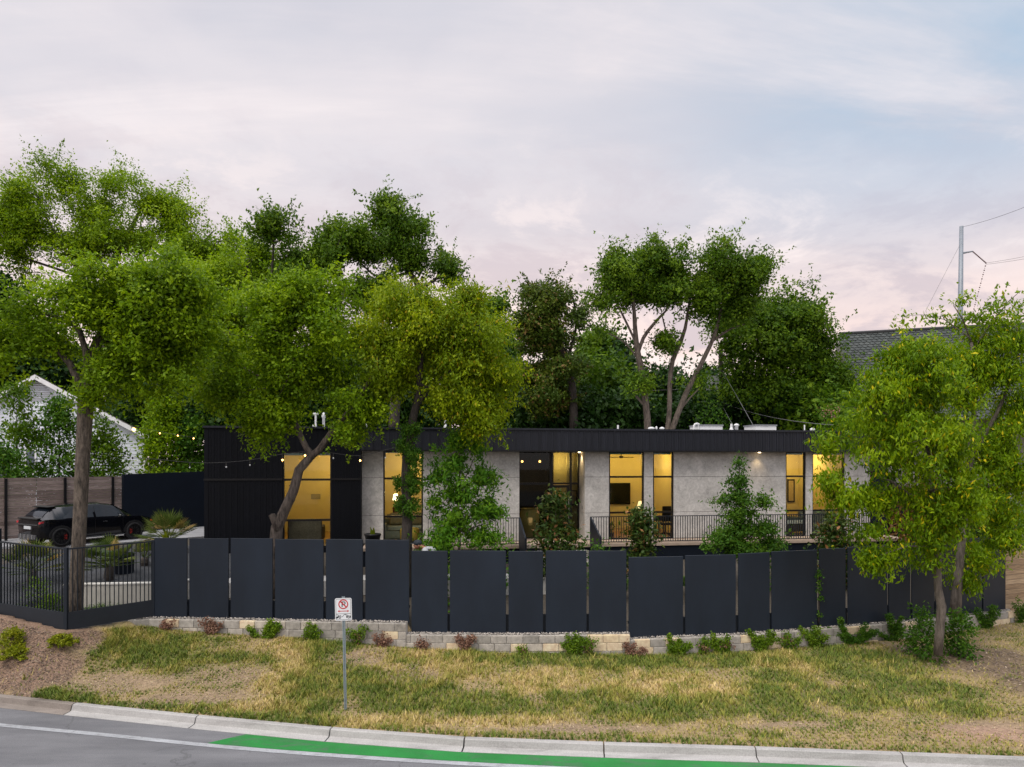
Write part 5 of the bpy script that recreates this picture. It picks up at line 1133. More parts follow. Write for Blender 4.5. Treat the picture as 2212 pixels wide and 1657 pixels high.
for a, b, zt0, zb0 in ((-24, 20, 975, 1035), (58, 76, 972, 1022)):
    x0, x1 = XP(a, Zw), XP(b, Zw); z1, z0 = W(0, zt0, Zw).z, W(0, zb0, Zw).z; q = MB(); q.box(x0-.1, x1+.1, Zw-.06, Zw-.02, z1, z1+.1); q.box(x0-.1, x0, Zw-.06, Zw-.02, z0, z1); q.box(x1, x1+.1, Zw-.06, Zw-.02, z0, z1); q.box(x0-.1, x1+.1, Zw-.08, Zw-.02, z0-.1, z0); wn = q.build('window', mat('white_trim', (.66, .67, .7)), wh); q = MB(); q.box(x0, x1, Zw-.045, Zw-.022, z0, z1); q.build('pane', mat('dark_window_pane', (.03, .05, .09), .1, spec=.8), wn)
q = MB(); q.box(ex-.14, ex+.01, Zw-.045, Zw-.02, 1.85, ez-.1); q.build('corner_board', mat('white_trim', (.66, .67, .7)), wh)

# scalloped roof building at the right: ridge rises towards us as it nears
ch = thing('slate_roof_building', 'large building with steep scalloped slate roof behind the bright roadside tree', 'building', (28, 44, 1.8))
Rl, Rr = W(1815, 722, 44), W(2330, 694, 41.0); dirr = (Rr-Rl).normalized(); down = Vector((-.10, -.62, -.78)); down = (down-dirr*down.dot(dirr)).normalized(); nrm = dirr.cross(down); nrm = nrm if nrm.y < 0 else -nrm
Lr, Ld = 24.0, 7.5; q = MB(); rs_ = random.Random(3)
row = 0; sp, rw = .31, .225
while row*rw < Ld:
    nn = int(Lr/sp)+2
    for i in range(nn):
        s0 = i*sp-(sp/2 if row % 2 else 0); 
        if s0+sp < 0 or s0 > Lr: continue
        o = Rl+dirr*s0+down*(row*rw); q.cur = rs_.random()*.9+.05; P_ = []
        for uu, vv in ((.0, -.06), (sp, -.06), (sp-.008, .17), (sp*.80, .245), (sp*.5, .275), (sp*.20, .245), (.008, .17)):
            P_.append(o+dirr*uu+down*vv+nrm*(.012+.055*(vv+.06)/.33))
        q.add([tuple(p) for p in P_], [tuple(range(7))])
    row += 1
q.build('roof', M_scallop, ch)
q = MB(); o = Rl; c8 = [o, o+dirr*Lr, o+dirr*Lr+down*Ld, o+down*Ld]; q.hexa([tuple(p-nrm*.12) for p in c8]+[tuple(p+nrm*.004) for p in c8]); q.build('roof_deck', M_shingle, ch)
q = MB(); q.tube([tuple(Rl-dirr*.05+nrm*.04), tuple(Rl+dirr*Lr+nrm*.04)], .11, 8); q.build('ridge_cap', mat('dark_ridge', (.03, .032, .036), .8), ch)
e0 = Rl+down*Ld; q = MB(); q.hexa([(e0.x+.3, e0.y+.6, 1.8), (e0.x+22, e0.y-1.2, 1.8), (e0.x+22, e0.y+9, 1.8), (e0.x+.3, e0.y+9, 1.8), (e0.x+.3, e0.y+.6, e0.z+.3), (e0.x+22, e0.y-1.2, e0.z+.3), (e0.x+22, e0.y+9, e0.z+.3), (e0.x+.3, e0.y+9, e0.z+.3)]); q.build('wall', mat('grey_stucco', (.22, .21, .2), .9, 0, .1, 2), ch)
q = MB(); bk_ = Vector((Rl.x+.15, Rl.y+.2, Rl.z-.2)); q.add([tuple(bk_), (e0.x+.3, e0.y+.6, e0.z), (e0.x+.3, e0.y+9.5, e0.z)], [(0, 1, 2)]); q.add([tuple(bk_+Vector((.15, 0, 0))), (e0.x+.45, e0.y+.6, e0.z), (e0.x+.45, e0.y+9.5, e0.z)], [(2, 1, 0)]); q.build('gable_wall', mat('grey_stucco', (.22, .21, .2)), ch)
# small gabled house glimpsed through the trunks
gh = thing('distant_house', 'small grey gabled house with brick chimney glimpsed through the tree trunks', 'house', (0, 58, 1.8)); Zg = 58.
g = lambda a, b: W(a, b, Zg); apx = g(1098, 880); q = MB(); q.prism([(g(1060, 0).x, 1.8), (g(1140, 0).x, 1.8), (g(1140, 0).x, g(0, 912).z), (apx.x, apx.z-.1), (g(1060, 0).x, g(0, 908).z)], Zg, Zg+8); q.build('wall', mat('dark_grey_boards', (.09, .09, .10), .8), gh)
q = MB()
for xx, zz in ((g(1048, 0).x, g(0, 915).z), (g(1150, 0).x, g(0, 918).z)): q.hexa([(apx.x, Zg-.5, apx.z), (xx, Zg-.5, zz), (xx, Zg+8, zz), (apx.x, Zg+8, apx.z), (apx.x, Zg-.5, apx.z+.22), (xx, Zg-.5, zz+.22), (xx, Zg+8, zz+.22), (apx.x, Zg+8, apx.z+.22)])
q.build('roof', mat('pale_grey_roof', (.22, .24, .27), .8), gh); q = MB(); a, b = g(1097, 0).x+1.0, g(1097, 0).x+2.0; q.box(a, b, Zg+.6, Zg+1.5, 2, g(0, 872).z); q.box(a-.06, b+.06, Zg+.54, Zg+1.56, g(0, 872).z, g(0, 868).z); q.build('chimney', mat('grey_brick', (.16, .17, .19), .9, 0, .3, 8), gh)
bg_ = thing('garden_shed', 'dark boarded shed and grill in shadow behind the bright roadside tree', 'shed', (17.5, 30, 1.8)); q = MB(); q.box(16.6, 21.5, 29.5, 32, 1.6, 4.1); q.build('wall', M_blackwall, bg_); q = MB(); q.hexa([(16.3, 29.1, 4.1), (21.8, 29.1, 4.1), (21.8, 32.3, 4.3), (16.3, 32.3, 4.3), (16.3, 29.1, 4.2), (21.8, 29.1, 4.2), (21.8, 32.3, 4.4), (16.3, 32.3, 4.4)]); q.build('roof', M_shingle, bg_)

# ------------------------------------------------------------------ poles and wires
Zp = 62.; b0 = W(2074, 730, Zp); t0 = W(2077, 489, Zp); up = thing('transmission_pole', 'tall grey steel transmission pole with insulator arm rising behind the slate roof', 'utility pole', (b0.x, Zp, 1.8)); M_pole = mat('grey_steel_pole', (.20, .23, .27), .5, .2, .12, 2)
q = MB(); q.tube([(b0.x-.1, Zp, 1.5), (b0.x, Zp, b0.z), (t0.x, Zp, t0.z)], [.33, .24, .165], 12); q.build('pole', M_pole, up, smooth=True)
def arm(y_, px0, py0, px1, py1): a, b = W(px0, py0, Zp), W(px1, py1, Zp); q = MB(); q.tube([tuple(a), tuple(b)], [.10, .06], 8); q.build('arm', M_pole, up)
arm(0, 2078, 547, 2101, 543); arm(0, 2076, 691, 2099, 686); arm(0, 2075, 775, 2098, 768)
q = MB()
for a, b in (((2101, 543), (2130, 568)), ((2130, 570), (2099, 686))):
    A_, B_ = W(*a, Zp), W(*b, Zp)
    for k in range(26): q.ball(tuple(A_.lerp(B_, k/25)), .065 if k % 2 else .04, 6, 4)
q.build('insulator', mat('brown_insulator', (.12, .07, .07), .5), up)
def wire(name, label, pts, r, m=None, sagm=0):
    q = MB(); a, b = Vector(pts[0]), Vector(pts[1]); q.tube([tuple(a.lerp(b, k/14)-Vector((0, 0, sagm*4*(k/14)*(1-k/14)))) for k in range(15)], r, 5); return tag(q.build(name, m or M_wire), label, 'wire')
wire('power_line', 'thin dark line leaving the top of the steel pole', (W(2080, 490, Zp), W(2330, 395, 45)), .014, M_cable, .3)
wire('power_line', 'upper of two thin lines leaving the insulator of the steel pole', (W(2131, 568, Zp), W(2330, 528, 45)), .011, M_cable, .1); wire('power_line', 'lower of two thin lines leaving the insulator of the steel pole', (W(2131, 571, Zp), W(2330, 536, 45)), .011, M_cable, .1)
wire('guy_wire', 'faint slanting wire running down leftward from the steel pole', (W(2073, 530, Zp), W(1985, 700, 60)), .014)
Zo = 44.; a = W(1557, 740, Zo); wp = thing('wooden_pole', 'dark wooden utility pole among the dim trees behind the roof', 'utility pole', (a.x, Zo, 1.8)); q = MB(); q.tube([(a.x, Zo, 1.5), (a.x, Zo, a.z)], [.17, .13], 10); q.build('pole', M_bark2, wp, smooth=True); q = MB(); q.cbox((a.x-.55, Zo-.1, W(0, 828, Zo).z), (.7, .4, .9)); q.build('transformer', mat('pale_transformer', (.32, .34, .37), .5), wp)
wire('service_wire', 'longer slack wire from the wooden pole down to the far end of the house', (W(1560, 870, Zo), W(1800, 918, 31)), .012, None, .25); wire('service_wire', 'steep guy wire from the wooden pole to the roof near the turbine vent', (W(1558, 872, Zo), H(U(1597, 3), 3, 6.3)), .012); wire('service_wire', 'steep guy wire from the wooden pole to the larger skylight', (W(1560, 800, Zo), H(U(1637, 3), 3, 6.5)), .012); wire('service_wire', 'level thin wire crossing behind the three-trunk tree', (W(1370, 845, Zo), W(1560, 838, Zo)), .010)

# string lights: cable and bulbs
def string_lights(label, pts, bulbs):
    P = [W(*p) for p in pts]; st = thing('string_lights', label, 'string lights', tuple(P[0])); sp = smooth_path([(p.x, p.y, p.z, .008) for p in P], .35); q = MB(); q.tube([tuple(r[:3]) for r in sp], .0075, 5); q.build('cable', M_cable, st)
    for bx, by, on in bulbs:
        d = np.abs((sp[:, 0]/sp[:, 1])*FPX+CX-bx); i = int(np.argmin(d)); p = sp[i]; zb_ = EYE+(HY-by)/FPX*p[1]
        q = MB(); q.tube([(p[0], p[1], p[2]), (p[0], p[1], zb_+.07)], .012, 6); q.lathe((p[0], p[1], zb_+.03), [(.018, .0), (.022, .02), (.02, .08)], 8); so = q.build('socket', M_cable, st)
        q = MB(); q.ball((p[0], p[1], zb_), ((.075, .075, .085) if on == 2 else (.03, .03, .036)) if on else (.024, .024, .032), 10, 8); q.build('bulb', M_bulb_on if on else M_bulb_off, st, smooth=True)
string_lights('string of bulbs hung across the front of the black end of the house', [(255, 985, 22.5), (345, 993, 22.8), (410, 999, 23), (465, 1000, 23), (540, 994, 23.1), (610, 981, 23.2), (680, 975, 23.3), (720, 979, 23.4), (778, 985, 23.5), (832, 972, 23.6), (905, 958, 23.6)], [(288, 994, 0), (346, 1001, 0), (411, 1010, 0), (478, 1009, 0), (541, 1005, 0), (600, 994, 1), (652, 984, 1), (708, 990, 0), (774, 995, 1), (831, 989, 0)])
string_lights('string of small lit bulbs sagging in the hedge beside the white house', [(250, 905, 34), (289, 921, 34), (345, 932, 34), (384, 940, 33.5), (418, 945, 33)], [(289, 928, 2), (345, 936, 1), (382, 941, 1), (421, 947, 1)])
# ------------------------------------------------------------------ trees. T() turns photo columns/rows at a known distance into trunk points
def T(Z, *pts): return [(*W(p[0], p[1], p[3] if len(p) > 3 else Z), p[2]) for p in pts]
def Bs(Z, *bl): return [blob(b[0], b[1], b[5] if len(b) > 5 else Z, b[2], b[3], b[4]) for b in bl]
tree('oak_tree', 'large oak with furrowed trunk rising behind the barred railing by the road', 'tree', None,
  [T(17.3, (162, 1345, 0.179), (166, 1240, 0.163), (172, 1130, 0.160), (178, 1000, 0.163), (184, 890, 0.179), (188, 830, 0.182), (196, 780, 0.152), (212, 735, 0.114), (238, 690, 0.091), (262, 640, 0.068), (270, 600, 0.046)),
   T(17.2, (184, 850, 0.114), (165, 815, 0.091), (150, 785, 0.076), (128, 760, 0.068), (95, 738, 0.057), (50, 722, 0.046), (0, 705, 0.030)),
   T(17.0, (190, 800, 0.091), (185, 760, 0.076), (172, 715, 0.065), (150, 695, 0.053), (110, 680, 0.042), (20, 676, 0.030)),
   T(17.6, (212, 735, 0.068), (255, 745, 0.053), (320, 735, 0.038), (380, 700, 0.030))],
  Bs(17.2, (285, 610, 105, 42, 1.5), (190, 640, 70, 40, 1.3), (345, 655, 95, 40, 1.5), (270, 690, 90, 45, 1.2), (390, 715, 60, 48, 1.2), (330, 760, 90, 50, 1.3), (60, 690, 70, 60, 1.3), (20, 760, 50, 60, 1.2), (420, 620, 60, 40, 1.3), (120, 740, 40, 30, 1), (250, 800, 40, 26, .8), (300, 835, 55, 30, 1), (215, 855, 30, 18, .7), (400, 790, 50, 40, 1.1)), 820, 92, (.105, .060), L_oak, M_bark1, 11, spread=.50, branches=110)
tree('oak_tree', 'tallest spreading oak with open dark limbs against the sky above the car', 'tree', None,
  [T(52, (250, 1090, .5), (244, 860, .42), (230, 720, .36), (235, 620, .28), (250, 560, .2), (290, 480, .14), (320, 420, .08)), T(52, (232, 700, .18), (190, 620, .15), (140, 540, .12), (100, 470, .08), (70, 400, .05)), T(52, (236, 640, .15), (320, 590, .12), (400, 560, .09), (460, 500, .05)), T(52, (180, 600, .10), (90, 570, .09), (0, 540, .07))],
  Bs(52, (200, 450, 50, 50, 2.6), (180, 520, 60, 45, 2.6), (90, 500, 60, 50, 2.6), (340, 470, 70, 60, 2.6), (400, 550, 60, 50, 2.6), (30, 460, 60, 70, 2.6), (60, 420, 75, 62, 2.9), (130, 390, 60, 45, 2.6), (150, 470, 60, 50, 2.6), (10, 480, 60, 70, 2.9), (250, 390, 40, 36, 2.3), (310, 420, 75, 55, 2.9), (370, 470, 60, 60, 2.9), (240, 500, 60, 50, 2.9), (300, 530, 80, 45, 2.9), (430, 560, 60, 55, 2.9), (500, 530, 65, 50, 2.9), (540, 600, 60, 70, 2.9), (460, 640, 70, 60, 2.9), (60, 560, 70, 45, 2.9), (180, 560, 60, 40, 2.6), (10, 620, 50, 60, 2.6), (390, 620, 60, 50, 2.6)), 1350, 88, (.20, .115), L_oak, M_bark2, 12, spread=1.1, branches=170, r_tip=.026, shell=.36)
tree('oak_tree', 'full rounded oak filling the gap between the roadside oak and the leaning tree', 'tree', None,
  [T(40, (505, 1010, .40), (508, 900, .34), (500, 800, .28), (500, 700, .2), (520, 620, .12), (540, 560, .06)), T(40, (502, 780, .15), (440, 720, .12), (400, 650, .07)), T(40, (500, 720, .14), (570, 660, .1), (610, 600, .06))],
  Bs(40, (500, 590, 70, 50, 2.2), (560, 560, 50, 50, 2), (430, 640, 60, 60, 2.2), (500, 670, 80, 60, 2.4), (580, 650, 60, 60, 2.2), (430, 740, 70, 60, 2.4), (520, 760, 80, 60, 2.4), (600, 720, 60, 60, 2.2), (460, 830, 70, 50, 2.2), (560, 830, 60, 50, 2), (640, 640, 50, 50, 2), (390, 580, 40, 50, 2)), 950, 84, (.17, .10), L_oak, M_bark2, 22, spread=.8, branches=110, r_tip=.02, shell=.36)
tree('leaning_tree', 'tree with pale leaning forked trunk crossing the lit window of the black house end', 'tree', None,
  [T(20, (590, 1300, 0.202), (593, 1200, 0.185), (598, 1140, 0.172), (616, 1100, 0.146), (634, 1060, 0.138), (646, 1015, 0.133), (668, 990, 0.120), (690, 970, 0.099), (712, 940, 0.095), (732, 912, 0.086), (768, 872, 0.073), (800, 820, 0.060), (822, 760, 0.043), (830, 700, 0.026)),
   T(20.1, (676, 984, 0.095), (662, 968, 0.086), (648, 940, 0.086), (634, 905, 0.077), (622, 875, 0.073), (612, 830, 0.065), (606, 770, 0.052), (600, 700, 0.043)),
   T(19.9, (598, 1145, 0.095), (592, 1125, 0.095), (587, 1112, 0.099), (586, 1110, 0.002)),
   T(20.1, (620, 860, 0.052), (570, 820, 0.043), (520, 790, 0.034)), T(20.1, (606, 740, 0.043), (650, 700, 0.039), (700, 690, 0.026))],
  Bs(20, (600, 740, 80, 60, 1.6), (540, 790, 70, 60, 1.5), (480, 830, 50, 60, 1.3), (640, 800, 60, 60, 1.5), (600, 880, 60, 55, 1.3), (650, 660, 90, 50, 1.6), (740, 720, 60, 60, 1.5), (720, 800, 55, 50, 1.4), (770, 870, 52, 48, 1.2), (760, 920, 34, 30, .9), (560, 650, 60, 50, 1.5), (500, 740, 50, 50, 1.4), (560, 910, 40, 40, 1), (690, 620, 70, 50, 1.5)), 760, 92, (.108, .062), L_oak, M_bark4, 13, spread=.50, branches=120, twig_drop=.5)
tree('weeping_tree', 'yellow-green drooping tree with dark trunk between the living room window and the young tree', 'tree', None,
  [T(20.3, (880, 1300, .17), (878, 1190, .165), (880, 1110, .15), (876, 1030, .13), (882, 960, .13), (893, 900, .12), (905, 850, .10), (908, 790, .085), (915, 730, .07), (930, 680, .04)), T(20.3, (896, 880, .07), (930, 840, .06), (975, 800, .05), (1040, 780, .035)), T(20.3, (905, 820, .06), (870, 770, .05), (830, 740, .035)), T(20.2, (905, 830, .05), (960, 850, .035), (1010, 900, .025))],
  Bs(20.3, (880, 645, 80, 42, 1.5), (960, 690, 100, 45, 1.7), (900, 730, 90, 45, 1.5), (1040, 720, 60, 50, 1.5), (1080, 780, 48, 55, 1.3), (1000, 780, 70, 50, 1.5), (850, 790, 60, 50, 1.3), (1030, 850, 58, 55, 1.2), (970, 850, 45, 45, 1.1), (1040, 905, 42, 38, 1), (820, 720, 50, 45, 1.3), (1010, 640, 50, 30, 1.2)), 800, 98, (.112, .050), L_yellow, M_bark2, 14, spread=.48, branches=130, twig_drop=1.0, droop=.6)
tree('dark_oak', 'dark upright oak poking above the treeline at the middle left with ragged top', 'tree', None,
  [T(38, (850, 930, .30), (860, 800, .26), (890, 690, .22), (905, 625, .18), (880, 580, .14), (868, 520, .10), (860, 450, .05)), T(38, (905, 630, .10), (945, 600, .08), (985, 585, .05)), T(38, (880, 590, .08), (820, 600, .06), (770, 560, .05)), T(38, (880, 700, .10), (780, 660, .10), (720, 590, .06), (690, 520, .04)), T(38, (860, 760, .10), (720, 720, .12), (600, 660, .09), (590, 540, .06), (600, 480, .04))],
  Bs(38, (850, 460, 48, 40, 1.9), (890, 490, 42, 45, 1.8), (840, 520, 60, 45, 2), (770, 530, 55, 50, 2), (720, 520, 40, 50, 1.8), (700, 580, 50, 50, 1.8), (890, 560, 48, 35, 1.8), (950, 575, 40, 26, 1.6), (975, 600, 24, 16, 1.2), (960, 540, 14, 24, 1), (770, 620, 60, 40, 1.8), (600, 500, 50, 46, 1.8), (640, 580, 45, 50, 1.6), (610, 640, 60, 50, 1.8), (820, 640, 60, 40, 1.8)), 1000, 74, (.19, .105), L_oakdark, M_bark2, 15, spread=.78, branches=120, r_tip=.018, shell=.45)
tree('browning_tree', 'half bare tree with rusty dead foliage left of the three-trunk tree', 'tree', None,
  [T(41, (1240, 930, .28), (1235, 830, .24), (1215, 760, .2), (1190, 690, .14), (1180, 630, .08)), T(41, (1225, 790, .12), (1150, 740, .1), (1120, 690, .06)), T(41, (1225, 780, .1), (1245, 700, .08), (1235, 630, .05))],
  Bs(41, (1170, 650, 55, 48, 2), (1220, 640, 40, 40, 1.8), (1140, 690, 40, 45, 1.8), (1245, 690, 30, 50, 1.6), (1180, 730, 60, 45, 2), (1220, 790, 60, 50, 2), (1150, 800, 60, 60, 2), (1200, 860, 70, 45, 2)), 560, 80, (.19, .11), L_brown, M_bark2, 16, spread=.72, branches=130, r_tip=.022, shell=.5)
tree('three_trunk_tree', 'tall tree with three bare forking trunks and rounded crown behind the flat roof', 'tree', None,
  [T(36, (1400, 945, 0.192), (1398, 900, 0.178), (1392, 850, 0.170), (1385, 800, 0.163), (1376, 752, 0.148), (1372, 710, 0.118), (1368, 650, 0.081), (1360, 600, 0.052)), T(36, (1378, 765, 0.096), (1390, 730, 0.096), (1412, 700, 0.081), (1440, 670, 0.052)), T(36, (1395, 880, 0.074), (1378, 860, 0.067), (1362, 845, 0.044)), T(36, (1376, 745, 0.067), (1350, 690, 0.059), (1325, 640, 0.044)), T(36, (1382, 780, 0.052), (1350, 740, 0.044), (1315, 720, 0.030)),
   T(36.3, (1440, 945, 0.148), (1446, 890, 0.133), (1447, 830, 0.126), (1453, 780, 0.118), (1470, 740, 0.111), (1480, 710, 0.089), (1490, 650, 0.059), (1500, 600, 0.037)), T(36.3, (1456, 770, 0.052), (1440, 720, 0.044), (1430, 680, 0.030)),
   T(36.2, (1446, 945, 0.163), (1462, 900, 0.148), (1482, 850, 0.141), (1505, 805, 0.126), (1525, 765, 0.118), (1545, 720, 0.096), (1560, 660, 0.067), (1570, 600, 0.044)), T(36.2, (1535, 740, 0.074), (1575, 712, 0.059), (1610, 700, 0.037)), T(36.2, (1470, 885, 0.059), (1490, 860, 0.044), (1510, 840, 0.030))],
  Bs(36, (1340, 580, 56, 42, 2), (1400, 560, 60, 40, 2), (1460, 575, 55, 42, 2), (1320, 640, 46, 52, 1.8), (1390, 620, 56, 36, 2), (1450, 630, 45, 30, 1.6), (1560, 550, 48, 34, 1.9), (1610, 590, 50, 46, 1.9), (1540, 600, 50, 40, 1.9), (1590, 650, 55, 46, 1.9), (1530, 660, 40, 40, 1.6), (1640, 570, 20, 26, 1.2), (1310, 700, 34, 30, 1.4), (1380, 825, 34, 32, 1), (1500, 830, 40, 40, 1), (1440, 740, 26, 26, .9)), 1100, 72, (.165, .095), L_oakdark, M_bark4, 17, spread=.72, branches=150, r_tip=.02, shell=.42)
tree('round_tree', 'broad dense dark green tree between the three-trunk tree and the slate roof', 'tree', None,
  [T(42, (1680, 940, .36), (1685, 850, .32), (1690, 780, .25), (1690, 700, .15)), T(42, (1688, 800, .15), (1620, 770, .12), (1560, 770, .06)), T(42, (1690, 790, .14), (1750, 770, .1), (1790, 770, .05))],
  Bs(42, (1660, 690, 80, 55, 2.5), (1720, 690, 60, 55, 2.5), (1610, 740, 60, 60, 2.5), (1680, 760, 90, 60, 3), (1760, 760, 50, 55, 2.5), (1790, 800, 36, 50, 2), (1640, 830, 90, 50, 3), (1730, 840, 70, 50, 2.5), (1580, 700, 40, 50, 2), (1800, 850, 26, 40, 2)), 760, 100, (.21, .12), L_oakdark, M_bark2, 18, spread=.95, branches=70, r_tip=.02, shell=.28)
tree('roadside_tree', 'bright lime-leaved tree standing in front of the block wall at the roadside', 'tree', None,
  [T(16.6, (2026, 1415, .105), (2030, 1360, .10), (2034, 1310, .105), (2026, 1270, .088), (2026, 1210, .08), (2018, 1130, .075), (2012, 1060, .068), (2005, 980, .07), (1990, 900, .06), (1975, 820, .04), (1965, 760, .025)), T(16.6, (2018, 1130, .05), (1975, 1075, .042), (1925, 1040, .032), (1870, 1020, .02)), T(16.5, (2012, 1060, .045), (2060, 1000, .04), (2100, 950, .03)), T(16.4, (2022, 1180, .03), (1960, 1180, .025), (1900, 1200, .014)), T(16.5, (2005, 980, .04), (1930, 900, .03), (1880, 880, .02))],
  Bs(16.5, (1960, 790, 75, 55, 1.2), (1900, 850, 70, 60, 1.2), (2000, 850, 70, 60, 1.3), (1850, 930, 60, 50, 1.1), (1930, 930, 80, 55, 1.4), (2030, 930, 70, 60, 1.3), (1870, 1000, 60, 45, 1.1), (1960, 1010, 70, 45, 1.3), (2060, 1010, 60, 50, 1.2), (1800, 985, 24, 30, .6), (1790, 960, 20, 16, .6), (1830, 1085, 34, 34, .7), (1900, 1080, 50, 36, .9), (2000, 1090, 55, 45, 1), (1950, 1140, 45, 30, .8), (1870, 1215, 30, 15, .5), (2020, 1170, 60, 24, .7), (2080, 1080, 40, 50, .9), (1800, 1040, 18, 26, .5), (1945, 745, 40, 24, .8), (1990, 760, 60, 40, 1), (2040, 1110, 60, 50, 1), (1890, 1200, 40, 22, .6), (1880, 1150, 40, 24, .6), (2000, 1215, 50, 18, .6), (1935, 1185, 34, 24, .6), (2060, 1195, 44, 26, .7)), 820, 58, (.125, .040), L_bright, M_bark3, 19, spread=.32, flat=.95, bent=True, droop=.8, branches=190, r_tip=.006, shell=.42)
tree('roadside_tree', 'taller sparser bright tree with stouter trunk behind the lime-leaved one, against the slate roof', 'tree', None,
  [T(18.6, (2064, 1335, .15), (2066, 1290, .135), (2072, 1230, .115), (2078, 1170, .10), (2086, 1090, .085), (2096, 1000, .075), (2104, 900, .06), (2105, 800, .06), (2098, 740, .045), (2080, 690, .025), (2060, 660, .012)), T(18.6, (2104, 980, .055), (2150, 900, .05), (2180, 830, .04), (2200, 760, .025), (2195, 690, .012)), T(18.6, (2100, 760, .03), (2140, 700, .022), (2180, 650, .012)), T(18.6, (2096, 730, .022), (2040, 690, .015), (1990, 680, .008)), T(18.6, (2112, 900, .03), (2060, 860, .02)), T(18.6, (2092, 1090, .04), (2150, 1040, .03), (2200, 1020, .02))],
  Bs(18.6, (2110, 690, 80, 26, 1.1), (2160, 660, 60, 24, 1), (2180, 700, 50, 30, 1), (2020, 685, 26, 10, .5), (1945, 692, 20, 16, .4), (2080, 650, 20, 12, .5)), 70, 20, (.12, .05), L_bright, M_bark3, 20, spread=.28, branches=70, r_tip=.005, shell=.5, bent=True, droop=.5)
# the denser lower crown of the taller tree belongs to the same stem: a second crown mesh under the same root
root9 = [o for o in S.objects if o.get('label', '').startswith('taller sparser')][0]
def extra_crown(root, blobs, ncl, per, lsize, leaf, seed, spread=.34, bent=True, droop=.8, flat=.7, shell=.42, vlo=0):
    rs = np.random.default_rng(seed); C, D = crown_points(blobs, ncl, rs, shell); idx = np.repeat(np.arange(ncl), per); N = len(idx); off = unit(rs.normal(size=(N, 3)))*(rs.random(N)**.45)[:, None]*spread*(.6+.8*rs.random(ncl))[idx][:, None]; off[:, 2] *= flat
    c = C[idx]+off; out = unit(off+.6*D[idx]); nrm = unit(rs.normal(size=(N, 3))*.75+out*.7+np.array([0, 0, .55])); ax = unit(rs.normal(size=(N, 3))+out*.5+np.array([0, 0, -droop*2])); v = np.clip(.5*rs.random(ncl)[idx]+.5*rs.random(N), 0, .92); v = np.where(rs.random(N) < .03, 1, v)
    return leaf_mesh('crown', c, ax, nrm, lsize[0]*(.6+.8*rs.random(N)), lsize[1]*(.6+.8*rs.random(N)), v, leaf, root, bent)
extra_crown(root9, Bs(18.6, (2160, 800, 56, 60, 1.2), (2190, 880, 50, 70, 1.2), (2110, 800, 40, 50, 1), (2150, 960, 60, 55, 1.2), (2190, 1030, 50, 60, 1.1), (2120, 1070, 45, 50, 1), (2180, 1120, 46, 46, 1), (2110, 1205, 54, 40, .9), (2090, 1250, 26, 40, .6), (2200, 740, 40, 40, 1), (2080, 860, 50, 60, 1), (2080, 780, 50, 50, 1), (2140, 740, 50, 40, 1), (2150, 1000, 70, 60, 1.2), (2060, 960, 50, 60, 1), (2170, 1170, 50, 40, 1)), 560, 56, (.12, .040), L_bright, 21, spread=.32, flat=.95)

# darker trees filling in behind the house, one by one
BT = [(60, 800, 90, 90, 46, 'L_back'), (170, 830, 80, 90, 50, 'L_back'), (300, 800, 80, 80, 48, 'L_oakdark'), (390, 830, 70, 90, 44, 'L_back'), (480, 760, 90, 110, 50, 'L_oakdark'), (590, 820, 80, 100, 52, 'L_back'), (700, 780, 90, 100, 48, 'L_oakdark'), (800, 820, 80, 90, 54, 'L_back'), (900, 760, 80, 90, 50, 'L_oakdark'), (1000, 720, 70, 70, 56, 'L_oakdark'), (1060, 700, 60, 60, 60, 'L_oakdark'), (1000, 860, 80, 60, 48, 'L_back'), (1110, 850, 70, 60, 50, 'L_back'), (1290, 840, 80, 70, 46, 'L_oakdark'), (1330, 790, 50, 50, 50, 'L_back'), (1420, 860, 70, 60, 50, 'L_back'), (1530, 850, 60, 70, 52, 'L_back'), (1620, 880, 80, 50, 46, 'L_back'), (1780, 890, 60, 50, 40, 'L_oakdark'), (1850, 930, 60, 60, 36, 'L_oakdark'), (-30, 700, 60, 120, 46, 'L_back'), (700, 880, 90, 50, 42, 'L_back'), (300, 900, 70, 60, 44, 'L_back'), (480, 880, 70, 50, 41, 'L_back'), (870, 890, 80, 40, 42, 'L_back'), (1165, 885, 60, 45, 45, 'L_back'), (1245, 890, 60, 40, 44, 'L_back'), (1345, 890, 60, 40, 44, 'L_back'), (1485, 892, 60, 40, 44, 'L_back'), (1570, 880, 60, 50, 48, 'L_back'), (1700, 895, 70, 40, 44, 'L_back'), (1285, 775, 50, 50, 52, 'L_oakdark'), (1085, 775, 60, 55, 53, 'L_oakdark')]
DESC = ['at the far left edge behind the white house', 'above the ridge of the white house', 'between the white house and the leaning tree, lighter green', 'rising behind the hedge by the white house', 'tall and mid-left, behind the roadside oak crown', 'behind the leaning tree\'s upper fork', 'behind the crown of the leaning tree, mid-left', 'deep in the gap right of the leaning tree', 'behind the yellow-green weeping tree', 'low rounded top in the skyline dip at mid picture', 'small rounded top left of the browning tree', 'below the skyline dip, over the roof cone vent', 'over the distant gabled house', 'left of the three bare trunks', 'small one touching the three-trunk tree\'s left limb', 'low between the three bare trunks', 'behind the dark wooden pole', 'over the larger skylight', 'left foot of the slate roof', 'beside the near end of the slate roof, partly behind the bright tree', 'cut by the left picture edge', 'low above the roof pipes', 'low behind the white house eave', 'low above the black house end', 'low left of the weeping trunk', 'low under the browning tree', 'low between the browning tree and the three-trunk tree', 'at the foot of the leftmost bare trunk', 'low right of the bare trunks', 'close beside the dark wooden pole', 'low under the round dark tree', 'filling the gap just left of the three-trunk tree crown', 'just right of the weeping tree, filling the skyline dip']
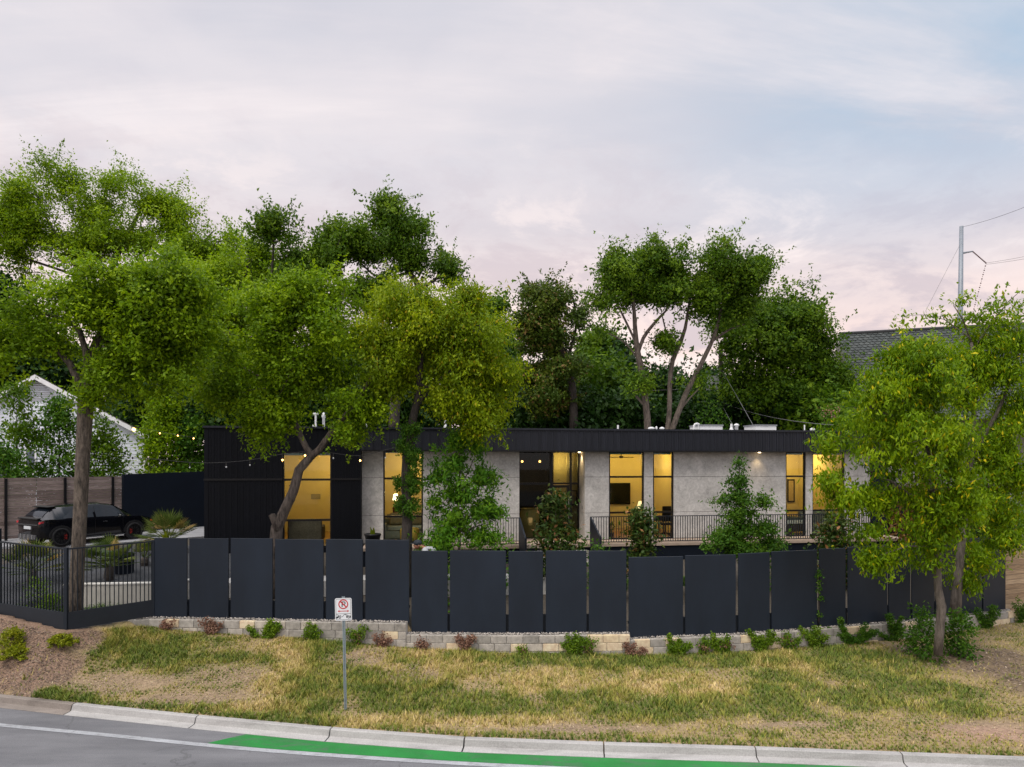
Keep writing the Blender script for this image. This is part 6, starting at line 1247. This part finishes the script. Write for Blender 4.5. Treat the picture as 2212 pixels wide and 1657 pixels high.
for i, ((a, b, rx, ry, Z, lm), ds) in enumerate(zip(BT, DESC)):
    tree('shade_tree', 'dark tree '+ds, 'tree', 'dark trees massed behind the houses', [T(Z, (a+3, 960, .25), (a-4, 880, .22), (a, b+10, .15), (a+5, b-ry*.5, .06))], Bs(Z, (a, b, rx*.8, ry*.7, 3), (a-rx*.45, b+ry*.3, rx*.55, ry*.55, 2.5), (a+rx*.45, b+ry*.25, rx*.55, ry*.55, 2.5), (a+rx*.1, b-ry*.5, rx*.55, ry*.45, 2.2), (a, b+ry*.75, rx*.9, ry*.4, 2.5)), 190, 74, (.34, .20), MATS[{'L_back': 'dark_backdrop_leaves', 'L_oakdark': 'deep_green_leaves'}[lm]], M_bark2, 100+i, spread=1.25, branches=26, r_tip=.03, shell=.33)
# hedge-like trees by the white house
def sm(name, label, px, Z, top, w, n, leaf, seed, ls=(.14, .085), shape='oval', base=None, ry=None, **k):
    x = XP(px, Z); zb = 1.86 if base is None else base; h = W(0, top, Z).z-zb; return shrub(name, label, 'tree' if 'tree' in name else 'shrub', None, (x, Z, zb), (w/FPX*Z, (ry or w)/FPX*Z, h), n, ls, leaf, seed, bark=M_bark2, shape=shape, **k)
sm('small_tree', 'wispy small tree against the white house at the left picture edge', 36, 33, 835, 52, 5200, L_oakdark, 31, clump=.30, ncl=60, ls=(.17, .10))
sm('small_tree', 'fuller small tree covering the white house beside the oak trunk', 128, 33.5, 868, 48, 6400, L_shrub, 32, clump=.30, ncl=80, ls=(.17, .10))
sm('small_tree', 'rounded small tree right of the oak trunk, before the white siding', 222, 34.5, 912, 44, 6400, L_oakdark, 33, clump=.30, ncl=80, ls=(.17, .10))
sm('small_tree', 'low ragged bush over the plank fence at the left picture edge', 8, 31, 965, 40, 2600, L_shrub, 34, clump=.28, ncl=36, ls=(.16, .10))
sm('hedge_tree', 'bright leafy hedge tree between the white house and the black house end', 352, 37.5, 858, 46, 9000, L_oak, 35, clump=.36, ncl=110, ls=(.18, .11))
sm('hedge_tree', 'broad leafy hedge tree touching the black end of the house', 415, 38, 905, 44, 9000, L_shrub, 36, clump=.36, ncl=110, ls=(.18, .11))
sm('crape_myrtle', 'taller airy crape myrtle with dusty pink blossom above the hedge', 400, 41, 775, 70, 8000, L_oakdark, 37, clump=.55, ncl=90, ls=(.2, .12))
rt = [o for o in S.objects if o.name == 'crape_myrtle'][0]
extra_crown(rt, Bs(40.6, (400, 785, 60, 24, 1.5), (445, 800, 36, 22, 1.2), (300, 808, 18, 12, .6)), 60, 4, (.13, .10), L_pink, 77, .35, False)
sm('pink_flowering_shrub', 'shrub dotted with pink blossom above the roof by the bright tree', 1790, 36, 868, 40, 2600, L_shrub, 38, clump=.5)
rt = [o for o in S.objects if o.name == 'pink_flowering_shrub'][0]; extra_crown(rt, Bs(35.3, (1795, 890, 36, 24, .8)), 34, 2, (.10, .08), L_pink, 78, .2, False)
sm('roof_edge_shrub', 'feathery shrub showing above the roof behind the wooden pole', 1535, 37, 878, 40, 2200, L_shrub, 39, clump=.5)
# rust-leaved tree in the shadow behind the bright tree
sm('japanese_maple', 'rust-leaved maple in the shadow behind the bright roadside tree', 2000, 26, 1050, 70, 3800, L_red, 40, (.13, .08), clump=.4)
sm('shade_shrub', 'dark evergreen shrub in the corner beyond the end of the house', 2150, 25, 1080, 70, 3600, L_oakdark, 43, clump=.4)

# ------------------------------------------------------------------ garden plants behind the fence
def gp(px, Z): x = XP(px, Z); return (x, Z, float(gz(x, Z)))
def young(name, label, px, Z, top, w, n, leaf, seed, ls, shape='cone', **k):
    b = gp(px, Z); h = W(0, top, Z).z-b[2]; return shrub(name, label, 'tree', None, b, (w/FPX*Z, w/FPX*Z*.8, h), n, ls, leaf, seed, bark=M_bark4, shape=shape, bent=True, nst=14, **k)
yt = tree('young_tree', 'slender feathery young tree with upright shoots in front of the rendered wall', 'tree', None, [T(20.6, (992, 1290, .045), (992, 1180, .04), (990, 1090, .034), (994, 1000, .022), (988, 930, .008)), T(20.6, (992, 1120, .018), (950, 1060, .013), (936, 1000, .007)), T(20.6, (991, 1090, .018), (1040, 1040, .013), (1068, 1000, .007)), T(20.6, (992, 1060, .015), (1020, 1000, .011), (1040, 950, .006)), T(20.6, (992, 1150, .018), (1050, 1130, .012), (1095, 1108, .006)), T(20.6, (992, 1040, .012), (960, 980, .008), (948, 945, .005))],
  Bs(20.6, (990, 945, 22, 30, .4), (945, 965, 12, 30, .3), (1030, 965, 18, 36, .4), (985, 1000, 45, 34, .7), (945, 1030, 30, 30, .6), (1045, 1030, 36, 34, .6), (990, 1060, 60, 34, .9), (940, 1090, 30, 30, .6), (1040, 1090, 40, 34, .7), (985, 1120, 64, 30, .9), (1070, 1105, 30, 12, .4), (960, 1160, 50, 28, .8), (1030, 1150, 55, 24, .8), (940, 1185, 30, 14, .5), (1075, 1160, 26, 18, .4)), 420, 27, (.165, .05), L_young, M_bark4, 51, spread=.31, carve_sc=.35, bent=True, branches=130, r_tip=.004, shell=.5, wig=.04)
young('magnolia_shrub', 'bronze-tinged magnolia before the entrance glass', 1200, 21.2, 1072, 46, 3000, L_magn, 52, (.18, .075), 'oval', clump=.2)
young('magnolia_shrub', 'bronze-tinged magnolia before the long railing by the television room', 1386, 21.6, 1108, 38, 2300, L_magn, 53, (.17, .075), 'cone', clump=.2)
young('magnolia_shrub', 'darkest magnolia under the edge of the bright roadside tree', 1808, 22.6, 1118, 44, 2400, L_magn, 54, (.17, .075), 'oval', clump=.22)
tree('young_oak', 'spire-shaped young oak in front of the rendered wall and long railing', 'tree', None, [T(21.8, (1607, 1290, .06), (1606, 1200, .05), (1602, 1120, .038), (1598, 1050, .022), (1597, 985, .006)), T(21.8, (1603, 1130, .015), (1650, 1090, .01), (1665, 1068, .006)), T(21.8, (1602, 1120, .015), (1560, 1080, .01), (1532, 1078, .006)), T(21.8, (1604, 1170, .018), (1650, 1140, .012), (1690, 1130, .006)), T(21.8, (1605, 1190, .018), (1550, 1180, .01), (1512, 1178, .006))],
  Bs(21.8, (1597, 1000, 7, 26, .15), (1598, 1040, 18, 24, .35), (1598, 1075, 30, 24, .5), (1560, 1082, 30, 12, .4), (1650, 1082, 22, 16, .4), (1600, 1110, 42, 22, .7), (1600, 1145, 60, 24, .9), (1570, 1165, 50, 18, .8), (1650, 1145, 40, 16, .6), (1605, 1185, 70, 26, 1), (1530, 1180, 26, 12, .5), (1670, 1175, 30, 18, .6)), 460, 32, (.10, .05), L_shrub, M_bark4, 55, spread=.30, carve_sc=0, branches=110, r_tip=.004, shell=.5)
for i, (px, Z, top, w, n, lf, lb) in enumerate([(960, 19.6, 1168, 46, 800, L_young, 'leafy low plant at the foot of the slender young tree'), (1062, 20.2, 1165, 36, 600, L_shrub, 'low leafy plant with red flowers beside the short railing'), (1285, 21, 1173, 30, 380, L_shrub, 'low plant at the foot of the step guard'), (1690, 21.6, 1178, 30, 400, L_shrub, 'low plant on the far side of the spire-shaped young oak')]):
    b = gp(px, Z); h = W(0, top, Z).z-b[2]; shrub('garden_shrub', lb, 'shrub', None, b, (w/FPX*Z, .5, h), n, (.12, .06), lf, 60+i, bent=True)
for i, (px, Z, l, lb) in enumerate([(1440, 20.6, 1.15, 'clump of arching ornamental grass right of the second magnolia'), (1480, 21, .95, 'smaller clump of arching ornamental grass before the dark plinth'), (1345, 20.6, .9, 'ornamental grass clump left of the second magnolia'), (1528, 21, .9, 'ornamental grass clump left of the spire-shaped young oak')]):
    b = gp(px, Z); b = (b[0], b[1], b[2]+.35); r = thing('ornamental_grass', lb, 'grass clump', b, 'ornamental grasses in the garden'); blades('foliage', b, 130, l, .022, .06, L_ornam, r, 80+i, arch=1.0, up=.7)
# fan palms and pots in the left yard
def palm(label, px, Z, base_py, h, n, seed, fan=13, L=.55):
    b = W(px, base_py, Z); b = (b.x, b.y, float(gz(b.x, b.y))); rs = random.Random(seed); r = thing('fan_palm', label, 'palm', b, 'fan palms in the gravel yard')
    q = MB(); q.lathe(b, [(.12, 0), (.15, .1), (.12, h*.45), (.07, h*.55)], 10); q.build('trunk', M_bark2, r)
    Vs, Fs, vs, stp = [], [], [], MB(); k = 0
    for i in range(n):
        a = rs.random()*6.28; el = rs.uniform(-.05, 1.35); l = h*rs.uniform(.55, .8); d = Vector((math.cos(a)*math.cos(el), math.sin(a)*math.cos(el), math.sin(el))); c = Vector(b)+Vector((0, 0, h*.5))+d*l
        stp.tube([tuple(Vector(b)+Vector((0, 0, h*.48))), tuple(c)], [.012, .007], 4)
        sd = d.cross(Vector((0, 0, 1))).normalized(); up_ = sd.cross(d).normalized(); val = 1.0 if rs.random() < .12 else rs.random()*.85
        for j in range(fan):
            w = (j/(fan-1)-.5)*2.5; dd = (d*math.cos(w)+sd*math.sin(w)+up_*.12*math.cos(w*1.2)).normalized(); ll = L*rs.uniform(.8, 1.1)*(1-.18*abs(w)); s2 = dd.cross(up_).normalized()*.017
            tip = c+dd*ll-Vector((0, 0, .07*ll)); m_ = c+dd*ll*.5
            Vs += [c, m_-s2, tip, m_+s2]; Fs.append((k, k+1, k+2, k+3)); vs.append(min(1, val+rs.uniform(-.1, .1))); k += 4
    stp.build('stalks', L_palm, r); np_mesh('foliage', np.array([tuple(v) for v in Vs]), np.array(Fs), L_palm, r, vs)
palm('fan palm at the end of the driveway, above the steel fence top', 364, 25, 1190, .88, 40, 1, 15, .62)
palm('green fan palm behind the barred railing, beside the dark pot', 236, 20.4, 1262, .85, 34, 2, 15, .46)
palm('dim bluish fan palm behind the left-hand railing run', 70, 20.2, 1270, .8, 34, 3, 15, .48)
palm('small yellowed fan palm against the end of the barred railing', 312, 22.5, 1215, .5, 18, 4, 13, .36)
b = gp(268, 21.4); q = MB(); q.lathe(b, [(.27, 0), (.29, .62), (.25, .62), (.25, .55)], 22); o = q.build('plant_pot', M_blackwall, None, smooth=False); tag(o, 'tall dark cylindrical pot in the gravel yard behind the railing', 'pot')
b = (XP(215, 18.7), 18.7, 1.1); r = thing('ornamental_grass', 'low dark grass tuft in front of the pale garden wall', 'grass clump', b, 'ornamental grasses in the garden'); blades('foliage', b, 170, .62, .02, .18, L_ornam, r, 90, arch=1.1, up=.5)
# planter on the garden wall, broad-leaved shoots
b = W(805, 1168, 19.5); b = (b.x, b.y, b.z+.05); r = thing('planter', 'black bowl planter with one upright leaf showing over the fence', 'planter', b); q = MB(); q.lathe((b[0], b[1], b[2]-.25), [(.12, 0), (.18, .1), (.22, .33), (.24, .36), (.24, .40), (.20, .40), (.18, .3)], 20); q.build('bowl', M_frame, r, smooth=True); q = MB(); q.tube([(b[0], b[1], b[2]-.9), (b[0], b[1], b[2]-.26)], .09, 12); q.lathe((b[0], b[1], float(gz(b[0], b[1]))), [(.16, 0), (.16, .05), (.09, .09)], 14); q.tube([(b[0], b[1], float(gz(b[0], b[1]))+.05), (b[0], b[1], b[2]-.8)], .08, 12); q.build('pedestal', M_frame, r)
def bigleaf(root, b, n, l, w, seed):
    blades('leaves', b, n, l, w, .02, L_lime, root, seed, arch=.15, up=1.0, v_hi=0)
bigleaf(r, (b[0], b[1], b[2]+.12), 4, .28, .11, 5)
for px, Z, pyb, lb in ((795-437, 19, 1160, ''),):
    b = W(px, pyb, Z); g = float(gz(b.x, b.y)); r = thing('broadleaf_plant', 'single bright green broad-leaved shoot over the leftmost fence panels', 'plant', (b.x, b.y, g)); q = MB(); q.tube([(b.x, b.y, g), (b.x, b.y, b.z)], [.02, .012], 6); q.build('stem', L_lime, r); bigleaf(r, (b.x, b.y, b.z-.1), 5, .36, .13, 6)
b = gp(950, 21); r = thing('planter', 'tall dark planter pot behind the slender young tree', 'planter', b); q = MB(); q.lathe(b, [(.2, 0), (.27, .9), (.30, .92), (.30, .98), (.25, .98), (.24, .9)], 20); q.build('pot', M_frame, r)

# ------------------------------------------------------------------ creepers and shrubs along the block wall
VN = [(375, 28, 30, 'd', 'small reddish dry creeper near the left end of the block wall'), (470, 52, 34, 'd', 'wide brown dry creeper, second from the left end of the block wall'), (588, 84, 34, 'g', 'wide green creeper hugging the wall under the fourth panel gap'), (680, 28, 38, 'g', 'narrow green creeper left of the parking sign'), (778, 36, 46, 'm', 'half dry creeper just right of the parking sign'), (828, 40, 30, 'd', 'thin dry creeper between the sign and the first wall step'), (915, 26, 26, 'd', 'tiny dry creeper below the first wall step'), (1008, 48, 44, 'd', 'dense red-brown dry creeper below the middle panels'), (1040+90, 24, 20, 'm', 'small weed at the wall foot right of the red-brown creeper'), (1236, 46, 56, 'g', 'bright green upright creeper near the second wall step'), (1268, 26, 40, 'm', 'reddish-tipped creeper touching the bright green one near the second step'), (1358, 44, 34, 'd', 'dry twiggy creeper at the second wall step'), (1450, 64, 42, 'g', 'rounded green creeper right of the second wall step'), (1512, 36, 36, 'm', 'sparse creeper between the rounded green one and a bushier one'), (1556, 60, 48, 'm', 'bushy creeper with reddish stems on the lower wall'), (1632, 60, 48, 'g', 'open green creeper under the narrow third panel'), (1690, 44, 40, 'm', 'thin creeper stems beside the open green creeper'), (1746, 56, 50, 'g', 'tall green creeper fanning up the lower wall'), (1835, 96, 54, 'k', 'widest dark green creeper on the lower wall'), (1915, 64, 52, 'k', 'dark creeper next to the bush at the roadside tree'), (2112, 54, 54, 'k', 'dark creeper right of the roadside trees'), (2186, 30, 50, 'k', 'last dark creeper at the far end of the block wall')]
def creeper(lb, b, hw, h, n, lf, seed):
    rs = np.random.default_rng(seed); root = thing('wall_creeper', lb, 'creeper', b, 'creepers growing up the block wall'); q = MB(); pts = []
    for k in range(int(rs.integers(6, 10))):
        x0 = rs.normal(0, hw*.22); lean = rs.uniform(-1, 1)*hw*1.05; hh = h*rs.uniform(.45, 1.1)*(1-.25*abs(lean)/max(hw, .01)); m = 7; ps = []
        for j in range(m):
            f = j/(m-1); ps.append((b[0]+x0+lean*f**1.2+rs.normal(0, .012), b[1]-.05-.07*math.sin(3.1*f)*rs.random()-.015, b[2]+hh*f))
        q.tube(ps, [.007*(1-.8*j/(m-1))+.0015 for j in range(m)], 5); pts += [(p, j/(m-1)) for j, p in enumerate(ps)]
    q.build('stem', M_bark4, root)
    P_ = np.array([p for p, f in pts]); fw = np.array([.25+f for p, f in pts]); pick = rs.choice(len(P_), n, p=fw/fw.sum()); c = P_[pick]+rs.normal(size=(n, 3))*np.array([.042, .03, .042]); c[:, 1] = np.minimum(c[:, 1], b[1]-.005)
    nrm = unit(rs.normal(size=(n, 3))*.6+np.array([0, -.8, .5])); ax = unit(rs.normal(size=(n, 3))+np.array([0, 0, -.3])); v = np.clip(.45*rs.random(len(P_))[pick]+.55*rs.random(n), 0, .9)
    leaf_mesh('foliage', c, ax, nrm, .05*(.6+.8*rs.random(n)), .034*(.6+.8*rs.random(n)), v, lf, root); return root
for i, (px, w, h, kd, lb) in enumerate(VN):
    p = wpt(px); zb = float(gz(p.x, p.y-.08)); sc_ = p.y/FPX; lf = {'d': L_dead, 'g': L_vine, 'm': L_vine, 'k': L_shrub}[kd]; n = int(w*h*(.35 if kd == 'd' else (.36 if kd == 'm' else .62)))+60
    rt = creeper(lb, (p.x, p.y-.035, zb), w*.5*sc_, h*sc_, int(n*1.1), lf, 200+i)
    if kd == 'm': extra_crown(rt, [(p.x, p.y-.12, zb+h*sc_*.4, w*.4*sc_, .07, h*.4*sc_)], 14, 9, (.05, .03), L_dead, 300+i, .1, False)
for px, Z, w, top, n, lb in ((1992, 17.3, 20, 1318, 1500, 'dark bush spreading left of the bright roadside trunk'), (2070, 17.4, 20, 1326, 1500, 'dark bush spreading right of the bright roadside trunk')):
    x = XP(px, Z); zb = float(gz(x, Z)); shrub('roadside_bush', lb, 'bush', None, (x, Z, zb), (w/FPX*Z, .55, W(0, top, Z).z-zb), n, (.085, .05), L_shrub, int(px), shape='ball', clump=.13)
for px, py, w, h, lf, lb in ((28, 1393, 30, 30, L_lime, 'largest yellow-green shrub on the mulch at the left edge'), (137, 1393, 24, 20, L_lime, 'yellow-green cushion shrub on the mulch, nearest the steel kick plate'), (34, 1422, 28, 22, L_lime, 'lowest yellow-green shrub on the mulch, nearest the kerb')):
    x, y = ground_point(px, py); shrub('low_shrub', lb, 'shrub', 'low shrubs on the mulch', (x, y, float(gz(x, y))), (w*1.1/FPX*y, .34, h*1.1/FPX*y), 1700, (.05, .034), lf, int(px*7), shape='ball', clump=.11, ncl=60)
for px, py, w, h, n, lb in ((105, 1340, 30, 52, 900, 'bright leafy vine clump at the corner of the railing'), (45, 1330, 22, 34, 420, 'smaller leafy vine clump on the left-hand railing run'), (82, 1325, 34, 80, 480, 'taller sparse vine climbing the bars of the railing')):
    x, y = ground_point(px, py); shrub('railing_vine', lb, 'vine', None, (x, y, float(gz(x, y))), (w/FPX*y, .22, h/FPX*y), n, (.07, .045), L_vine, int(px*5), shape='ball', clump=.12)
# creeper in the panel gap, ivy round the trunk
p = fp(1767, .0); tag_ = shrub('gap_creeper', 'thin creeper hanging in a gap of the curved fence section', 'creeper', None, (p.x, p.y-.04, .9), (.06, .05, 1.45), 260, (.06, .04), L_shrub, 401, shape='oval', clump=.05)
ivy = thing('ivy', 'ivy wrapped thickly round the dark trunk in front of the living room window', 'ivy', tuple(W(880, 1110, 20.3))); rs = np.random.default_rng(5); q = MB(); q.tube([tuple(W(872, 1120, 20.1)), tuple(W(868, 1060, 20.1)), tuple(W(872, 980, 20.1)), tuple(W(884, 930, 20.1))], .02, 5); q.build('stem', M_bark2, ivy)
extra_crown(ivy, Bs(20.2, (866, 1085, 14, 34, .3), (886, 1095, 18, 26, .32), (892, 1040, 26, 44, .35), (864, 1045, 18, 24, .3), (892, 985, 28, 38, .35), (874, 960, 22, 30, .32), (886, 930, 30, 26, .32)), 240, 34, (.065, .045), L_shrub, 6, .20, False, shell=.6)

# ------------------------------------------------------------------ grass, mulch, fallen leaves
def scatter(n, cond_lo=-15.5, hi=15.5):
    x = rng.uniform(cond_lo, hi, n); c = curbY(x); f = fenY(x)-.27; t = rng.random(n); y = c+.02+(f-c-.02)*t; return x, y, t
n0 = 330000; x, y, t = scatter(n0)
gw, swt, bwt, mw, lwt = (patchw(k, x, y) for k in 'gsbml'); ns = fbm(x*1.3, y*1.6, 21); ns2 = fbm(x*5, y*5, 23, 3)
fr = np.clip(1-(y-curbY(x))/(.22+.18*ns), 0, 1)*(x < 40); fr = np.where((x < -10.3), 0, fr)
mound = np.clip((x < -9.9)*(1.0), 0, 1)
dens = np.clip(.62+.40*gw+.32*swt+1.2*(ns-.5)+1.3*fr-.52*bwt-1.1*mw-.65*lwt+.9*(ns2-.5)-.55*mound*(1-fr)*(1-gw), .015, 1)
dens *= np.clip(.6+(y-12)*.0+.4, 0, 1)
keep = rng.random(n0) < dens*.92
x, y, gw, swt, bwt, lwt, ns, ns2, fr = (q[keep] for q in (x, y, gw, swt, bwt, lwt, ns, ns2, fr)); n = len(x); z = gz(x, y)
ns3 = fbm(x*2.6, y*3.2, 44, 3)
green = np.clip(.585+.32*gw-.30*swt-.18*bwt-.2*lwt+.95*(ns-.5)+.9*(ns2-.5)+.9*(ns3-.5)+.5*fr, 0, 1)
v = np.clip(.90-.80*green+rng.normal(0, .15, n), 0, 1)
hgt = .74*(.055+.04*gw+.04*swt+.03*fr)*(.5+.9*rng.random(n))*(.7+.8*fbm(x*3, y*3, 31, 2)); hgt *= np.where(bwt > .4, .55, 1)
an = rng.random(n)*6.283; lean = .35+.75*rng.random(n); dx, dy = np.cos(an)*hgt*lean, np.sin(an)*hgt*lean; wdt = .006+.007*rng.random(n); sx_, sy_ = np.cos(an+1.57+rng.normal(0, .6, n))*wdt, np.sin(an+1.57+rng.normal(0, .6, n))*wdt
tuft = rng.random(n) < .55; tx, ty = np.round(x/.11)*.11+.05*(vnoise(np.round(x/.11)*7.3, np.round(y/.11)*3.1, 5)-.5)*2, np.round(y/.11)*.11+.05*(vnoise(np.round(x/.11)*2.9, np.round(y/.11)*8.7, 6)-.5)*2
x = np.where(tuft, tx+(x-tx)*.35, x); y = np.where(tuft, ty+(y-ty)*.35, y); tv = vnoise(np.round(tx/.11)*1.37+.5, np.round(ty/.11)*1.91+.5, 9); hgt = hgt*np.where(tuft, .7+.9*tv, .8); v = np.clip(v+np.where(tuft, (tv-.5)*.42, 0), 0, 1); z = gz(x, y)
ok_ = y > curbY(x)+.01
x, y, z, hgt, v, an, lean, dx, dy, wdt, sx_, sy_ = (q[ok_] for q in (x, y, z, hgt, v, an, lean, dx, dy, wdt, sx_, sy_)); n = len(x); dx, dy = np.cos(an)*hgt*lean, np.sin(an)*hgt*lean
b0 = np.stack([x-sx_, y-sy_, z-.01], 1); b1 = np.stack([x+sx_, y+sy_, z-.01], 1); tp = np.stack([x+dx, y+dy, z+hgt], 1)
V = np.stack([b0, b1, tp], 1).reshape(-1, 3); o = np_mesh('grass', V, np.arange(3*n).reshape(n, 3), L_grass, None, v); tag(o, 'dry patchy green and straw grass on the roadside bank', 'grass', None, 'stuff')
def chips(name, n, wfun, m, lsz, label, dark=0):
    x, y, t = scatter(n); k = rng.random(n) < wfun(x, y); x, y = x[k], y[k]; n = len(x); z = gz(x, y)+.012; a = rng.random(n)*3.14; C = np.stack([x, y, z], 1); A = np.stack([np.cos(a), np.sin(a), rng.normal(0, .25, n)], 1); Nn = unit(np.stack([rng.normal(0, .35, n), rng.normal(0, .35, n), np.ones(n)], 1))
    o = leaf_mesh(name, C, A, Nn, lsz[0]*(.5+rng.random(n)), lsz[1]*(.6+.8*rng.random(n)), rng.random(n), m, None); tag(o, label, name.replace('_', ' '), None, 'stuff')
chips('mulch', 60000, lambda x, y: np.clip(patchw('m', x, y)+.7*(x < -9.9), 0, 1)*np.clip(patchw('m', x, y)+.25, 0, 1), M_mulchchip, (.055, .016), 'brown bark mulch under the low shrubs at the left')
chips('leaf_litter', 60000, lambda x, y: patchw('l', x, y)*.8+.02, M_mulchchip, (.09, .022), 'fallen brown leaves under the roadside trees at the right')
chips('straw_litter', 90000, lambda x, y: np.clip(patchw('b', x, y)*.45+patchw('s', x, y)*.35+.05, 0, 1)*(x > -10.5), M_strawchip if 'M_strawchip' in globals() else facematerial('straw_bits', [(0, (.20, .15, .10)), (.5, (.36, .28, .17)), (1, (.56, .46, .3))], .9, 9, .1, 0), (.07, .010), 'dry straw bits and crumbs on the bare patches of the bank')
